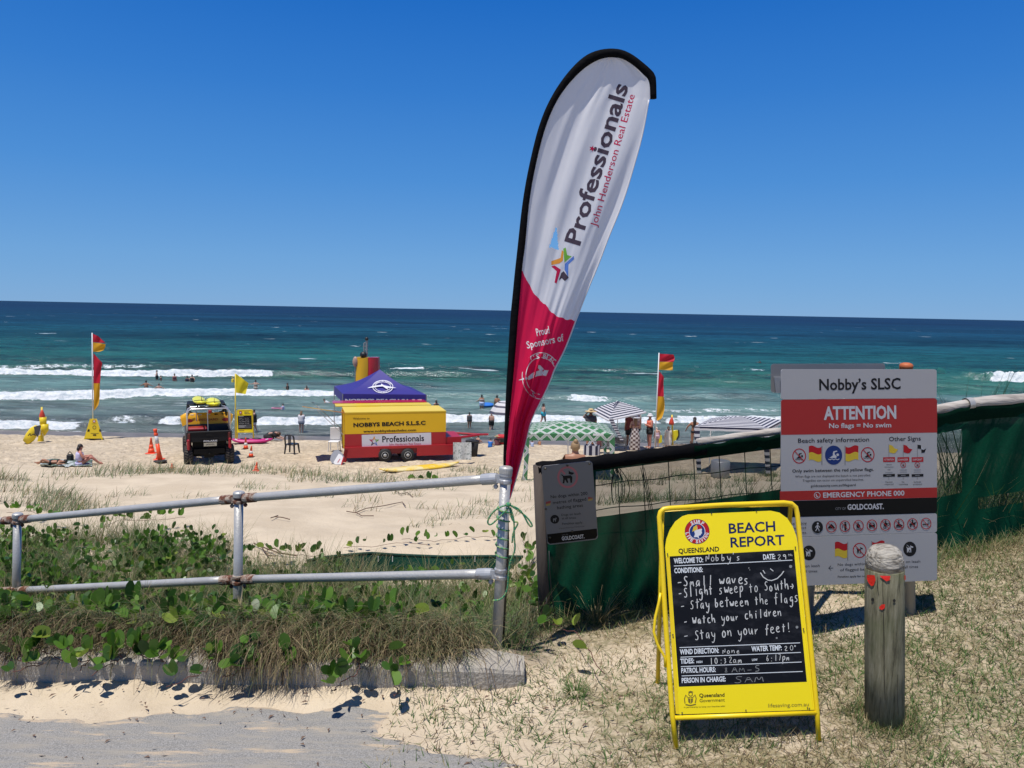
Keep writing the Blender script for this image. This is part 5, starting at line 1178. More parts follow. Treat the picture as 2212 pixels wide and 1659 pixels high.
def dune_grass():
    C, Rd, N_, H = [], [], [], []
    def tuft(px, py, n=45, r_=.22, h=.28):
        p = gnd(px, py); C.append([p.x, p.y]); Rd.append(r_); N_.append(n); H.append(h)
    for x, y in [(150, 1032), (180, 1026), (215, 1030), (240, 1020), (262, 1026), (290, 1022), (330, 1018), (345, 1024), (372, 1018), (395, 1022), (420, 1020), (445, 1024), (560, 1014), (590, 1016), (610, 1012), (640, 1020), (668, 1024), (690, 1032), (705, 1040), (500, 1022), (470, 1026), (528, 1022), (740, 1040), (780, 1038), (830, 1040), (900, 1036), (1010, 1018), (1050, 1022), (980, 1024), (1030, 1014)]: tuft(x, y, 70, .42, .36)
    for x, y in [(10, 1060), (30, 1050), (55, 1062), (75, 1070), (95, 1078), (115, 1082), (20, 1085), (60, 1090), (130, 1090), (150, 1100), (5, 1040), (40, 1035), (165, 1108), (190, 1112), (120, 1105)]: tuft(x, y, 70, .26, .32)
    for x, y in [(245, 1078), (262, 1070), (238, 1090), (500, 1062), (530, 1055), (560, 1050), (415, 1075), (700, 1075), (760, 1085), (620, 1058), (1000, 1095), (1030, 1090), (1060, 1085), (975, 1110), (1045, 1110), (1070, 1120), (990, 1120), (920, 1100), (960, 1060), (940, 1130), (1080, 1062), (770, 1100), (225, 1130), (262, 1142), (900, 1070), (870, 1060), (1120, 1040), (1130, 1060), (1140, 1080), (1120, 1110)]: tuft(x, y, 26, .20, .22)
    for x in range(1300, 1700, 26): tuft(x, 1040 + 12 * math.sin(x), 60, .3, .36)
    for x in range(1300, 1700, 24): tuft(x, 1088 + 8 * math.sin(x * 1.3), 50, .22, .26)
    C = np.array(C); C += rs.normal(0, .12, C.shape) * np.clip(C[:, 1:] / 12, 0, 1.3); N_ = (np.array(N_) * U_(.35, 1.5, len(N_))).astype(int); idx = np.repeat(np.arange(len(C)), N_); n = len(idx); a = U_(0, 6.283, n); r_ = np.array(Rd)[idx] * np.sqrt(U_(0, 1, n)); X = C[idx, 0] + r_ * np.cos(a) * 1.4; Y = C[idx, 1] + r_ * np.sin(a)
    P = np.stack([X, Y, zt(X, Y) - .01], 1)
    blade_obj('dune_grass', P, np.array(H)[idx] * U_(.5, 1.15, n), U_(0, 6.283, n) * .5 - .8, U_(.05, .9, n), U_(.4, 1.7, n), .0035 + .0007 * Y * U_(.3, .8, n), rs.choice([0, 0, 0, 3, 2, 4], n), GRASS, 3)
dune_grass()
def lawn():
    n = 142000; X = U_(-.5, 5.2, n); Y = U_(1.5, 5.1, n); nb = fbm(X * 2.6, Y * 3.2, 141, 4); nb2 = fbm(X * 1.7, Y * 2.2, 61, 4)
    d = ss(.38, .60, nb * .6 + nb2 * .4 + .10 * ss(.8, 2.2, X)) * ss(-.45, .7, X + (nb - .5)) * (1 - .85 * np.exp(-((X - .55) / .5) ** 2 - ((Y - 3.6) / .5) ** 2))
    k = U_(0, 1, n) < d * .95 + .22; X, Y, nb = X[k], Y[k], nb[k]; n = len(X); P = np.stack([X, Y, zt(X, Y) - .004], 1)
    hue = fbm(X * 1.5, Y * 1.5, 151, 3) + U_(-.12, .12, n); mi = np.where(hue > .48, 4, np.where(hue > .41, 1, 2)); mi = np.where(U_(0, 1, n) < .26, 2, mi); mi = np.where(U_(0, 1, n) < .14, 3, mi)
    blade_obj('lawn_grass', P, U_(.025, .085, n), U_(0, 6.283, n), U_(.4, 1.45, n), U_(-.2, .9, n), U_(.0028, .0056, n), mi, GRASS, 2, curl=U_(-.8, .8, n))
    # runners and clippings lying flat
    n = 26000; X = U_(-.9, 5, n); Y = U_(1.6, 5., n); k = U_(0, 1, n) < ss(-.7, .6, X); X, Y = X[k], Y[k]; n = len(X); P = np.stack([X, Y, zt(X, Y) + .004], 1)
    blade_obj('dry_clippings', P, U_(.03, .09, n), U_(0, 6.283, n), U_(1.35, 1.6, n), U_(-.1, .25, n), U_(.0014, .0028, n), rs.choice([2, 2, 3, 3, 1], n), GRASS, 3, curl=U_(-1.5, 1.5, n))
    # longer growth along the fence, round the bollard and under the board
    px = np.concatenate([U_(1180, 2600, 5200), rs.normal(1911, 60, 900), U_(1440, 1790, 1300)]); m = len(px); X = np.zeros(m); Y = np.zeros(m)
    Yf = 4.2 + (px - 1155) / 1057 * .75; p0 = [at(float(a), 1300, float(b)) for a, b in zip(px[:5200], Yf[:5200])]; X[:5200] = [p.x for p in p0]; Y[:5200] = Yf[:5200] - np.abs(rs.normal(0, .10, 5200)) - .02
    b = gnd(1911, 1556); a = U_(0, 6.283, 900); r_ = .085 + np.abs(rs.normal(0, .05, 900)); X[5200:6100] = b.x + r_ * np.cos(a); Y[5200:6100] = b.y + r_ * np.sin(a)
    q0, q1 = gnd(1460, 1617), gnd(1768, 1601); k_ = U_(-.1, 1.1, 1300); X[6100:] = q0.x + (q1.x - q0.x) * k_; Y[6100:] = q0.y + U_(.0, .5, 1300)
    P = np.stack([X, Y, zt(X, Y) - .005], 1); L = np.concatenate([U_(.04, .17, 5200), U_(.03, .08, 900), U_(.03, .08, 1300)])
    blade_obj('long_grass', P, L, U_(0, 6.283, m), U_(.1, .9, m), U_(.2, 1.3, m), U_(.0022, .0042, m), rs.choice([4, 4, 1, 0, 2], m), GRASS, 3)
lawn()
def grass_clump(px, py, n, L, label, name='grass_clump', mi=(2, 0, 2, 1), th=(.1, 1.35), wd=(.0022, .0042), rad=.03, kap=(.1, 1.0)):
    p = gnd(px, py); o = thing(name, label, 'grass clump', p)
    a = U_(0, 6.283, n); P = np.stack([rad * np.cos(a), rad * np.sin(a), 0 * a], 1); V, Fq, own = blades(P, U_(L * .45, L, n), a + U_(-.3, .3, n), U_(th[0], th[1], n), U_(kap[0], kap[1], n), U_(wd[0], wd[1], n), 5)
    k = np_mesh('blades', V, Fq, GRASS, mi=rs.choice(mi, n)[own], parent=o); k['kind'] = 'stuff'
grass_clump(1290, 1345, 120, .30, 'spiky pale grass clump at the foot of the green fence, left of the report board')
grass_clump(1245, 1500, 80, .10, 'small bright green grass clump beside the broken end of the kerb', mi=(4, 4, 1), wd=(.003, .005))
grass_clump(1650, 1400, 30, .10, 'dark green weed tuft behind the report board leg', mi=(4, 4))
# ---- reeds behind the fence
def reeds():
    rm = fol('reed_green', (.030, .060, .018), (.018, .040, .012), .25)
    for lab, xs, n, top in (('tall dark reeds rising above the white fence log right of the big sign', (2050, 2150), 46, 1.0), ('reeds growing behind the fence, left of the big sign', (1560, 1685), 70, .55), ('reeds seen dimly through the thin cloth right of the big sign', (2010, 2100), 60, .75), ('reeds behind the far right end of the green fence', (2120, 2300), 60, .72)):
        x_ = sum(xs) / 2; Yr = fenceY(x_) + .45; p = at(x_, 1200, Yr); p.z = G(p.x, p.y); o = thing('reed_clump', lab, 'reeds', p, 'reeds behind the shade cloth fence')
        x0 = at(xs[0], 1200, Yr).x - p.x; x1 = at(xs[1], 1200, Yr).x - p.x; X = U_(x0, x1, n); Y = U_(-.12, .25, n); P = np.stack([X, Y, 0 * X - .02], 1)
        V, Fq, own = blades(P, U_(top * .75, top * 1.22, n), np.where(U_(0, 1, n) < .3, math.pi, 0) + U_(-.5, .5, n), U_(.0, .28, n), U_(.0, .75, n), U_(.008, .016, n), 6)
        k = np_mesh('reed_blades', V, Fq, [rm], parent=o); k['kind'] = 'stuff'
    n = 3500; X = U_(.4, 4.6, n); Y = 0 * X; px = U_(1180, 2600, n); P0 = [at(float(a), 1300, fenceY(float(a)) + float(b)) for a, b in zip(px, np.abs(rs.normal(.25, .35, n)) + .06)]
    X = np.array([p.x for p in P0]); Y = np.array([p.y for p in P0]); P = np.stack([X, Y, zt(X, Y) - .01], 1); w_ = ss(1500, 2050, px)
    blade_obj('fence_undergrowth', P, U_(.12, .34, n) * (1 + .9 * w_), U_(0, 6.283, n), U_(.05, .7, n), U_(.1, 1.2, n), U_(.004, .009, n), rs.choice([4, 4, 0, 1, 2], n), GRASS, 4)
reeds()
# ---- beach morning glory: two-lobed folded leaves on red runners
def leaf_mesh(name, m):
    # outline of one half, midrib along +y, notch at the tip
    half = [(0, 0), (.24, .00), (.42, .18), (.48, .46), (.46, .78), (.33, 1.02), (.14, 1.0), (0, .74)]
    mb = MB(); vs = []; rib = [(0, y, -.03 * math.sin(y * 3)) for y in (0, .25, .5, .74)]
    for sgn in (-1, 1):
        o = len(mb.v); pts = [(sgn * x * .92, y, abs(x) * .72 + .06 * math.sin(y * 3) - .02) for x, y in half[1:-1]]
        vs = rib + pts; r = [0, 1, 2, 3]; q = [4, 5, 6, 7, 8, 9]
        fs = [(0, q[0], q[1]), (0, q[1], 1), (1, q[1], q[2]), (1, q[2], 2), (2, q[2], q[3]), (2, q[3], q[4]), (2, q[4], q[5]), (2, q[5], 3)]
        if sgn < 0: fs = [f[::-1] for f in fs]
        mb.add(vs, fs)
    me = bpy.data.meshes.new(name); me.from_pydata(mb.v, [], mb.f); me.materials.append(m); me.polygons.foreach_set('use_smooth', [True] * len(me.polygons)); me.update(); return me
LEAVES = [leaf_mesh('leaf_a', LM('leaf_green', (.085, .185, .020), .32)), leaf_mesh('leaf_b', LM('leaf_mid_green', (.12, .23, .030), .36)), leaf_mesh('leaf_c', LM('leaf_dark_green', (.042, .10, .016), .28)), leaf_mesh('leaf_d', LM('leaf_lime', (.22, .30, .04), .40))]
STEM = mat('runner_stem', (.12, .045, .035), .6)
def leaf_matrix(p, size, az, pitch, roll): return Matrix.Translation(p) @ Matrix.Rotation(az, 4, 'Z') @ Matrix.Rotation(pitch, 4, 'X') @ Matrix.Rotation(roll, 4, 'Y') @ Matrix.Scale(size, 4)
def vine(pts, nl, label, size=(.050, .078), lift=.10, light=.1):
    W = []
    for q in pts:
        x, y = q[0], q[1]; lf = q[2] if len(q) > 2 else lift; p = gnd(x, y); p.z += lf
        if p.y < 3.62 and p.y > 3.34: p.y = 3.335; 
        W.append(p)
    t = thing('beach_vine', label, 'vine', W[0], 'beach vines growing over the bank')
    dense = []
    for a, b in zip(W[:-1], W[1:]): dense += [a.lerp(b, k / 6) + Vector((random.uniform(-.012, .012), random.uniform(-.006, .006), random.uniform(-.006, .010))) for k in range(6)]
    dense.append(W[-1]); mb = MB(); mb.tube(dense, .0022, 5); mb.build('runner', STEM, t, True)
    for i in range(nl):
        k = (i + .5) / nl * (len(dense) - 1); a = dense[int(k)].lerp(dense[min(int(k) + 1, len(dense) - 1)], k % 1); h = random.uniform(.02, .075)
        tip = a + Vector((random.uniform(-.035, .035), random.uniform(-.04, .02), h)); az = random.uniform(-1.5, 1.5) + math.pi * (random.random() < .35)
        lm_ = LEAVES[3] if random.random() < light else random.choice(LEAVES[:3])
        o = bpy.data.objects.new('leaf', lm_); col.objects.link(o); o.parent = t; o.matrix_local = leaf_matrix(tip - Vector(t.location), random.uniform(*size), az, random.uniform(-.3, 1.5), random.uniform(-.9, .9))
def vines():
    V = [([(75, 1290), (60, 1360), (45, 1420)], 11, 'vine below the leftmost railing post, in the grass'),
         ([(70, 1440), (95, 1480), (30, 1500)], 9, 'vine spilling over the kerb near the leftmost railing post, onto the sand'),
         ([(150, 1390), (160, 1450), (200, 1470), (175, 1497)], 11, 'vine hanging over the kerb a little right of the leftmost railing post'),
         ([(215, 1310), (240, 1350), (265, 1380)], 10, 'vine in the grass under the lower rail, between the first two railing posts'),
         ([(290, 1380), (300, 1440), (240, 1480), (200, 1505)], 12, 'vine with a long red runner reaching left along the sand in front of the kerb'),
         ([(345, 1340), (350, 1400), (340, 1460)], 14, 'thick vine cluster hanging down the middle of the kerb'),
         ([(395, 1370), (385, 1430), (360, 1480)], 13, 'vine cluster over the kerb, left of the middle railing post'),
         ([(470, 1380), (488, 1440), (440, 1500), (360, 1530)], 12, 'vine with crossed red runners lying on the sand below the middle railing post'),
         ([(560, 1400), (580, 1450), (510, 1500), (480, 1510)], 11, 'vine over the kerb just right of the middle railing post'),
         ([(620, 1340), (600, 1380), (590, 1400)], 10, 'vine high on the bank just right of the middle railing post'),
         ([(690, 1370), (660, 1420), (620, 1490)], 8, 'vine with a long bare red stem crossing the kerb between two railing posts'),
         ([(790, 1440), (775, 1500), (735, 1530), (715, 1545)], 12, 'vine creeping onto the path edge, left of the lone upright red stem'),
         ([(862, 1420), (858, 1480), (856, 1530), (853, 1552)], 5, 'lone upright red vine stem hanging down the kerb to the path'),
         ([(780, 1330), (840, 1340), (900, 1330)], 11, 'vine with one yellow leaf in the bank grass left of the railing end post', .25),
         ([(960, 1290), (900, 1270), (850, 1300)], 10, 'vine under the lower rail close to the railing end post'),
         ([(1130, 1180), (1150, 1220), (1140, 1290), (1125, 1330)], 16, 'dark leafy vine growing between the railing end post and the green fence'),
         ([(1150, 1290), (1160, 1340), (1145, 1370)], 9, 'vine at the foot of the left fence post'),
         ([(1190, 1385), (1205, 1392), (1240, 1410), (1290, 1440)], 4, 'short runner with one big light green leaf at the fence corner', .9),
         ([(15, 1130), (60, 1125), (110, 1140), (180, 1135)], 16, 'vine mat on the dune behind the leftmost railing post'),
         ([(215, 1165), (260, 1150), (330, 1150), (400, 1140)], 18, 'vine along the top of the grass mound between the first two railing posts'),
         ([(40, 1180), (90, 1190), (150, 1185), (120, 1215)], 15, 'vine on bare sand just above the lower rail at the far left'),
         ([(400, 1200), (430, 1220), (480, 1235), (560, 1230)], 16, 'vine on the bank edge left of and behind the middle railing post'),
         ([(560, 1225), (610, 1222), (660, 1228), (700, 1230)], 14, 'vine on the bank edge beside the left end of the buried green fence'),
         ([(740, 1190), (800, 1188), (870, 1178), (930, 1186)], 8, 'thin runner with small upright leaves on the sand over the buried green fence'),
         ([(870, 1170), (940, 1176), (1010, 1170), (1070, 1165)], 10, 'thin runner with small upright leaves on the dune left of the railing end post'),
         ([(860, 1040, .02), (890, 1034, .02), (930, 1037, .02), (945, 1040, .02)], 11, 'dark leafy vine on the dune crest just under the top rail')]
    for v in V:
        pts, nl, lab = v[:3]; li = v[3] if len(v) > 3 else .06; up = pts[0][1] < 1240
        vine(pts, nl, lab, lift=(.03 if pts[0][1] < 1200 and pts[0][0] > 700 else .11) if pts[0][1] < 1290 else .10, light=li, size=(.05, .075) if pts[0][1] > 1060 else (.10, .15))
    # the rest of the leaves in the thick of the bank, too many to tell apart
    n = 6500; X = U_(-5.6, .25, n); Y = U_(3.5, 6.9, n); c = fbm(X * 1.5, Y * 1.5, 161, 3); k = (U_(0, 1, n) < bank_density(X, Y)) & (c + U_(-.03, .03, n) > .52 - .05 * (X < -1.0)); X, Y = X[k], Y[k]
    vs, fs, mi = [], [], []; o = 0
    for x, y in zip(X, Y):
        j = random.choice((0, 0, 1, 1, 2, 2, 3)) if random.random() < .35 else random.choice((0, 1, 2)); me = LEAVES[j]; z = G(x, y) + random.uniform(.05, .22)
        M = leaf_matrix(Vector((x, y, z)), random.uniform(.040, .080) * (1 if y < 4.6 else .8), random.uniform(-1.6, 1.6) + math.pi * (random.random() < .3), random.uniform(-.5, 1.7), random.uniform(-1.0, 1.0))
        vs += [tuple(M @ v.co) for v in me.vertices]; fs += [tuple(i + o for i in p.vertices) for p in me.polygons]; mi += [j] * len(me.polygons); o += len(me.vertices)
    me = bpy.data.meshes.new('vine_leaves'); me.from_pydata(vs, [], fs)
    for l_ in LEAVES: me.materials.append(l_.materials[0])
    me.polygons.foreach_set('material_index', mi); me.polygons.foreach_set('use_smooth', [True] * len(fs)); ob = bpy.data.objects.new('vine_leaves', me); col.objects.link(ob); kind(ob, 'stuff')
vines()
# ---- dry twigs on the dune, litter on the path
def twigs():
    m = mat('dry_twig', (.14, .085, .055), .8)
    T = lambda L_: [(548.6 + a * .281, 1014.9 + b * .281) for a, b in L_]
    for lab, ls in (('long dry vine runner lying on open dune sand below the top rail', [[(710, 335), (780, 340), (860, 315), (1000, 300), (1080, 265), (1140, 250), (1165, 290)], [(1080, 170), (1130, 200), (1180, 180), (1220, 210)], [(780, 345), (830, 370), (920, 372)]]), ('short forked dry twig on the open sand right of the middle railing post', [[(130, 400), (160, 385), (220, 395), (275, 405)], [(160, 385), (185, 372)]]), ('dry brown flower stalks leaning over the sand just right of the middle railing post', [[(0, 610), (80, 640), (200, 680), (330, 690)], [(60, 630), (110, 690), (170, 700)], [(100, 655), (160, 640), (215, 680)]])):
        P = [[gnd(x, y) + Vector((0, 0, .02 + .02 * random.random())) for x, y in T(l_)] for l_ in ls]; t = thing('dry_twig', lab, 'twig', P[0][0])
        for p in P: mb = MB(); mb.tube(p, .006, 5); mb.build('stem', m, t)
    n = 1100; vs = MB()
    for i in range(n):
        x = random.uniform(-3.2, 1.2); y = random.uniform(1.9, 3.34); 
        if y < 3.0 and random.random() < .8: continue
        a = random.uniform(0, 6.3); L = random.uniform(.006, .035); z = G(x, y) + .010; vs.add([(x, y, z), (x + math.cos(a) * L, y + math.sin(a) * L, z + .004), (x + math.cos(a + .5) * L * .6, y + math.sin(a + .5) * L * .6, z + .006)], [(0, 1, 2)])
    kind(vs.build('leaf_litter', m, None, org=(0, 0, 0)), 'stuff')
twigs()
# ================================================================ THINGS ON THE BEACH
c1 = lambda x, y: (.248 * x, 685.8 + .248 * y)
c2 = lambda x, y: (329.2 + .1819 * x, 740.6 + .1819 * y)
c3 = lambda x, y: (658.3 + .1983 * x, 713.2 + .1983 * y)
c4 = lambda x, y: (1014.9 + .1819 * x, 740.6 + .1819 * y)
c5 = lambda x, y: (1316.6 + .1819 * x, 740.6 + .1819 * y)
c6 = lambda x, y: ((700 + x / 5.923) * .54861, (1560 + y / 5.923) * .54861)     # buggy detail
FY_ = mat('flag_yellow', (.72, .36, .01), .7, trans=.35); FR_ = mat('flag_red', (.55, .008, .03), .7, trans=.35)
WHT = mat('white_plastic', (.66, .66, .66), .4); CONE = mat('cone_orange', (.85, .085, .02), .45, var=.06, vs=9); REFL = mat('cone_band', (.60, .60, .60), .35); RUB = mat('black_rubber', (.018, .018, .018), .75, bump=.3, bs=40)
SYEL = mat('safety_yellow', (.78, .58, .02), .45); SRED = mat('gloss_red', (.46, .012, .018), .25)
def cloth_flag(name, pts_px, Y, m, par, n=14, amp=.06):
    """pts: (left edge top, right edge top, left edge bottom, right edge bottom) in photograph measure, rippled"""
    tl, tr, bl, br = pts_px; mb = MB(); P = []
    for j in range(n + 1):
        v = j / n; row = []
        for i in range(n + 1):
            u = i / n; x = (tl[0] * (1 - u) + tr[0] * u) * (1 - v) + (bl[0] * (1 - u) + br[0] * u) * v; y = (tl[1] * (1 - u) + tr[1] * u) * (1 - v) + (bl[1] * (1 - u) + br[1] * u) * v
            row.append(at(x, y, Y + amp * math.sin(u * 7 + v * 4) * u))
        P.append(row)
    mb.grid(P); return mb.build(name, m, par, True)
def patrol_flag(px_base, top, label, upper, lower, Y=None):
    b = gnd(*px_base) if Y is None else at(*px_base, Y)
    t = thing('patrol_flag', label, 'flag', b, 'red and yellow patrol flags'); Yv = b.y
    mb = MB(); mb.tube([b, at(*top, Yv)], .022, 8); mb.build('pole', WHT, t, True)
    for nm, pts, m in upper + lower:
        mb = MB(); P = []
        n = 12
        L, Rr = pts                                           # two edges as point lists
        L = interp_curve(L, n + 1); Rr = interp_curve(Rr, n + 1)
        for j in range(n + 1):
            P.append([at(L[j][0] + (Rr[j][0] - L[j][0]) * u, L[j][1] + (Rr[j][1] - L[j][1]) * u, Yv + .06 * math.sin(u * 6 + j * .5) * u) for u in [k / 8 for k in range(9)]])
        mb.grid(P); mb.build(nm, m, t, True)
    return t, b
patrol_flag((200.5, 905), (199, 719), 'patrol flag on a white pole at the far left, over the yellow stand',
    [('pennant', [[(200.5, 721), (201, 739)], [(212, 726), (228, 741)]], FR_), ('pennant', [[(201, 739.5), (201, 760)], [(228, 743), (226, 756), (214, 760)]], FY_)],
    [('banner', [[(202, 763), (202, 828)], [(221, 784), (218, 800), (216, 828)]], FR_), ('banner', [[(202, 828), (203, 887)], [(216, 828), (215, 872), (206, 884)]], FY_)], Y=33.3)
patrol_flag((1414, 975), (1423.6, 762), 'patrol flag on a white pole beside the people in white hats',
    [('pennant', [[(1425, 764), (1424, 781)], [(1455, 766), (1458, 773), (1455, 782)]], FR_), ('pennant', [[(1424, 781.5), (1423, 799)], [(1454, 782), (1453, 800)]], FY_)],
    [('banner', [[(1424, 802), (1420, 856)], [(1434, 814), (1433, 830), (1434, 857)]], FR_), ('banner', [[(1420, 856), (1417, 906)], [(1434, 857), (1437, 880), (1430, 905), (1420, 909)]], FY_)], Y=33.0)
def flag_stand():
    b = gnd(202, 948.5); b.y = 33.2; t = thing('flag_stand', 'yellow pyramid stand with a small round badge holding the leftmost patrol flag', 'stand', b)
    P = lambda x, y, o=0.: at(x, y, 33.1 + o)
    q = lambda a, o: P(*c1(*a), o)
    mb = MB(); mb.cur = 0
    fr = [(783, 882), (843, 882), (896, 1055), (732, 1055)]; F_ = [q(p, 0) for p in fr]; Bk = [q(p, .55) for p in [(790, 882), (838, 882), (880, 1050), (748, 1050)]]
    mb.add(F_ + Bk, [(0, 1, 2, 3), (4, 7, 6, 5), (0, 3, 7, 4), (1, 5, 6, 2), (0, 4, 5, 1)]); bd = mb.build('body', SYEL, t)
    for p0 in ((738, 1050), (890, 1050)): mb = MB(); a = q(p0, .02); g = Vector((a.x, a.y, G(a.x, a.y) - .02)); mb.tube([a, g], .035, 6); mb.build('foot', SYEL, t)
    pr = Print(lambda x, y, l=0: q((x, y), -.004 - l), .002)
    pr.disc((820, 904), 14, ('badge', PRINTR)); pr.disc((820, 904), 9, ('badge', PRINTW), 1)
    pr.text('QUEENSLAND', (798, 930), (842, 929), 7, ('lettering', PRINTK)); pr.ring((822, 958), 14, 5, ('emblem', mat('print_olive', (.2, .15, .02))))
    for a in ([(758, 992), (770, 972), (782, 976), (778, 996)], [(862, 976), (874, 972), (884, 994), (866, 996)], [(808, 1030), (812, 1018), (836, 1018), (840, 1030)]): pr.poly(a, ('cut_out', PRINTK))
    pr.strip([(790, 1010), (860, 1010)], 4, ('lettering', mat('print_olive', (.2, .15, .02)))); pr.done(bd)
flag_stand()
def yellow_flag():
    b = gnd(508.5, 947); t = thing('yellow_flag', 'plain yellow flag on a thin yellow pole beside the small report board', 'flag', b); Y = b.y
    mb = MB(); mb.tube([b, at(*c1(2050, 490), Y)], .025, 8); mb.build('pole', SYEL, t, True)
    cloth_flag('flag_cloth', (c1(2055, 490), c1(2165, 572), c1(2056, 655), c1(2140, 668)), Y, mat('flag_plain_yellow', (.80, .66, .02), .7, trans=.35), t)
yellow_flag()
def small_board():
    p = gnd(529, 947); t = thing('report_board', 'small yellow report board standing on the sand beyond the buggy', 'board', p); Y = p.y
    Q = lambda x, y, o=0.: at(*c2(x, y), Y + o)
    mb = MB()
    mb.tube([Q(1000, 1135), Q(1004, 810), Q(1012, 800), Q(1180, 796), Q(1190, 810), Q(1200, 1135)], .022, 8); mb.tube([Q(1002, 1062), Q(1198, 1062)], .02, 6); mb.build('front_frame', SYEL, t, True)
    mb = MB(); mb.tube([Q(1012, 1130, .55), Q(1010, 806, .03), Q(1184, 800, .03), Q(1205, 1130, .55)], .02, 6); mb.build('rear_frame', SYEL, t, True)
    mb = MB(); mb.slab([Q(1008, 806, -.01), Q(1180, 802, -.01), Q(1192, 1056, -.01), Q(1006, 1058, -.01)], (0, .01, 0)); pn = mb.build('panel', YELP, t)
    mb = MB(); mb.slab([Q(1014, 866, -.02), Q(1176, 862, -.02), Q(1182, 1022, -.02), Q(1018, 1026, -.02)], (0, .008, 0)); mb.build('chalk_panel', CHALKB, t)
    pr = Print(lambda x, y, l=0: Q(x, y, -.024 - l), .003)
    pr.disc((1046, 828), 18, ('emblem', PRINTR)); pr.disc((1046, 828), 10, ('emblem', PRINTW), 1); pr.text('BEACH', (1094, 830), (1144, 829), 14, ('lettering', PRINTN), .02); pr.text('REPORT', (1094, 848), (1166, 847), 14, ('lettering', PRINTN), .02); pr.text('QUEENSLAND', (1014, 857), (1076, 856), 9, ('lettering', PRINTK))
    w_ = ('chalk_writing', mat('chalk_faint2', (.35, .36, .36), .9))
    for i, s_ in enumerate(('Small waves', 'Slight sweep', 'Stay between flags', 'Watch your children')): hand(pr, s_, (1030, 900 + i * 21), (1150, 898 + i * 21), 13, w_, 2.2)
    for y in (978, 992, 1008): pr.strip([(1024, y), (1176, y - 3)], 3, w_)
    for y, x in ((874, 60), (986, 90), (1000, 70)): pr.strip([(1024, y), (1024 + x, y)], 6, w_)
    pr.strip([(1030, 1044), (1090, 1043)], 6, ('lettering', mat('print_olive', (.2, .15, .02)))); pr.done(pn)
small_board()

# ---------------------------------------------------------------- cones
def cone(px, top_y, label, tilt=0., band=True, w=1.):
    p = gnd(*px); h = (px[1] - top_y) * p.y / F; t = thing('traffic_cone', label, 'traffic cone', p, 'orange traffic cones on the beach'); M = Matrix.Translation(p) @ Matrix.Rotation(tilt, 4, 'Y'); k = h * w
    mb = MB(M); mb.box((0, 0, .012), (k * .56, k * .56, .03), b=.01); mb.build('base', RUB if band else CONE, t)
    mb = MB(M); mb.lathe((0, 0, .02), [(k * .21, 0), (k * .155, h * .28)], 14); mb.lathe((0, 0, 0), [(k * .105, h * .56), (k * .045, h * .96), (k * .03, h)], 14)
    if not band: mb.lathe((0, 0, 0), [(k * .155, h * .28), (k * .105, h * .56)], 14)
    mb.build('body', CONE, t, True)
    if band: mb = MB(M); mb.lathe((0, 0, 0), [(k * .158, h * .28), (k * .108, h * .56)], 14); mb.build('reflective_band', REFL, t, True)
cone((327, 979), 944, 'plain orange cone standing behind the tall orange post', 0, False, 1.0)
cone((344, 992), 962, 'plain orange cone directly left of the tall orange post', 0, False, 1.15)
cone((531, 968), 942, 'banded orange cone in front of the pink and white surfboard')
cone((542, 987), 961, 'banded orange cone between the buggy and the black chair, nearest of the pair', .06)
cone((371.5, 1010), 999, 'tip of a small orange cone showing behind dune grass left of the buggy', 0, False, 1.5)
cone((553, 1017), 997, 'leaning plain orange cone in the dune grass below the banded cones', .12, False, 1.15)
def delineator():
    p = gnd(346, 997); tp = at(*c1(1350, 970), p.y); t = thing('lane_post', 'tall leaning orange plastic post with one grey band among the cones', 'bollard', p); ax = (tp - p); H = ax.length; a = ax.normalized()
    mb = MB(); mb.lathe(p, [(.23, 0), (.23, .03), (.10, .06)], 10); mb.build('base', RUB, t)
    mb = MB(); mb.lathe(p, [(.080, .04), (.066, H * .55)], 14, axis=a); mb.lathe(p, [(.060, H * .79), (.060, H * .80), (.070, H * .81), (.070, H * .86), (.056, H * .87), (.056, H * .92), (.068, H * .93), (.066, H)], 14, axis=a); mb.build('body', CONE, t, True)
    mb = MB(); mb.lathe(p, [(.067, H * .55), (.061, H * .79)], 14, axis=a); mb.build('reflective_band', REFL, t, True)
delineator()

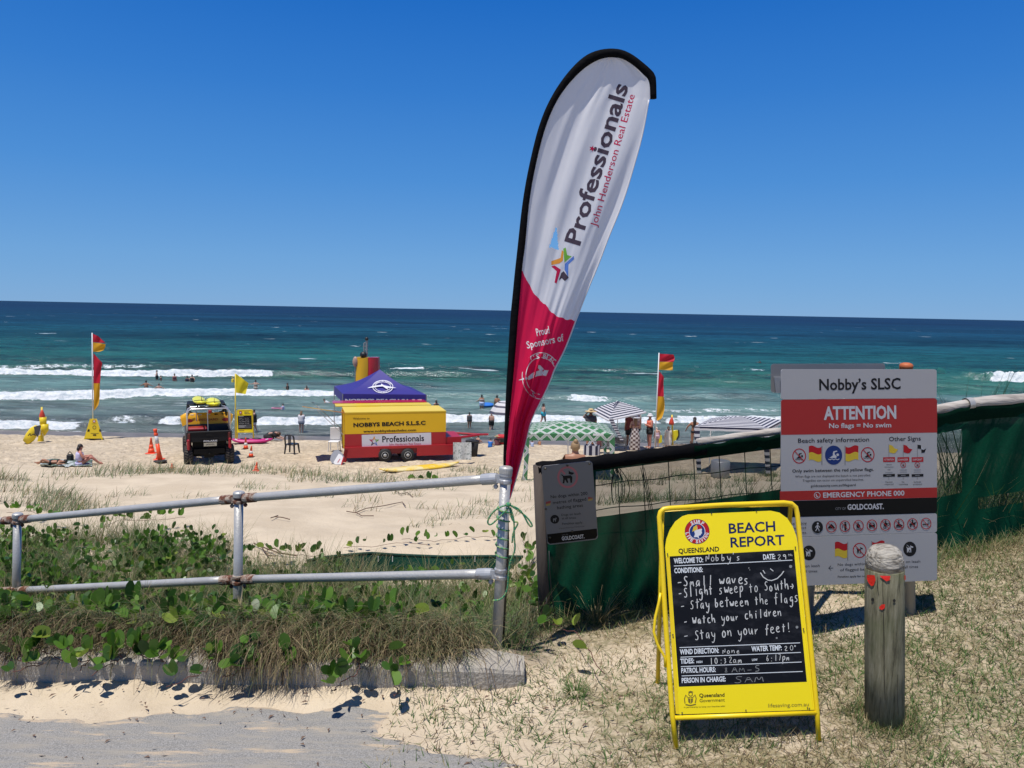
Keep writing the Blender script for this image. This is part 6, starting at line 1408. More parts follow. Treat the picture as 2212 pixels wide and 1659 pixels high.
# ---------------------------------------------------------------- buggy
def buggy():
    p = gnd(452, 998); hdg = R(24); M = Matrix.Translation(p) @ Matrix.Rotation(hdg, 4, 'Z')
    t = thing('beach_buggy', 'black open beach buggy with yellow rear panel seen from behind, parked on the sand', 'buggy', p)
    bk = mat('buggy_black', (.009, .009, .010), .6, spec=.25); dk = mat('buggy_frame', (.006, .006, .006), .6, spec=.2); rd = mat('buggy_red', (.30, .008, .02), .3); sv = mat('rack_tube', (.62, .63, .64), .3, .6); yl = mat('buggy_yellow', (.80, .40, .01), .4); tl_ = mat('tail_light', (.09, .004, .006), .3)
    # wheels
    for x in (-.70, .70):
        for y in (0, 2.35):
            w_ = MB(M); prof = []
            Rr, wd = .34, .16
            w_.lathe((x - wd, y, Rr), [(.17, 0), (.28, .0), (.325, .035), (.335, .08), (.335, .24), (.325, .285), (.28, .32), (.17, .32)], 28, axis=(1, 0, 0))
            wh = w_.build('wheel', RUB, t, True)
            tr = MB(M)
            for k in range(22):
                for s_ in (-1, 1):
                    a = 2 * math.pi * (k + (.5 if s_ > 0 else 0)) / 22; c = Vector((x + s_ * .075, y + math.cos(a) * .342, Rr + math.sin(a) * .342)); tr.box(c, (.11, .045, .034), rz=Matrix.Rotation(a - math.pi / 2, 4, 'X') @ Matrix.Rotation(s_ * .45, 4, 'Z'))
            k_ = tr.build('tread', mat('tread_dusty', (.07, .06, .05), .9), wh); k_['kind'] = 'stuff'
            rm = MB(M); rm.lathe((x + (.12 if x > 0 else -.12), y, Rr), [(.17, 0), (.12, .02), (.05, .03), (0, .03)], 14, axis=(1 if x > 0 else -1, 0, 0)); rm.build('rim', STEEL, wh, True)
    # chassis
    mb = MB(M); mb.box((0, 1.15, .48), (.62, 2.9, .22)); mb.box((0, -.1, .52), (1.05, .5, .18)); mb.tube([(-.60, 0, .34), (.60, 0, .34)], .05, 8); mb.box((0, -.05, .36), (.34, .30, .22)); mb.tube([(-.5, -.1, .62), (-.55, 0, .34)], .035, 6); mb.tube([(.5, -.1, .62), (.55, 0, .34)], .035, 6); mb.tube([(0, -.3, .45), (0, -.55, .42)], .03, 6); mb.box((0, .3, .66), (1.1, .9, .30)); mb.build('chassis', dk, t)
    # cargo bed
    mb = MB(M); mb.box((0, .42, .90), (1.44, 1.5, .06)); mb.box((-.75, .42, 1.06), (.07, 1.5, .36), b=.015); mb.box((.75, .42, 1.06), (.07, 1.5, .36), b=.015); mb.box((0, 1.15, 1.1), (1.5, .06, .4)); bed = mb.build('cargo_bed', mat('bed_grey', (.035, .035, .038), .5), t)
    mb = MB(M); mb.box((0, -.36, 1.06), (1.46, .07, .40), b=.02); mb.box((0, -.405, 1.22), (1.3, .03, .03)); mb.box((0, -.405, 1.00), (.62, .03, .035)); mb.box((0, -.41, 1.14), (.20, .03, .07)); mb.box((-.48, -.405, .91), (.40, .02, .02)); mb.box((.48, -.405, .91), (.40, .02, .02)); tg = mb.build('tailgate', bk, t)
    for x in (-.68, .68): mb = MB(M); mb.box((x, -.40, 1.06), (.09, .05, .28), b=.012); mb.build('tail_light', tl_, t)
    V, Fc, W = glyphs('POLARIS', .03); mb = MB(M); mb.add([(-.19 + x / W * .46, -.412, .875 + y / CAP * .062) for x, y in V], Fc); mb.build('lettering', WHT, tg)
    mb = MB(M); mb.box((.03, -.40, .775), (.44, .012, .13)); pl = mb.build('number_plate', mat('plate_cream', (.42, .39, .30), .5), t); V, Fc, W = glyphs('J4993L', .0); mb = MB(M); mb.add([(-.13 + x / W * .32, -.408, .745 + y / CAP * .06) for x, y in V], Fc); mb.build('lettering', PRINTK, pl)
    # rear screen board
    mb = MB(M); P = []
    for z, y, hw in ((1.26, 1.22, .86), (1.50, 1.24, .92), (1.66, 1.27, .94), (1.70, 1.30, .86)): P.append([(x * hw, y + .10 * (abs(x) ** 3), z + (.02 if abs(x) < .9 else -.05)) for x in [k / 8 for k in range(-8, 9)]])
    mb.grid(P); sb = mb.build('rear_screen', yl, t, True)
    for x in (-.52, -.25, .05, .33, .58): mb = MB(M); mb.box((x, 1.225, 1.655), (.13, .02, .04), b=.008); mb.build('screen_slot', mat('slot_pale', (.55, .52, .42)) if x < .2 else dk, sb)
    V, Fc, W = glyphs('LIFEGUARD', .03); mb = MB(M); mb.add([(-.38 + x / W * .78, 1.205, 1.42 + y / CAP * .085) for x, y in V], Fc); mb.build('lettering', mat('faded_orange', (.38, .10, .01)), sb)
    for x in (-.62, .66): mb = MB(M); mb.lathe((x, 1.208, 1.44), [(.10, 0), (.10, .006)], 16, axis=(0, -1, 0), sx=1.2, sy=.7); mb.build('badge', mat('badge_red', (.30, .02, .02)), sb)
    mb = MB(M); mb.box((-.38, .2, 1.28), (.66, .5, .12), b=.04); mb.build('seat_cushion', rd, t)
    # cab: rollover frame, roof, seats, bonnet, doors
    mb = MB(M)
    for x in (-.68, .68):
        mb.tube([(x, 1.36, .9), (x, 1.30, 1.92), (x * .96, 1.36, 2.0), (x * .96, 2.3, 1.98), (x, 2.75, 1.45), (x, 3.0, 1.15)], .035, 8); mb.tube([(x, 1.32, 1.82), (x * .55, 2.3, 1.52)], .03, 6)
    mb.box((0, 1.33, 1.94), (1.32, .08, .09), b=.02); mb.tube([(-.66, 2.3, 1.98), (.66, 2.3, 1.98)], .035, 8); mb.box((0, 2.8, 1.36), (1.3, .1, .12)); mb.build('roll_cage', dk, t, True)
    mb = MB(M); mb.box((0, 1.85, 2.03), (1.34, 1.1, .05), b=.02); mb.build('roof', bk, t)
    for x in (-.34, .34): mb = MB(M); mb.box((x, 1.6, 1.32), (.5, .14, .62), b=.05); mb.box((x, 1.85, 1.0), (.5, .5, .16), b=.05); mb.build('seat', dk, t)
    mb = MB(M); mb.box((0, 3.0, 1.0), (1.3, .9, .38), b=.10); mb.box((-.70, 1.2, .80), (.10, 3.4, .40), b=.04); mb.box((.70, 1.2, .80), (.10, 3.4, .40), b=.04); mb.build('body', rd, t)
    # tube rack over the bed
    for y in (-.25, .35):
        mb = MB(M); mb.tube([(-.72, y, 1.2), (-.72, y, 1.9), (-.68, y, 2.0), (-.58, y, 2.06), (.58, y, 2.06), (.68, y, 2.0), (.72, y, 1.9), (.72, y, 1.2)], .026, 10); mb.build('rack_hoop', sv, t, True)
    mb = MB(M)
    for x in (-.35, .45): mb.tube([(x, -.25, 2.08), (x, 1.3, 2.08)], .03, 8)
    mb.box((.05, .05, 2.06), (.95, .10, .07)); mb.build('rack_rail', dk, t)
    mb = MB(M); mb.box((.06, .0, 1.92), (.12, .10, .12), b=.02); mb.build('beacon', mat('beacon_red', (.30, .01, .01)), t)
    for x in (-.42,): mb = MB(M); mb.tube([(x, -.25, 2.02), (x + .01, -.24, 1.62)], .012, 6); mb.build('blue_strap', mat('strap_blue', (.02, .05, .22)), t)
    mb = MB(M); mb.tube([(-.04, -.28, 2.02), (-.03, -.28, 1.24)], .014, 6); mb.build('strap', mat('strap_grey', (.3, .33, .36)), t)
    # boards on the rack
    def rboard(c, L, wd, label, rz, m):
        o = thing('rescue_board', label, 'rescue board', M @ Vector(c), 'rescue boards tied on the buggy rack'); A = M @ Matrix.Translation(c) @ Matrix.Rotation(rz, 4, 'Z'); mb = MB(A); n = 14; P = []
        pts = []; rx = []; ry = []
        for k in range(n + 1):
            u = k / n; pts.append((0, -L / 2 + L * u, .04 * (2 * u - 1) ** 2)); s_ = (1 - abs(2 * u - 1) ** 3.2); rx.append(max(wd / 2 * s_ ** .6, .01)); ry.append(max(.085 * s_ ** .4, .008))
        mb.tube(pts, rx, 16, ry=ry, up=(1, 0, 0)); mb.build('board', m, o, True)
        mb = MB(A); mb.tube([(-wd / 2 - .005, -.7, .09), (0, -.7, .10), (wd / 2 + .005, -.7, .09)], .012, 6); mb.build('strap', dk, o)
        mb = MB(A); mb.slab([(0, -L / 2 + .10, .06), (0, -L / 2 + .30, .08), (0, -L / 2 + .10, .26)], (.012, 0, 0)); mb.build('fin', mat('fin_brown', (.2, .06, .03)), o)
    rboard((.20, .75, 2.17), 1.9, .52, 'yellow rescue board with a fin, right one on the buggy rack', R(0), mat('board_yellow', (.78, .74, .03), .35)); rboard((-.26, 1.15, 2.20), 1.9, .46, 'yellow rescue board lying left and behind the other on the buggy rack', R(3), mat('board_yellow2', (.70, .68, .05), .35))
buggy()

# ---------------------------------------------------------------- trailer
def trailer():
    YL, YR = 28.5, 29.55; TL = at(744.6, 892.7, YL); TR = at(963.7, 885.7, YR); TR.z = TL.z
    d = (TR - TL); d.z = 0; W = d.length; ux = d.normalized(); N = Vector((ux.y, -ux.x, 0)); up = Vector((0, 0, 1)); Pm = PL(TL, N)
    gl_ = gnd(800, 1003); zb = G(TL.x + W / 2 * ux.x, TL.y)
    yl = mat('trailer_yellow', (.74, .44, .004), .45, var=.04, vs=1.5); rd = mat('trailer_red', (.36, .010, .018), .4, var=.08, vs=2); roofy = mat('trailer_roof', (.76, .56, .05), .4)
    t = thing('club_trailer', 'yellow and red beach club trailer with side lettering, parked on the sand', 'trailer', Vector((TL.x, TL.y, zb)))
    Pt = lambda u, v, w_=0.: TL + ux * u - N * w_ + up * v              # u along, v up from the roof edge, w away
    zy = Pm(850, 935.5).z - TL.z; zr = Pm(850, 966).z - TL.z; D = 1.62
    def box(nm, u0, u1, v0, v1, w0, w1, m, par=t):
        mb = MB(); mb.add([Pt(u, v, w_) for w_ in (w0, w1) for v in (v0, v1) for u in (u0, u1)], [(0, 1, 3, 2), (4, 6, 7, 5), (0, 2, 6, 4), (1, 5, 7, 3), (2, 3, 7, 6), (0, 4, 5, 1)]); return mb.build(nm, m, par)
    sd = box('upper_side', 0, W, zy, 0, 0, .03, yl); box('lower_side', 0, W, zr, zy - .002, .002, .03, rd)
    box('rear_side', 0, W, zr, -.002, D - .03, D, yl); box('front_wall', W - .03, W - .001, zr, -.002, .032, D - .032, yl); box('floor', .0, W - .032, zr, zr + .05, .032, D - .032, rd)
    box('roof', 0, W, .001, .035, -.012, D + .012, roofy)
    box('open_lid', -.25, W - .30, .04, .07, D + .03, D + .78, mat('lid_yellow', (.78, .58, .02), .3)); box('open_lid', -.32, W - .36, .075, .10, D + .80, D + 1.55, mat('lid_red', (.50, .015, .05), .18))
    # left end stands open: hatch lifted outward on stays, posts, gear inside
    hz = Pt(-1.50, .20, .25); mb = MB(); mb.slab([Pt(0, .0, .0), Pt(0, -.20, D), Pt(-1.52, .06, D), Pt(-1.52, .26, 0)], (0, 0, .03)); mb.build('hatch', mat('hatch_paint', (.55, .22, .08), .5, c2=(.70, .42, .06), vs=.8, lo=.45, hi=.55), t)
    for w_ in (.05, D - .05): mb = MB(); mb.tube([Pt(-1.0, .13, w_), Pt(-.02, -.85, w_)], .014, 6); mb.build('stay', GALV, t)
    for w_ in (.02, .55, 1.1): mb = MB(); mb.tube([Pt(-.03, 0, w_), Pt(-.03, zr, w_)], .022, 6); mb.build('door_post', yl, t)
    mb = MB(); mb.add([Pt(.02, v, w_) for v, w_ in ((zr + .06, .2), (zr + .9, .2), (zr + .9, .8), (zr + .06, .8))] + [Pt(.5, v, w_) for v, w_ in ((zr + .06, .2), (zr + .9, .2), (zr + .9, .8), (zr + .06, .8))], [(0, 1, 2, 3), (4, 7, 6, 5), (0, 4, 5, 1), (1, 5, 6, 2), (2, 6, 7, 3)]); mb.build('locker', SYEL, t)
    # red skirt and frame
    k0, k1 = Pm(745, 971).z - TL.z, Pm(745, 990.5).z - TL.z; X1 = W + .32
    for nm, u0, u1 in (('skirt', -.02, 1.30), ('skirt', 3.0 * W / 4 - .18, X1)): box(nm, u0, u1, k1 + .03, k0, -.10, -.06, rd)
    box('frame_rail', -.02, X1, k0, k0 + .09, -.10, .0, rd); box('frame_rail', 1.30, 3.0 * W / 4 - .18, k1 + .14, k0, -.06, -.03, mat('trailer_red_dark', (.20, .008, .012), .5)); box('frame_rail', 0, X1, k1 + .1, k0 + .09, D, D + .06, rd)
    mb = MB(); mb.slab([Pt(-.02, k0 + .04, -.1), Pt(.12, k0, -.1), Pt(0.0, k1 - .28, -.1), Pt(-.13, k1 - .28, -.1)], (0, .05, 0)); mb.build('prop_leg', rd, t)
    # drawbar
    a = Pt(W + .02, k0 + .10, .1); mb = MB(); mb.box(Pt(W + .32, k0 + .22, .75), (.62, 1.4, .28), rz=math.atan2(ux.y, ux.x)); mb.build('front_tray', rd, t)
    mb = MB(); mb.tube([Pt(W + .5, k0 + .30, .2), Pt(W + 1.55, k0 + .30, .78)], .05, 6); mb.tube([Pt(W + .5, k0 + .30, 1.4), Pt(W + 1.55, k0 + .30, .82)], .05, 6); mb.tube([Pt(W + 1.45, k0 + .30, .8), Pt(W + 1.9, k0 + .30, .8)], .045, 6); mb.build('drawbar', rd, t)
    mb = MB(); mb.tube([Pt(W + 1.35, k0 + .30, .8), Pt(W + 1.35, zb - TL.z, .8)], .03, 8); mb.build('jockey_leg', STEEL, t)
    # wheels
    for cx in (830.8, 880.0):
        for w_ in (-.02, D - .05):
            c = Pm(cx, 992.2) - N * w_; rw = 14.6 / F * c.y; c.z = G(c.x, c.y) + rw - .02
            mb = MB(); mb.lathe(c + N * .13, [(rw * .52, -.26), (rw * .9, -.26), (rw, -.20), (rw, -.06), (rw * .9, 0), (rw * .52, 0)], 26, axis=N); wh = mb.build('wheel', RUB, t, True)
            mb = MB(); mb.lathe(c + N * .125, [(rw * .55, 0), (rw * .52, .02), (rw * .42, -.01), (rw * .20, .01), (rw * .16, .03), (0, .03)], 18, axis=N); mb.build('rim', mat('wheel_rim', (.42, .42, .40), .4, .1), wh, True)
    mb = MB(); mb.box(Pt(W * .56, k1 + .05, D / 2), (1.9, .1, .1), rz=math.atan2(ux.y, ux.x)); mb.build('axle', BLACK, t)
    # lettering and sponsor plate
    pr = Print(lambda x, y, l=0: Pm(*c3(x, y)) + N * (.004 + l), .003); K = ('lettering', PRINTK)
    pr.text('Welcome to', (526, 974), (706, 970), 22, K, .01); pr.text('NOBBYS BEACH S.L.S.C', (530, 1054), (1316, 1028), 42, K, .04); pr.text('www.nobbysbeachslsc.com', (638, 1114), (1214, 1098), 24, K, .03)
    pr.poly([(620, 1140), (1376, 1115), (1379, 1262), (624, 1285)], ('sponsor_plate', mat('sponsor_white', (.62, .63, .67), .45)))
    pr.text('Professionals', (845, 1220), (1300, 1206), 68, K, .018, 1); pr.text('John Henderson Real Estate', (918, 1256), (1265, 1245), 25, ('lettering', mat('print_crimson', (.42, .01, .06))), .002, 1)
    star = lambda c, r_, key, lv: pr.poly([(c[0] + (r_ if k % 2 == 0 else r_ * .42) * math.cos(R(-90 + k * 36)), c[1] + (r_ if k % 2 == 0 else r_ * .42) * math.sin(R(-90 + k * 36))) for k in range(10)], key, lv)
    c = (756, 1210)
    for k, m_ in enumerate((MATS['print_orange'], MATS['print_green'], MATS['print_sky'], MATS['print_dark_grey'], MATS['print_crimson'])):
        a0 = -90 - 36 + k * 72; pt = lambda r_, a: (c[0] + r_ * math.cos(R(a)), c[1] + r_ * math.sin(R(a))); pr.poly([pt(24, a0), pt(60, a0 + 36), pt(36, a0 + 36), pt(14, a0 + 10)], ('logo_arm', m_), 1); pr.poly([pt(60, a0 + 36), pt(24, a0 + 72), pt(14, a0 + 62), pt(36, a0 + 36)], ('logo_arm', m_), 1)
    pr.done(sd)
    # things beside it
    TB = mat('bodyboard_grey', (.24, .25, .28), .5); o = thing('bodyboard', 'grey and white bodyboard leaning on the left end of the trailer', 'bodyboard', at(*c3(350, 1475), 27.9))
    Q = lambda x, y, w_=0: at(*c3(x, y), 27.9 + (1475 - y) * .0016 + w_)
    mb = MB(); mb.slab([Q(*p) for p in [(275, 1410), (290, 1350), (320, 1312), (365, 1308), (405, 1340), (428, 1385), (402, 1470), (330, 1470), (290, 1440)]], (0, .05, 0)); bo = mb.build('deck', TB, o)
    mb = MB(); mb.slab([Q(*p, -.01) for p in [(312, 1440), (370, 1345), (400, 1360), (422, 1390), (398, 1462), (330, 1462)]], (0, .006, 0)); mb.build('white_panel', WHT, bo)
    mb = MB(); mb.slab([Q(*p, -.02) for p in [(402, 1470), (428, 1385), (420, 1378), (392, 1466)]], (0, .006, 0)); mb.slab([Q(*p, -.02) for p in [(355, 1440), (382, 1400), (386, 1404), (360, 1444)]], (0, .006, 0)); mb.build('stripe', SRED, bo)
    o = thing('towel', 'white towel with pale leaf print hanging over the trailer drawbar', 'towel', at(*c3(1718, 1415), 28.9)); mb = MB(); P = []
    for j in range(13):
        v = j / 12; P.append([at(c3(1616 + 200 * u, 0)[0], c3(0, 1222 + 190 * v)[1], 28.9 + .05 * math.sin(u * 12) * v) for u in [i / 14 for i in range(15)]])
    mb.grid(P); mb.build('cloth', mat('towel_leaf', (.58, .60, .58), .9, c2=(.22, .26, .24), vs=11, lo=.52, hi=.60), o, True)
    b0 = gnd(1020, 984); o = thing('rubbish_bin', 'black plastic bin standing by the trailer drawbar, behind the hanging towel', 'bin', b0); hh = 34 / F * b0.y; mb = MB(); mb.lathe(b0, [(.20, 0), (.26, hh), (.24, hh), (.19, .03), (0, .03)], 16); mb.build('tub', RUB, o, True)
    mb = MB(); mb.lathe(b0, [(.275, hh - .05), (.285, hh), (.275, hh + .01)], 16); mb.build('rim', RUB, o, True)
    o = thing('plastic_chair', 'white plastic chair just inside the open left end of the trailer', 'chair', gnd(722, 975)); b0 = Vector(o.location); s_ = 1.0; mb = MB()
    mb.box(b0 + Vector((0, 0, .42)), (.42, .4, .03), b=.01); mb.build('seat', WHT, o)
    mb = MB(); mb.box(b0 + Vector((0, .2, .72)), (.42, .03, .5), b=.012); mb.build('backrest', WHT, o)
    for x in (-.18, .18):
        for y in (-.17, .17): mb = MB(); mb.tube([b0 + Vector((x, y, .42)), b0 + Vector((x * 1.15, y * 1.15, 0))], .02, 6); mb.build('leg', WHT, o)
trailer()
def surf_board(label, a, b, wd, m, tip=None, z=.06, thick=.055, name='surfboard', extra=None):
    A, B = gnd(*a), gnd(*b); A.z += z; B.z += z; o = thing(name, label, 'surfboard', A); n = 18; d = B - A; pts, rx, ry = [], [], []
    for k in range(n + 1):
        u = k / n; pts.append(A + d * u + Vector((0, 0, .10 * (2 * u - 1) ** 4))); s_ = max(1 - abs(2 * u - 1) ** 2.6, .0); rx.append(max(wd / 2 * s_ ** .75, .012)); ry.append(max(thick * s_ ** .5, .01))
    mb = MB(); mb.tube(pts, rx, 14, ry=ry, up=(d.y, -d.x, 0)); bd = mb.build('deck', m, o, True)
    if extra: extra(o, pts, d)
    return o
def _ex1(o, pts, d):
    mb = MB(); mb.tube([p + Vector((0, 0, .045)) for p in pts[3:15]], [.02, .06, .08, .09, .09, .09, .09, .09, .08, .07, .04, .02], 8, ry=.018, up=(d.y, -d.x, 0)); mb.build('deck_stripe', mat('board_pink_print', (.45, .10, .16), .5, c2=(.6, .6, .62), vs=7), o, True)
surf_board('long cream and yellow surfboard lying on the sand in front of the trailer', (818, 1019), (992, 1006), .62, mat('board_cream', (.70, .60, .30), .35, c2=(.74, .48, .03), vs=.7, lo=.42, hi=.5), thick=.09, extra=_ex1)
def _ex2(o, pts, d):
    mb = MB(); mb.tube([p + Vector((0, -.02, .05)) for p in pts[2:17]], [.14] * 15, 8, ry=.02, up=(d.y, -d.x, 0)); mb.build('white_deck', WHT, o, True)
    for k in (6, 11): mb = MB(); mb.ball(pts[k] + Vector((0, 0, .09)), (.22, .12, .05)); mb.build('dark_cloth', BLACK, o, True)
surf_board('pink and white rescue surfboard lying on the sand right of the buggy', (498, 958), (590, 957), .55, mat('board_pink', (.50, .02, .17), .35), thick=.10, z=.10, extra=_ex2)
# ---------------------------------------------------------------- black chair
def black_chair():
    p = gnd(631, 979); k = 42 * p.y / F / .86; M = Matrix.Translation(p) @ Matrix.Rotation(R(-12), 4, 'Z') @ Matrix.Scale(k, 4); m = mat('chair_black', (.012, .014, .022), .4)
    o = thing('plastic_chair', 'black plastic chair facing the sea, alone on the sand between buggy and trailer', 'chair', p)
    mb = MB(M); mb.box((0, 0, .42), (.46, .44, .06), b=.02); mb.build('seat', m, o)
    mb = MB(M); mb.tube([(-.22, -.20, .42), (-.215, -.24, .74), (-.19, -.25, .82), (-.12, -.25, .86), (.12, -.25, .86), (.19, -.25, .82), (.215, -.24, .74), (.22, -.20, .42)], .036, 8)
    mb.build('back_frame', m, o, True)
    for x in (-.05, 0, .05): mb = MB(M); mb.box((x, -.225, .64), (.032, .02, .42)); mb.build('back_slat', m, o)
    mb = MB(M); mb.box((0, -.23, .68), (.14, .015, .02)); mb.box((0, -.225, .60), (.14, .015, .02)); mb.build('back_bar', m, o)
    for x, y in ((-.2, -.19), (.2, -.19), (-.2, .18), (.2, .18)): mb = MB(M); mb.tube([(x, y, .42), (x * 1.2, y * 1.25, 0)], [.048, .035], 6); mb.build('leg', m, o)
black_chair()

# ---------------------------------------------------------------- club tent
def canopy(t, C, peak, vh, m_panel, m_val, n=16, sag=.12, split=None, mv=None, name='roof_panel'):
    """four roof panels from the corners C to the peak, each with a hanging valance"""
    out = []
    for k in range(4):
        a, b = Vector(C[k]), Vector(C[(k + 1) % 4]); mb = MB(); P = []; UV = []
        for j in range(n + 1):
            v = j / n; row = []
            for i in range(n + 1):
                u = i / n; e = a.lerp(b, u); p = e.lerp(peak, v); p.z -= sag * math.sin(math.pi * v) * (peak.z - e.z); row.append(p)
            P.append(row)
        mb.grid(P)
        if split: mb.mi = [split(f[0] // (n + 1), n) for f in mb.f]
        o = mb.build(name, m_panel, t, True)
        uvl = o.data.uv_layers.new(name='uv'); L = (b - a).length; S = ((peak - a.lerp(b, .5)).length)
        for lp in o.data.loops:
            j, i = divmod(lp.vertex_index, n + 1); v = j / n; u = i / n; uvl.data[lp.index].uv = ((.5 + (u - .5) * (1 - v)) * L + 10, v * S + 10)
        mb = MB(); g = [[], []]
        for i in range(n + 1): e = a.lerp(b, i / n); g[0].append(e + Vector((0, 0, .004))); g[1].append(e + Vector((.0, .0, -vh * (1 + .06 * math.sin(i * 1.7)))))
        rows = mv or 1
        mb.grid([[g[0][i].lerp(g[1][i], j / rows) for i in range(n + 1)] for j in range(rows + 1)])
        if mv: mb.mi = [(f[0] // (n + 1)) % 2 for f in mb.f]
        q = mb.build('valance', m_val, t, False)
        uvl = q.data.uv_layers.new(name='uv')
        for lp in q.data.loops: j, i = divmod(lp.vertex_index, n + 1); uvl.data[lp.index].uv = (i / n * L + 10, 10 - j / rows * vh)
        out.append((o, q, a, b))
    return out
def club_tent():
    Y = 32.4; FL = at(740.6, 851, Y); FR2 = at(921, 856.5, Y + .3); FR2.z = FL.z; PK = at(820.5, 798, Y + 1.9)
    BL_ = at(721.8, 848.5, Y + 3.2); BL_.z = FL.z; BR_ = FR2 + (BL_ - FL)
    m = mat('tent_blue', (.028, .022, .20), .6, var=.08, vs=3, bump=.25, bs=4)
    t = thing('club_tent', 'blue peaked canopy tent with white swallow emblem standing behind the trailer', 'tent', Vector((FL.x, FL.y, G(FL.x, FL.y))))
    r = canopy(t, [FL, FR2, BR_, BL_], PK, (870 - 851) / F * Y, [m], [m], sag=.16)
    for c in (FL, FR2, BR_, BL_): mb = MB(); mb.tube([c, Vector((c.x, c.y, G(c.x, c.y) - .05))], .02, 6); mb.build('pole', STEEL, t)
    a, b = FL, FR2; N = (b - a).normalized().cross((PK - a)).normalized(); N = N if N.y < 0 else -N
    def Pt(x, y, l=0.): return onplane(*c3(x, y), a, N) + N * l
    def sagged(x, y, l=0.):
        p = Pt(x, y); e = a.lerp(b, .5); v = min(max((p - e).dot((PK - e).normalized()) / (PK - e).length, 0), 1); return at(*c3(x, y), p.y + .16 * math.sin(math.pi * v) * (PK.z - a.z) * 1.15 - .05 - l)
    pr = Print(sagged, .004); W_ = ('emblem', mat('tent_print', (.62, .62, .66), .7)); c = (850, 615)
    pr.ring(c, 110, 7, W_, ry=68); pr.ring(c, 86, 5, W_, ry=52)
    pr.arctext("NOBBY'S BEACH", c, 98, 16, 205, 335, W_, .03, ry=.62); pr.arctext('S.L.S.C', c, 98, 16, 120, 62, W_, .03, ry=.62)
    pr.poly([(678, 630), (740, 608), (800, 600), (830, 598), (835, 580), (860, 600), (900, 608), (950, 618), (998, 628), (950, 630), (900, 628), (910, 650), (880, 632), (850, 612), (810, 614), (740, 625)], W_, 1)
    pr.done(r[0][0]); vp = Print(lambda x, y, l=0: onplane(*c3(x, y), a, Vector((0, -1, 0))) + Vector((0, -.01 - l, 0)), .003)
    vp.text("NOBBY'S BEACH S.L.S.C", (440, 780), (1276, 782), 32, ('lettering', W_[1]), .05); vp.done(r[0][1])
club_tent()
def tower():
    Y = 36.5; b = gnd(790, 950, y1=36.5); Q = lambda x, y, o=0.: at(*c3(x, y), Y + o); base = Vector((Q(670, 620).x, Y, G(Q(670, 620).x, Y)))
    t = thing('patrol_tower', 'tall yellow and red fabric panels with a thin aerial mast rising behind the blue tent', 'tower', base)
    def panel(nm, x0, x1, m, o0, o1):
        mb = MB(); n = 10; P = []
        for j in range(n + 1):
            y = 298 + (900 - 298) * j / n; P.append([Q(x0 + (x1 - x0) * u + (3 if j else 0) * math.sin(j), y if j else 298 + 6 * math.sin(u * 3), o0 + (o1 - o0) * u - .10 * math.sin(math.pi * u)) for u in [k / 6 for k in range(7)]])
        g0 = [[p + Vector((0, .5, 0)) for p in r_] for r_ in P]; mb.grid(P); mb.grid(g0); mb.add([P[0][0], P[0][-1], g0[0][-1], g0[0][0]], [(0, 1, 2, 3)]); mb.add([r_[0] for r_ in P] + [r_[0] for r_ in g0], [(i, i + 1, n + 2 + i, n + 1 + i) for i in range(n)]); mb.add([r_[-1] for r_ in P] + [r_[-1] for r_ in g0], [(i, i + 1, n + 2 + i, n + 1 + i) for i in range(n)]); mb.build(nm, m, t, True)
    panel('yellow_panel', 557, 686, mat('tower_yellow', (.72, .40, .01), .5, var=.08, vs=2), .1, 0.); panel('red_panel', 690, 795, mat('tower_red', (.50, .012, .03), .25, var=.1, vs=2), 0., .25)
    g = mat('mast_grey', (.25, .27, .27), .5, .3)
    mb = MB(); mb.tube([Q(672, 300, .2), Q(676, 95, .2)], .05, 6); mb.tube([Q(648, 290, .2), Q(645, 150, .2), Q(652, 140, .2)], .035, 6); mb.build('mast', g, t)
    for y in (130, 170, 210, 250): mb = MB(); mb.tube([Q(646, y + 8, .2), Q(690, y, .2)], .022, 5); mb.build('crossbar', g, t)
    mb = MB(); mb.ball(Q(675, 95, .2), .09); mb.ball(Q(640, 268, .2), (.18, .18, .16)); mb.build('lamp', BLACK, t, True)
    mb = MB(); mb.ball(Q(552, 345, .1), (.14, .1, .26)); mb.build('float', mat('float_pale', (.40, .26, .20), .5), t, True)
    mb = MB(); mb.tube([Q(548, 300, .1), Q(550, 640, .1)], .02, 6); mb.build('side_pole', STEEL, t)
tower()

# ---------------------------------------------------------------- rescue tube stand and boards
def tube_stand(px, topc, cap, label, Yo=None, mirror=1):
    b = gnd(*px); Y = b.y; t = thing('rescue_stand', label, 'stand', b); mb = MB(); mb.tube([b, at(*topc, Y)], .035, 8); mb.build('pole', SYEL, t, True)
    (x0, y0), (x1, y1), (x2, y2) = cap; mb = MB(); k = Y / F
    top, bt = at(x0, y0, Y - .05), at(x1, y1, Y - .05); hw = x2 * k; mb.tube([top, top.lerp(bt, .3), top.lerp(bt, .75), bt], [.03, hw * .6, hw, hw], 10); mb.build('red_cover', mat('cover_red', (.55, .05, .02), .5), t, True)
    return t, b, Y
t_, b_, Y_ = tube_stand(c1(360, 1080), c1(364, 780), (c1(366, 805), c1(367, 872), (5.8, 0)), 'yellow rescue tube stand with red cover at the far left edge of the beach')
mb = MB(); mb.tube([at(*c1(374, 868), Y_ - .05), at(*c1(376, 930), Y_ - .05), at(*c1(372, 940), Y_ - .05)], [.14, .13, .05], 8); mb.build('yellow_tube', SYEL, t_, True)
mb = MB(); mb.tube([at(*c1(384, 930), Y_ - .1), at(*c1(390, 985), Y_ - .1), at(*c1(388, 1030), Y_ - .1)], [.17, .15, .02], 8); mb.build('yellow_pouch', SYEL, t_, True)
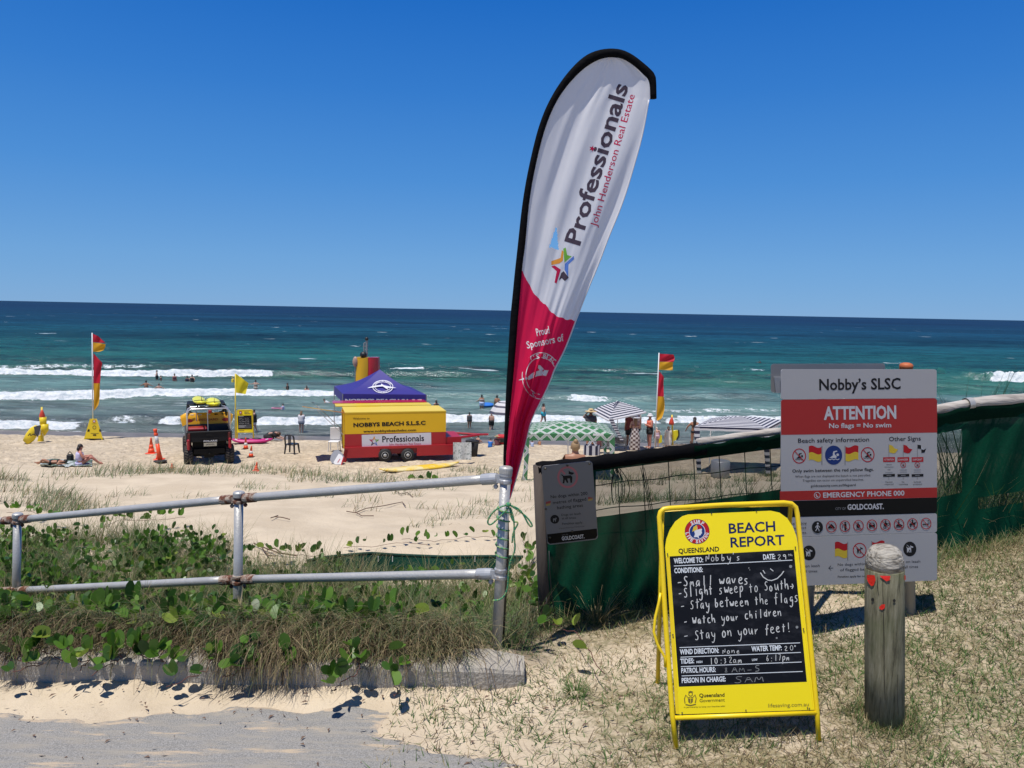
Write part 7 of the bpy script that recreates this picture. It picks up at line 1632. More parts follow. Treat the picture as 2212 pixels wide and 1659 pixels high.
mb = MB(); mb.slab([at(*c1(*p), Y_) for p in [(335, 1030), (365, 1025), (368, 1080), (325, 1080)]], (0, .12, 0)); mb.build('stand_foot', SYEL, t_)
def netbag():
    b = gnd(*c1(240, 1092)); Y = b.y; t = thing('rescue_board', 'yellow rescue board with dark netting leaning at the far left on the sand', 'rescue board', b)
    Q = lambda x, y, o=0.: at(*c1(x, y), Y + o)
    mb = MB(); pts = [Q(228, 1085), Q(262, 1040), Q(300, 985), Q(322, 950)]; mb.tube(pts, [.16, .22, .20, .10], 12, ry=.09, up=(1, 0, 0)); mb.build('board', SYEL, t, True)
    mb = MB(); mb.slab([Q(*p, -.1) for p in [(292, 952), (345, 938), (350, 950), (325, 1040), (300, 1010), (300, 980)]], (0, .06, 0)); mb.build('netting', mat('netting', (.06, .06, .065), .8), t)
    mb = MB(); mb.tube([Q(245, 1030, -.15), Q(262, 1010, -.15), Q(268, 1030, -.15), Q(290, 1015, -.15), Q(310, 1030, -.15)], .02, 5); mb.build('strap', BLACK, t)
netbag()
t_, b_, Y_ = tube_stand(c5(757, 1170), c5(742, 855), (c5(740, 880), c5(735, 970), (5.6, 0)), 'yellow rescue stand with red cover beside the woman in a white shirt')
def right_board():
    b = gnd(*c5(790, 1165)); Y = b.y + .4; t = thing('rescue_board', 'bright yellow rescue board with dark edge standing beside the woman in a white shirt', 'rescue board', b); Q = lambda x, y, o=0.: at(*c5(x, y), Y + o)
    mb = MB(); mb.slab([Q(*p) for p in [(752, 1050), (800, 1038), (822, 1042), (825, 1100), (800, 1150), (765, 1165)]], (0, .12, 0)); mb.build('board', mat('board_bright', (.80, .68, .02), .35), t)
    mb = MB(); mb.tube([Q(*p, -.02) for p in [(815, 1038), (824, 1044), (824, 1100), (800, 1152)]], .035, 6); mb.build('dark_edge', BLACK, t)
    o = thing('rescue_board', 'yellow board half hidden behind the girl in pink', 'rescue board', gnd(*c5(600, 1195))); mb = MB(); mb.slab([Q(*p, .2) for p in [(585, 1110), (605, 1098), (622, 1100), (624, 1180), (590, 1195), (578, 1180)]], (0, .1, 0)); mb.build('board', mat('board_bright', (.8, .7, .02)), o)
right_board()

# ---------------------------------------------------------------- beach shades
STRW = mat('stripe_white', (.66, .66, .68), .7, trans=.25); STRN = mat('stripe_navy', (.012, .014, .045), .7)
def striped_leg(t, pts, w, Y, n=14, name='striped_leg'):
    """flat hanging leg of cloth, banded"""
    P = interp_curve(pts, n + 1); mb = MB(); g = []
    for i, (x, y) in enumerate(P): k = w * (1 - .25 * i / n) / 2; g.append([at(x - k, y, Y), at(x + k, y, Y)])
    mb.grid(g); mb.mi = [i % 2 for i in range(len(mb.f))]; g2 = [[p + Vector((0, .10, 0)) for p in r_] for r_ in g]; n0 = len(mb.mi); mb.grid(g2); mb.mi = mb.mi[:n0] + [i % 2 for i in range(n)]; mb.build(name, [STRW, STRN], t)
def cabana_right():
    Y = 27.6; FL = at(1500, 921, Y); FR2 = at(1657, 926.5, Y - .2); FR2.z = FL.z; BL_ = at(1536, 914, Y + 2.3); BL_.z = FL.z; BR_ = FR2 + (BL_ - FL); BR_.x = at(1692, 918, Y + 2).x; PK = at(1600, 899, Y + 1.1)
    t = thing('beach_cabana', 'low navy and white striped beach cabana directly left of the big sign', 'beach shade', Vector((FL.x, Y, G(FL.x, Y)))); vh = .14
    r = canopy(t, [FL, FR2, BR_, BL_], PK, vh, [STRW, STRN], [STRN, STRW], n=18, sag=-.10, split=lambda j, n: j % 2, mv=2)
    for x, c in ((1506, FL), (1655, FR2)): b = gnd(x + 3, 1028); striped_leg(t, [(x, 924), (x + 1, 960), (x + 4, 1000), (x + 5, 1030)], 11, c.y - .02, 16)
    for c in (BL_, BR_): mb = MB(); mb.tube([c, Vector((c.x, c.y, G(c.x, c.y)))], .018, 6); mb.build('pole', WHT, t)
    q = thing('beach_bin', 'pale grey drum seen through the fence window, under the striped cabana', 'drum', gnd(1555, 1030)); b0 = Vector(q.location); mb = MB(); mb.lathe(b0, [(.30, 0), (.33, .05), (.33, .58), (.30, .60), (0, .60)], 18); mb.build('drum', mat('drum_grey', (.35, .36, .38), .4, .3), q, True)
cabana_right()
def cabana_tilted():
    Y = 33.0; q = lambda x, y, o=0.: at(*c4(x, y), Y + o)
    PK = q(1765, 692, .9); A = q(1437, 808, .9); B = q(1645, 920, -.5); C = q(2098, 822, .2); D = q(1905, 770, 2.0)
    t = thing('beach_cabana', 'tilted navy and white striped beach cabana being put up, beside the straw hat man', 'beach shade', Vector((B.x, B.y, G(B.x, B.y))))
    canopy(t, [A, B, C, D], PK, .05, [STRW, STRN], [STRW, STRN], n=18, sag=-.12, split=lambda j, n: j % 2)
    striped_leg(t, [c4(1675, 895), c4(1710, 980), c4(1765, 1080), c4(1815, 1170)], 9.5, Y - .5, 18)
    mb = MB(); mb.tube([PK, q(1740, 1250, .9)], .018, 6); mb.build('pole', WHT, t)
    mb = MB(); mb.grid([[q(1700, 740, .2), q(1760, 692, .8), q(1835, 725, .9)], [q(1705, 752, .1), q(1765, 700, .7), q(1830, 735, .8)]]); mb.build('vent_flap', [STRN], t)
cabana_tilted()
def diamond_mat():
    m = bpy.data.materials.new('diamond_cloth'); m.use_nodes = True; n = m.node_tree.nodes; l = m.node_tree.links; b = n['Principled BSDF']; b.inputs['Roughness'].default_value = .7
    uv = n.new('ShaderNodeUVMap'); uv.uv_map = 'uv'; sp = n.new('ShaderNodeSeparateXYZ'); l.new(uv.outputs[0], sp.inputs[0])
    def mth(op, a, c=None):
        x = n.new('ShaderNodeMath'); x.operation = op
        for i, v in enumerate((a, c)):
            if v is None: continue
            if isinstance(v, (int, float)): x.inputs[i].default_value = v
            else: l.new(v, x.inputs[i])
        return x.outputs[0]
    fu = mth('ABSOLUTE', mth('SUBTRACT', mth('FRACT', mth('MULTIPLY', sp.outputs[0], 2.2)), .5)); fv = mth('ABSOLUTE', mth('SUBTRACT', mth('FRACT', mth('MULTIPLY', sp.outputs[1], 2.2)), .5)); d = mth('ADD', fu, fv)
    cr = n.new('ShaderNodeValToRGB'); cr.color_ramp.interpolation = 'CONSTANT'; e = cr.color_ramp.elements; W_ = (.66, .70, .67, 1); Gn = (.055, .21, .085, 1); Dg = (.06, .12, .10, 1)
    e[0].position = 0; e[0].color = Gn; e[1].position = .38; e[1].color = W_
    for p, c in ((.45, Dg), (.48, W_), (.54, Dg), (.57, W_), (.66, Gn)): q = e.new(p); q.color = c
    l.new(d, cr.inputs[0]); l.new(cr.outputs[0], b.inputs['Base Color'])
    tr = n.new('ShaderNodeBsdfTranslucent'); l.new(cr.outputs[0], tr.inputs[0]); ms = n.new('ShaderNodeMixShader'); ms.inputs[0].default_value = .3; l.new(b.outputs[0], ms.inputs[1]); l.new(tr.outputs[0], ms.inputs[2]); l.new(ms.outputs[0], n['Material Output'].inputs[0]); return m
def cabana_green():
    m = diamond_mat(); b = gnd(1139, 1039); Y = b.y; FL = at(1138, 937, Y); FR2 = at(1327.5, 932, Y + .2); FR2.z = FL.z; BL_ = at(1150, 930, Y + 2.4); BL_.z = FL.z; BR_ = FR2 + Vector((0, 2.3, 0)); PK = at(1228.6, 908.5, Y + 1.2)
    t = thing('beach_cabana', 'green and white diamond patterned beach cabana beside the foot of the banner', 'beach shade', b)
    canopy(t, [FL, FR2, BR_, BL_], PK, .22, [m], [m], n=16, sag=-.12)
    for nm, x0, x1, y1, Yv in (('corner_leg', 1132.5, 1144, 1038, Y - .02), ('corner_leg', 1316, 1328.5, 1030, Y + .18), ('corner_leg', 1303, 1311, 1000, Y + 2.2)):
        mb = MB(); g = []; 
        for j in range(9): v = j / 8; y = 938 + (y1 - 938) * v; w_ = 1 - .35 * v; c = (x0 + x1) / 2 - (3 * v if x0 < 1200 else 0); h = (x1 - x0) / 2 * w_; g.append([at(c - h, y, Yv), at(c + h, y, Yv)])
        mb.grid(g); o = mb.build(nm, m, t); uvl = o.data.uv_layers.new(name='uv')
        for lp in o.data.loops: j, i = divmod(lp.vertex_index, 2); uvl.data[lp.index].uv = (10 + i * .16 + .07, 10 + j * .16)
    mb = MB(); mb.tube([at(1136, 940, Y + .05), at(1130, 1040, Y + .05)], .016, 6); mb.tube([FR2 + Vector((0, .1, 0)), Vector((FR2.x, FR2.y + .1, G(FR2.x, FR2.y)))], .016, 6); mb.tube([PK, Vector((PK.x, PK.y, G(PK.x, PK.y)))], .016, 6); mb.tube([at(1227, 945, Y + .3), at(1227, 1010, Y + .3)], .018, 6); mb.build('pole', WHT, t)
    mb = MB(); mb.grid([[at(1136 - j * 1.6 + 8 * u, 980 + 60 * j / 6, Y + .15 + .05 * math.sin(u * 6)) for u in (0, .33, .66, 1)] for j in range(7)]); mb.build('hanging_cloth', mat('cloth_blue_grey', (.34, .38, .46), .8), t, True)
    mb = MB(); mb.slab([at(1281, 936.5, Y - .16), at(1304, 936.5, Y - .16), at(1304, 941, Y - .16), at(1281, 941, Y - .16)], (0, .004, 0)); mb.build('brand_patch', WHT, t)
cabana_green()
def umbrella():
    ap = at(1093, 869, 40); t = thing('beach_umbrella', 'white umbrella with thin dark lines, half hidden behind the banner', 'umbrella', Vector((ap.x, ap.y, G(ap.x, 40))))
    n = 8; Rr = 37 * 40 / F; rim = [ap + Vector((Rr * math.cos(2 * math.pi * i / n), Rr * math.sin(2 * math.pi * i / n), -24 * 40 / F)) for i in range(n)]
    dk_ = mat('umbrella_line', (.05, .05, .08), .7)
    for i in range(n):
        a, b = rim[i], rim[(i + 1) % n]; mb = MB(); g = []; mi = []
        for j in range(13): v = j / 12; q = ap.lerp(a, v), ap.lerp(b, v); lift = Vector((0, 0, .28 * math.sin(math.pi * v))); g.append([q[0] + lift, q[1] + lift])
        mb.grid(g); mb.mi = [1 if j in (5, 8, 11) else 0 for j in range(12)]; mb.build('canopy_panel', [STRW, dk_], t, False)
    mb = MB(); mb.tube([ap, Vector((ap.x, ap.y, G(ap.x, 40) - .1))], .02, 6); mb.build('pole', WHT, t)
umbrella()
def beach_chair(px, label):
    p = gnd(*px); t = thing('folding_chair', label, 'chair', p); m = mat('chair_frame', (.03, .03, .032), .5); k = 1.0
    Mx = Matrix.Translation(p)
    mb = MB(Mx); mb.tube([(-.28, -.05, .02), (-.28, -.05, .62), (.28, -.05, .62), (.28, -.05, .02)], .015, 6); mb.tube([(-.28, .4, 0), (-.28, 0, .40)], .014, 6); mb.tube([(.28, .4, 0), (.28, 0, .40)], .014, 6); mb.build('frame', m, t)
    mb = MB(Mx); mb.box((0, -.06, .46), (.52, .02, .28)); mb.build('backrest', mat('mesh_black', (.03, .03, .03), .8, c2=(.2, .2, .2), vs=30), t); mb = MB(Mx); mb.box((0, .17, .22), (.52, .44, .02)); mb.build('seat', mat('mesh_black', (.03, .03, .03)), t)
beach_chair(c4(1775, 1285), 'black mesh folding chair right of the green cabana'); beach_chair(c4(1600, 1300), 'dark folding chair inside the right end of the green cabana')
# ================================================================ PEOPLE
SKIN = {'fair': mat('skin_fair', (.46, .26, .19), .55, var=.05, vs=4), 'tan': mat('skin_tan', (.34, .16, .09), .5, var=.05, vs=4), 'brown': mat('skin_brown', (.20, .095, .055), .5), 'red': mat('skin_sunburnt', (.50, .21, .15), .55)}
HAIR = {'dark': mat('hair_dark', (.022, .015, .012), .5, bump=.3, bs=60), 'brown': mat('hair_brown', (.085, .045, .025), .5, bump=.3, bs=60), 'blond': mat('hair_blond', (.30, .20, .10), .5, bump=.3, bs=60), 'fairbrown': mat('hair_fair_brown', (.18, .10, .05), .5)}
def cm(n_, c): return mat('cloth_' + n_, c, .8, bump=.2, bs=12)
CL = dict(black=cm('black', (.012, .012, .014)), white=cm('white', (.60, .60, .62)), navy=cm('navy', (.012, .016, .05)), pink=cm('pink', (.62, .25, .38)), palepink=cm('pale_pink', (.60, .44, .52)), denim=cm('denim', (.14, .19, .27)), turq=cm('turquoise', (.02, .36, .46)), blue=cm('blue', (.02, .16, .55)), yellow=cm('yellow', (.75, .55, .04)), coral=cm('coral', (.75, .16, .10)), cream=cm('cream', (.60, .55, .47)), grey=cm('grey', (.055, .055, .06)), red=cm('red', (.5, .02, .03)), dkred=cm('dark_red', (.16, .03, .03)), lav=cm('lavender', (.50, .47, .66)), straw=cm('straw', (.55, .40, .20)), ltblue=cm('light_blue', (.42, .50, .68)), rust=cm('rust_print', (.45, .22, .12)), maroon=cm('maroon', (.15, .05, .06)))
CHECK = None
def check_mat():
    m = bpy.data.materials.new('check_cloth'); m.use_nodes = True; n = m.node_tree.nodes; l = m.node_tree.links; b = n['Principled BSDF']; uv = n.new('ShaderNodeUVMap'); uv.uv_map = 'uv'; c = n.new('ShaderNodeTexChecker'); c.inputs['Scale'].default_value = 1; c.inputs['Color1'].default_value = (.50, .45, .42, 1); c.inputs['Color2'].default_value = (.09, .055, .05, 1); l.new(uv.outputs[0], c.inputs['Vector']); l.new(c.outputs[0], b.inputs['Base Color']); b.inputs['Roughness'].default_value = .85; return m
STAND = dict(pelvis=(0, 0, .93), waist=(0, 0, 1.08), chest=(0, 0, 1.27), neck=(0, .0, 1.43), head=(0, -.012, 1.56), crown=(0, -.005, 1.66), hip=(.09, 0, .87), knee=(.10, -.01, .49), ankle=(.10, .02, .08), toe=(.12, -.13, .03), sho=(.165, 0, 1.37), elb=(.215, .03, 1.11), wri=(.235, -.03, .87), hnd=(.235, -.05, .79), fin=(.232, -.055, .71), thu=(.20, -.085, .78))
RAD = dict(pelvis=(.150, .105), waist=(.122, .088), chest=(.150, .098), neck=(.052, .052), head=(.078, .092), crown=(.062, .072), hip=(.085, .085), knee=(.055, .058), ankle=(.036, .040), toe=(.038, .022), sho=(.055, .055), elb=(.036, .038), wri=(.025, .028), hnd=(.034, .022), fin=(.020, .012), thu=(.012, .012))
PEOPLE = []
def person(label, base, h, rz, skin, items, pose=None, hide_legs=False, fat=1.22, group=None):
    t = thing('person', label, 'person', base, group); k = h / 1.72; M = Matrix.Translation(base) @ Matrix.Rotation(rz, 4, 'Z') @ Matrix.Scale(k, 4)
    J = {}
    for s_, sg in (('l', -1), ('r', 1)):
        for n_ in ('hip', 'knee', 'ankle', 'toe', 'sho', 'elb', 'wri', 'hnd', 'fin', 'thu'):
            x, y, z = STAND[n_]; J[n_ + s_] = Vector((x * sg, y, z))
    for n_ in ('pelvis', 'waist', 'chest', 'neck', 'head', 'crown'): J[n_] = Vector(STAND[n_])
    for a, v in (pose or {}).items(): J[a] = Vector(v)
    for s_ in 'lr':                                             # hands follow the forearm when only the elbow and wrist are posed
        if pose and ('wri' + s_) in pose and ('hnd' + s_) not in pose:
            d = (J['wri' + s_] - J['elb' + s_]).normalized(); J['hnd' + s_] = J['wri' + s_] + d * .085; J['fin' + s_] = J['wri' + s_] + d * .165; J['thu' + s_] = J['wri' + s_] + d * .08 + Vector((0, -.03, .02))
    E_ = [('pelvis', 'waist'), ('waist', 'chest'), ('chest', 'neck'), ('neck', 'head'), ('head', 'crown')]
    for s_ in 'lr': E_ += [('pelvis', 'hip' + s_), ('hip' + s_, 'knee' + s_), ('knee' + s_, 'ankle' + s_), ('ankle' + s_, 'toe' + s_), ('chest', 'sho' + s_), ('sho' + s_, 'elb' + s_), ('elb' + s_, 'wri' + s_), ('wri' + s_, 'hnd' + s_), ('hnd' + s_, 'fin' + s_), ('hnd' + s_, 'thu' + s_)]
    names = list(J); me = bpy.data.meshes.new('tmp'); me.from_pydata([J[n_] for n_ in names], [(names.index(a), names.index(b)) for a, b in E_], []); ob = bpy.data.objects.new('tmp', me); col.objects.link(ob)
    ob.modifiers.new('s', 'SKIN').use_smooth_shade = True; sd = ob.modifiers.new('u', 'SUBSURF'); sd.levels = 1; sd.render_levels = 1
    sv = me.skin_vertices[0].data
    for i, n_ in enumerate(names):
        r_ = RAD[n_ if n_ in RAD else n_[:-1]]; f = fat if n_[:3] in ('pel', 'wai', 'che', 'hip', 'kne', 'sho', 'elb') else 1; sv[i].radius = (r_[0] * f, r_[1] * f); sv[i].use_root = n_ == 'pelvis'
    PEOPLE.append((ob, t, M, SKIN[skin], k))
    def tor(a, b, rs_, nm, m, ext=0.):
        mb = MB(M); A, B = J[a], J[b]; mb.tube([A.lerp(B, v) for v, _ in rs_], [r_[0] * fat for _, r_ in rs_], 14, ry=[r_[1] * fat for _, r_ in rs_], up=(1, 0, 0)); return mb.build(nm, m, t, True)
    H_ = J['head']; up = (J['crown'] - J['neck']).normalized()
    for it in items:
        c = it[1]; m = CL.get(c) or HAIR.get(c)
        if it[0] == 'top': tor('waist', 'neck', [(-.15, (.140, .105)), (.2, (.140, .105)), (.55, (.172, .118)), (.8, (.165, .105))], 'top', m)
        elif it[0] == 'shirt':
            tor('pelvis', 'neck', [(-.25, (.185, .14)), (.1, (.175, .13)), (.4, (.155, .12)), (.68, (.185, .125)), (.86, (.17, .10)), (.97, (.07, .06))], 'shirt', m)
            for s_ in 'lr': mb = MB(M); S, E2 = J['sho' + s_], J['elb' + s_]; mb.tube([J['chest'].lerp(S, .7), S, S.lerp(E2, it[2] if len(it) > 2 else .6)], [.07, .075, .068], 10); mb.build('sleeve', m, t, True)
        elif it[0] == 'bra': tor('waist', 'neck', [(.40, (.163, .112)), (.52, (.166, .114))], 'bikini_top', m)
        elif it[0] == 'shorts':
            tor('pelvis', 'waist', [(-.5, (.165, .125)), (0, (.172, .125)), (.8, (.150, .110))], 'shorts', m)
            for s_ in 'lr': mb = MB(M); a, b = J['hip' + s_], J['knee' + s_]; mb.tube([a + (a - b) * .05, a.lerp(b, .2), a.lerp(b, it[2] if len(it) > 2 else .5)], [.10 * fat, .102 * fat, .095 * fat], 12); mb.build('shorts_leg', m, t, True)
        elif it[0] == 'brief': tor('pelvis', 'waist', [(-.55, (.13, .11)), (-.1, (.168, .122)), (.25, (.160, .115))], 'swim_brief', m)
        elif it[0] in ('skirt', 'dress'):
            mb = MB(M); P = J['waist']; A = (J['anklel'] + J['ankler']) / 2; e = it[2] if len(it) > 2 else .8; n = 10; pts = [P.lerp(A, e * v) for v in [i / n for i in range(n + 1)]]
            rr = [(.135 + .075 * min(1, 2 * i / n)) * fat for i in range(n + 1)]; mb.tube(pts, rr, 20, ry=[r_ * .8 for r_ in rr], up=(1, 0, 0), cap=False); sk = mb.build('skirt', m if c != 'check' else check_mat(), t, True)
            uvl = sk.data.uv_layers.new(name='uv')
            for p_ in sk.data.polygons:
                for li in p_.loop_indices:
                    j, i = divmod(sk.data.loops[li].vertex_index, 20); lo = min(sk.data.loops[q].vertex_index % 20 for q in p_.loop_indices)
                    if i == 0 and lo == 0 and max(sk.data.loops[q].vertex_index % 20 for q in p_.loop_indices) == 19: i = 20
                    uvl.data[li].uv = (i * .6 + .01, j * 1.0 + .01)
        elif it[0] == 'hair':
            mb = MB(M); c_ = H_.lerp(J['crown'], .35) + Vector((0, .022, .01)); mb.ball(c_, (.092, .100, .110), 14, 8)
            if len(it) > 2 and it[2] > 0: L = it[2]; mb.tube([c_ + Vector((0, .05, -.01)), c_ + Vector((0, .085, -.10)), c_ + Vector((.0, .105, -L))], [.07, .085, .045], 10, ry=[.05, .05, .03], up=(1, 0, 0))
            if len(it) > 2 and it[2] < 0: mb.ball(c_ + Vector((0, .05, .10)), (.045, .045, .045), 10, 6)
            mb.build('hair', m, t, True)
        elif it[0] == 'hat':
            br = it[2]; A = J['crown']; mb = MB(M); ax = (up * .96 + Vector((0, -.0, .0))).normalized(); mb.lathe(A - up * .045, [(br, -.03), (br * .8, -.004), (.105, .0), (.102, .05), (.085, .088), (.04, .10), (0, .10)], 20, axis=ax); mb.build('hat', m, t, True)
        elif it[0] == 'cap':
            mb = MB(M); A = H_.lerp(J['crown'], .55); mb.ball(A + Vector((0, 0, .02)), (.096, .102, .075), 14, 7); mb.box(A + Vector((0, -.12, .0)), (.14, .12, .012), b=.004); mb.build('cap', m, t, True)
        elif it[0] == 'bag': mb = MB(M); c_ = J['wri' + it[2]] + Vector((.06 if it[2] == 'r' else -.06, 0, -.05)); mb.lathe(c_, [(.02, -.34), (.12, -.32), (.17, -.1), (.10, .06), (.04, .08)], 14, sy=.5); mb.tube([c_ + Vector((-.05, 0, .04)), J['sho' + it[2]] + Vector((0, 0, .04)), c_ + Vector((.05, 0, .04))], .014, 6); mb.build('shoulder_bag', m, t, True)
        elif it[0] == 'towel': mb = MB(M); s_ = it[2]; S = J['sho' + s_]; mb.grid([[S + Vector((u, .09 + .03 * math.sin(v * 5 + u * 9), .05 - v * .75)) for u in (-.08, 0, .08, .14)] for v in [i / 8 for i in range(9)]]); mb.build('towel_over_shoulder', m, t, True)
        elif it[0] == 'straps': mb = MB(M); z = J['chest'] + Vector((0, .118, .02)); mb.box(z, (.25, .012, .02)); mb.box(z + Vector((0, .006, -.06)), (.02, .012, .14)); mb.build('bikini_strap', m, t)
    # face: nose, ears
    mb = MB(M); f_ = H_ + Vector((0, -.098, .005)); mb.ball(f_, (.014, .020, .022), 8, 5); mb.ball(H_ + Vector((-.082, 0, .01)), (.012, .02, .03), 8, 5); mb.ball(H_ + Vector((.082, 0, .01)), (.012, .02, .03), 8, 5); mb.build('face', SKIN[skin], t, True)
    return t
def stand(label, px, top, rz, skin, items, pose=None, Y=None, **kw):
    b = gnd(*px) if Y is None else at(*px, Y)
    return person(label, b, (px[1] - top) * b.y / F, rz, skin, items, pose, **kw)
def wade(label, px, top, rz, skin, items, pose=None, H=1.68, dz=0., **kw):
    """px = where the body meets the water, top = top of the head"""
    w_ = seapt(*px); vis = (px[1] - top) * w_.y / F; dz += .32 * float(ss(60, 75, w_.y)); b = Vector((w_.x, w_.y, SEA + dz + vis - H)); kw.setdefault('fat', 1.42); return person(label, b, H, rz, skin, items, pose, **kw)
PI = math.pi
AKIM = dict(elbr=(.34, .06, 1.12), wrir=(.19, -.02, 1.0), elbl=(-.34, .06, 1.12), wril=(-.19, -.02, 1.0)); FOLD = dict(elbr=(.24, -.03, 1.10), wrir=(.02, -.16, 1.16), elbl=(-.24, -.03, 1.10), wril=(-.02, -.18, 1.12)); OUTA = dict(elbr=(.38, .0, 1.22), wrir=(.60, -.02, 1.14), elbl=(-.38, .0, 1.22), wril=(-.60, -.02, 1.14)); UPR = dict(elbr=(.30, -.08, 1.34), wrir=(.14, -.14, 1.50)); CARRY = dict(elbr=(.30, -.02, 1.14), wrir=(.45, -.15, 1.08))
SIT = dict(pelvis=(0, 0, .13), waist=(0, .0, .29), chest=(0, -.02, .47), neck=(0, -.05, .62), head=(0, -.08, .75), crown=(0, -.08, .85), hipl=(-.09, -.03, .12), hipr=(.09, -.03, .12), kneel=(-.13, -.42, .36), kneer=(.13, -.42, .36), anklel=(-.12, -.70, .07), ankler=(.12, -.70, .07), toel=(-.12, -.84, .04), toer=(.12, -.84, .04), shol=(-.165, -.02, .57), shor=(.165, -.02, .57), elbl=(-.24, -.12, .36), elbr=(.24, -.12, .36), wril=(-.14, -.34, .38), wrir=(.14, -.34, .38))
WALK = dict(kneel=(-.09, -.12, .49), anklel=(-.09, -.16, .08), toel=(-.09, -.30, .04), kneer=(.09, .06, .49), ankler=(.09, .22, .11), toer=(.09, .10, .03), elbl=(-.21, .10, 1.12), wril=(-.20, .04, .88), elbr=(.21, -.06, 1.12), wrir=(.18, -.22, .96))
G1 = 'people in the surf'
# swimmers, left to right
wade('bare backed swimmer with arms out to the sides, at the edge of the middle wave', c1(1275, 643), c1(0, 573)[1], PI, 'tan', [('hair', 'dark'), ('shorts', 'black')], OUTA, group=G1)
wade('pale swimmer stretching one arm out to the right, between the middle waves', c1(1385, 641), c1(0, 600)[1], .3, 'fair', [('hair', 'brown'), ('shorts', 'black')], OUTA, group=G1)
wade('slim swimmer in black shorts standing highest in front of the far foam line', c1(1368, 558), c1(0, 481)[1], -1.2, 'fair', [('hair', 'dark'), ('shorts', 'black')], FOLD, group=G1)
wade('child in dark swimwear beside the slim swimmer in black shorts', c1(1402, 567), c1(0, 528)[1], 2.2, 'fair', [('hair', 'brown'), ('top', 'black')], H=1.35, group=G1)
wade('lone swimmer in a pinkish suit seen from behind, left of the dark clad pair', c1(1522, 570), c1(0, 512)[1], PI, 'fair', [('hair', 'brown', -.1), ('top', 'maroon'), ('brief', 'maroon')], group=G1)
wade('smaller dark clad swimmer, left of the pair before the far foam line', c1(1632, 573), c1(0, 530)[1], PI, 'brown', [('hair', 'dark'), ('top', 'navy')], group=G1)
wade('swimmer in black with hands on hips, right of the pair before the far foam line', c1(1675, 577), c1(0, 522)[1], PI, 'fair', [('hair', 'brown', -.1), ('top', 'black'), ('shorts', 'black')], AKIM, group=G1)
wade('swimmer in a yellow rash shirt just left of the yellow flag', c1(2028, 578), c1(0, 538)[1], -.8, 'fair', [('cap', 'yellow'), ('shirt', 'yellow')], H=1.4, group=G1)
wade('woman in a pale bikini with arms lifted, right of the yellow flag', c2(1228, 580), c2(0, 475)[1], PI, 'fair', [('hair', 'dark', -.1), ('bra', 'cream'), ('brief', 'cream')], dict(elbr=(.34, .02, 1.28), wrir=(.58, -.02, 1.26), elbl=(-.34, .02, 1.28), wril=(-.40, -.2, 1.2)), group=G1)
wade('dark haired swimmer crouching low with one hand raised, left of the blue tent', c2(1605, 563), c2(0, 508)[1], -1.4, 'brown', [('hair', 'dark'), ('top', 'black')], dict(elbl=(-.30, -.16, 1.05), wril=(-.34, -.36, 1.14)), group=G1)
wade('woman with long dark hair in the foam directly left of the blue tent', c2(1832, 612), c2(0, 540)[1], PI + .4, 'fair', [('hair', 'dark', .30), ('bra', 'coral')], group=G1)
wade('child in a purple top holding a pink ring board, left of the trailer hatch', c2(1550, 797), c2(0, 732)[1], -1.5, 'fair', [('hair', 'dark'), ('shirt', 'lav')], CARRY, H=1.25, group=G1)
p_ = seapt(*c2(1483, 790)); t_ = thing('bodyboard', 'small pink board on the water held by the child in purple', 'bodyboard', p_); mb = MB(); mb.lathe(p_ + Vector((0, 0, .10)), [(0, -.03), (.50, -.02), (.54, .02), (.50, .06), (0, .05)], 18, sy=.6); mb.build('deck', CL['pink'], t_, True); mb = MB(); mb.lathe(p_ + Vector((0, 0, .165)), [(.30, 0), (.34, .0)], 18, sy=.6); mb.build('ring_print', CL['palepink'], t_)
p_ = seapt(*c2(2040, 727)); t_ = person('surfer in white paddling face down on a dark board above the trailer hatch', p_ + Vector((.2, 0, -.05)), 1.6, -PI / 2, 'fair', [('hair', 'brown'), ('top', 'white')], dict(pelvis=(0, .35, .14), waist=(0, .2, .18), chest=(0, .02, .24), neck=(0, -.15, .33), head=(0, -.24, .44), crown=(0, -.24, .54), hipl=(-.09, .42, .13), hipr=(.09, .42, .13), kneel=(-.1, .8, .12), kneer=(.1, .8, .12), anklel=(-.1, 1.18, .12), ankler=(.1, 1.18, .12), toel=(-.1, 1.3, .1), toer=(.1, 1.3, .1), shol=(-.17, -.05, .26), shor=(.17, -.05, .26), elbl=(-.28, -.25, .1), elbr=(.28, -.25, .1), wril=(-.25, -.45, .1), wrir=(.25, -.45, .1)), group=G1)
t_ = thing('surfboard', 'dark surfboard under the paddling surfer in white', 'surfboard', p_); mb = MB(); mb.tube([p_ + Vector((x, 0, .03 + .12 * (x < -.8))) for x in (-1.3, -1.0, -.5, 0, .5, .9)], [.03, .18, .25, .27, .22, .06], 12, ry=.04, up=(0, 1, 0)); mb.build('deck', mat('board_dark', (.02, .022, .03), .3), t_, True)
wade('woman in a white top with a blue board in the water left of the banner', c4(140, 785), c4(0, 640)[1], PI, 'tan', [('hair', 'dark', -.1), ('bra', 'white'), ('shorts', 'ltblue')], CARRY, group=G1)
p_ = seapt(*c4(205, 768)); t_ = thing('bodyboard', 'blue bodyboard held by the woman in a white top in the water', 'bodyboard', p_); mb = MB(); mb.lathe(p_ + Vector((0, 0, .28)), [(0, -.03), (.62, -.02), (.66, .02), (.60, .06), (0, .05)], 16, sy=.55, axis=(.15, -.3, 1)); mb.build('deck', CL['blue'], t_, True)
wade('bare backed man with raised elbow beside the white umbrella', c4(320, 790), c4(0, 645)[1], PI, 'tan', [('hair', 'dark'), ('shorts', 'black')], dict(elbl=(-.30, .05, 1.15), wril=(-.38, -.1, .95)), group=G1)
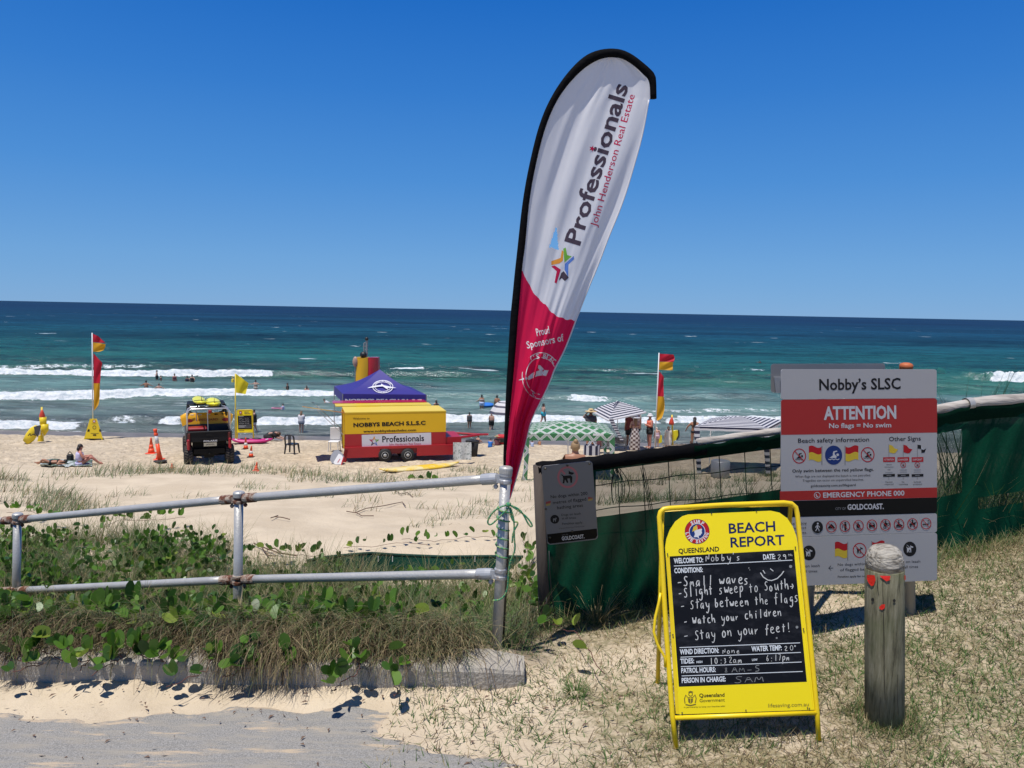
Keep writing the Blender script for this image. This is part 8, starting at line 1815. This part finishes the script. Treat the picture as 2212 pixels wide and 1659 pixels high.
w_ = seapt(*c5(1785, 242)); t_ = person('far swimmer alone in open water above the right cabana', w_ + Vector((0, 0, -1.15)), 1.7, PI, 'brown', [('hair', 'dark'), ('top', 'black')], dict(elbr=(.3, -.1, 1.2), wrir=(.4, -.3, 1.3)), group=G1)
# at the water's edge
wade('woman in white top and denim shorts standing in the shallows left of the trailer', c2(1770, 1066), c2(0, 800)[1], PI, 'fair', [('hair', 'fairbrown', .30), ('shirt', 'white'), ('shorts', 'denim', .42)], FOLD, H=1.62)
wade('child in pink swim bottoms at the water edge right of the trailer', c3(1793, 1072), c3(0, 890)[1], PI, 'tan', [('hair', 'dark', -.1), ('shirt', 'grey', .7), ('brief', 'pink')], H=1.3)
wade('man in long black shorts wading under the white umbrella', c4(255, 1035), c4(0, 820)[1], PI, 'fair', [('shorts', 'black', .7)], WALK, H=1.52)
wade('man in turquoise swim trunks walking right of the banner in the shallows', c4(870, 998), c4(0, 710)[1], PI - 1.1, 'fair', [('hair', 'dark'), ('shorts', 'turq', .3)], WALK, H=1.75)
wade('person in black with a white towel walking behind the small report board', c2(1212, 1068), c2(0, 785)[1], -1.3, 'fair', [('cap', 'black'), ('shirt', 'black', .9), ('shorts', 'white', .6)], WALK, H=1.7)
# on the sand
stand('man in straw hat and dark grey shirt with bare legs, behind the green cabana', c4(1425, 1268), c4(0, 755)[1], PI, 'tan', [('hair', 'brown'), ('hat', 'straw', .26), ('shirt', 'grey'), ('shorts', 'grey')], UPR)
stand('woman in white sun hat and brown checked skirt, seen from behind', c4(1955, 1272), c4(0, 835)[1], PI, 'fair', [('hair', 'fairbrown', .42), ('hat', 'white', .24), ('bra', 'maroon'), ('skirt', 'check', 1.0), ('bag', 'black', 'r')], FOLD)
stand('man in dark clothes under the tilted striped cabana, behind the checked skirt', c5(238, 1235), c5(0, 790)[1], PI, 'tan', [('hair', 'dark'), ('shirt', 'dkred'), ('shorts', 'black', .8)])
stand('woman in white bucket hat, coral top and black shorts looking left', c5(470, 1246), c5(0, 820)[1], -1.3, 'red', [('hair', 'dark'), ('hat', 'white', .17), ('top', 'coral'), ('shorts', 'black', .45), ('towel', 'ltblue', 'l')], FOLD)
stand('girl bending in pale pink swimwear behind the woman in black shorts', c5(560, 1240), c5(0, 985)[1], PI, 'fair', [('cap', 'cream'), ('top', 'palepink'), ('shorts', 'palepink', .4)], dict(chest=(0, -.12, 1.24), neck=(0, -.22, 1.36), head=(0, -.30, 1.46), crown=(0, -.33, 1.56)))
stand('pink brimmed hat wearer standing beyond the tilted striped cabana', c5(300, 1180), c5(0, 702)[1], PI, 'fair', [('hair', 'brown'), ('hat', 'palepink', .20), ('shirt', 'cream'), ('shorts', 'navy')])
stand('woman with wavy brown hair in a loose white shirt kneeling on the sand', c5(690, 1262), c5(0, 980)[1], PI, 'fair', [('hair', 'brown', .18), ('shirt', 'cream', 1.1), ('skirt', 'cream', .75)])
stand('woman in a black bikini with very long dark hair beside the right striped cabana', c5(1000, 1235), c5(0, 845)[1], PI - .3, 'tan', [('hair', 'dark', .52), ('bra', 'black'), ('brief', 'black')], dict(elbr=(.34, .02, 1.18), wrir=(.42, -.1, 1.0), elbl=(-.26, .04, 1.12), wril=(-.20, -.02, .92)))
stand('child in patterned shorts stooping inside the green cabana', c4(1530, 1312), c4(0, 1110)[1], PI, 'fair', [('hair', 'dark'), ('shirt', 'maroon'), ('shorts', 'navy', .6)])
def sitter(label, px, top, rz, skin, items, pose=SIT, **kw):
    b = gnd(*px); b.z -= .02; hh = (px[1] - top) * b.y / F; return person(label, b, hh / .90 * 1.72, rz, skin, items, pose, **kw)
p_ = at(1244, 949.5, 17.0); person('woman with a high bun and bare back sitting in front of the green cabana', Vector((p_.x, 17.0, G(p_.x, 17.0))), (p_.z - G(p_.x, 17.0)) / .93 * 1.72, PI, 'tan', [('hair', 'blond', -.1), ('straps', 'white'), ('brief', 'white')], SIT, fat=1.4)
sitter('woman with dark hair in a lavender swimsuit sitting on a towel at the left', c1(690, 1290), c1(0, 1090)[1], PI - .9, 'red', [('hair', 'dark', .16), ('top', 'lav'), ('brief', 'lav')])
b = gnd(*c1(530, 1282)); person('dark haired child lying on the towel beside the seated woman', b + Vector((0, 0, .06)), 1.15, PI / 2 + .2, 'tan', [('hair', 'dark', .1), ('bra', 'black'), ('brief', 'black')], dict(pelvis=(0, .45, .10), waist=(0, .28, .12), chest=(0, .08, .13), neck=(0, -.10, .14), head=(0, -.22, .14), crown=(0, -.32, .14), hipl=(-.09, .50, .09), hipr=(.09, .50, .09), kneel=(-.12, .82, .30), kneer=(.10, .86, .12), anklel=(-.1, 1.02, .05), ankler=(.1, 1.22, .08), toel=(-.1, 1.14, .06), toer=(.1, 1.33, .12), shol=(-.17, .0, .12), shor=(.17, .0, .12), elbl=(-.30, .10, .06), elbr=(.30, .12, .06), wril=(-.25, -.14, .06), wrir=(.3, .35, .05)))
t_ = thing('beach_towel', 'dark green patterned towel under the seated woman in lavender', 'towel', b); mb = MB(); rs2 = random.Random(3); P = []
for j in range(9): P.append([(lambda q: q + Vector((0, 0, .035 + .03 * rs2.random())))(gnd(350 * .248 + 112 * i / 18 + rs2.uniform(-.6, .6), 985 + 685.8 * 0 + 23 * (1 - j / 8) * 0 + 994 - 985 + 14.5 * (j / 8) + rs2.uniform(-.4, .4))) for i in range(19)])
mb.grid(P); mb.build('cloth', mat('towel_green', (.06, .10, .07), .9, c2=(.42, .46, .46), vs=3.5, lo=.5, hi=.56), t_, True)
b = gnd(*c1(612, 1250)); t_ = thing('bag', 'small black bag behind the seated woman in lavender', 'bag', b); mb = MB(); mb.box(b + Vector((0, 0, .15)), (.22, .16, .24), b=.04); mb.build('body', RUB, t_); mb = MB(); mb.tube([b + Vector((-.08, 0, .28)), b + Vector((0, 0, .37)), b + Vector((.08, 0, .28))], .015, 6); mb.build('handle', RUB, t_)
sitter('man in a black cap lying low behind the trailer drawbar', c3(1885, 1225), c3(0, 1130)[1], PI - .5, 'fair', [('cap', 'black'), ('brief', 'black')])
sitter('person in a bright blue shirt and dark cap sitting left of the banner foot', c4(240, 1232), c4(0, 1118)[1], PI - .4, 'fair', [('cap', 'black'), ('shirt', 'blue')])
sitter('person in a wide straw hat sitting between the blue shirt and the red bag', c4(322, 1215), c4(0, 1085)[1], PI, 'fair', [('hair', 'brown'), ('hat', 'straw', .28), ('shirt', 'maroon')])
b = gnd(*c4(385, 1205)); t_ = thing('beach_bag', 'red and black bag on the sand touching the left side of the banner', 'bag', b); mb = MB(); mb.box(b + Vector((0, 0, .22)), (.5, .3, .44), b=.08); mb.build('body', CL['red'], t_); mb = MB(); mb.box(b + Vector((0, -.16, .2)), (.36, .03, .2), b=.01); mb.build('pocket', RUB, t_)
sitter('person under blue and grey cloth sitting behind the left end of the green cabana', c4(740, 1222), c4(0, 1140)[1], PI, 'fair', [('hair', 'brown'), ('shirt', 'ltblue')])
sitter('person in rust patterned clothes sitting behind the green cabana', c4(830, 1205), c4(0, 1135)[1], PI + .3, 'tan', [('hair', 'brown'), ('shirt', 'rust')])
sitter('brown haired head just showing over the fence rail', c5(965, 1300), c5(0, 1147)[1], PI, 'fair', [('hair', 'brown', .1), ('shirt', 'grey')])
b = gnd(578, 948); person('person in black bending down flat on the sand right of the pink surfboard', b, 1.6, PI / 2, 'fair', [('shirt', 'black', 1.), ('shorts', 'black', .9), ('hair', 'brown')], dict(SIT, chest=(0, -.28, .36), waist=(0, -.12, .30), neck=(0, -.42, .34), head=(0, -.54, .30), crown=(0, -.63, .27), shol=(-.16, -.33, .34), shor=(.16, -.33, .34), elbl=(-.2, -.5, .15), elbr=(.2, -.5, .15), wril=(-.15, -.7, .08), wrir=(.15, -.7, .08), kneel=(-.15, -.3, .12), kneer=(.15, -.3, .12), anklel=(-.12, .12, .08), ankler=(.12, .12, .08), toel=(-.12, .25, .04), toer=(.12, .25, .04)))
wade('dark haired person half hidden behind the right end of the blue tent', c3(1430, 960), c3(0, 760)[1], PI + .5, 'tan', [('hair', 'dark', .1), ('top', 'black'), ('shorts', 'black')], H=1.68)
b = gnd(*c4(1445, 1328)); t_ = thing('beach_bag', 'black and white striped beach bag inside the green cabana', 'bag', b); mb = MB(); n = 16
for k in range(n):
    mb.cur = k % 2; a0, a1 = 2 * PI * k / n, 2 * PI * (k + 1) / n
    mb.add([b + Vector((.34 * math.cos(a), .2 * math.sin(a), z)) * 1.0 for z in (0, .42) for a in (a0, a1)], [(0, 1, 3, 2)])
mb.build('body', [STRW, STRN], t_)
for s_ in (-1, 1): mb = MB(); mb.tube([b + Vector((-.15, .18 * s_, .4)), b + Vector((0, .18 * s_, .62)), b + Vector((.15, .18 * s_, .4))], .025, 6); mb.build('handle', STRW, t_)
b = gnd(*c5(850, 1200)); t_ = thing('beach_mat', 'crumpled brown blanket on the sand left of the woman in a black bikini', 'blanket', b); mb = MB(); mb.grid([[b + Vector((x * .12, y * .12, .06 + .10 * math.sin(x * 1.3 + y) ** 2)) for x in range(-7, 8)] for y in range(-3, 4)]); mb.build('cloth', mat('blanket_brown', (.22, .17, .12), .9, c2=(.05, .05, .05), vs=4), t_, True)
# turn the jointed sketches into single continuous bodies
bpy.context.view_layer.update(); dg = bpy.context.evaluated_depsgraph_get()
for ob, t, M, sk, k in PEOPLE:
    me = bpy.data.meshes.new_from_object(ob.evaluated_get(dg)); me.transform(Matrix.Translation(-Vector(t.location)) @ M); me.materials.clear(); me.materials.append(sk); me.name = 'body'
    o = bpy.data.objects.new('body', me); col.objects.link(o); o.parent = t
for ob, *_ in PEOPLE: m_ = ob.data; bpy.data.objects.remove(ob); bpy.data.meshes.remove(m_)
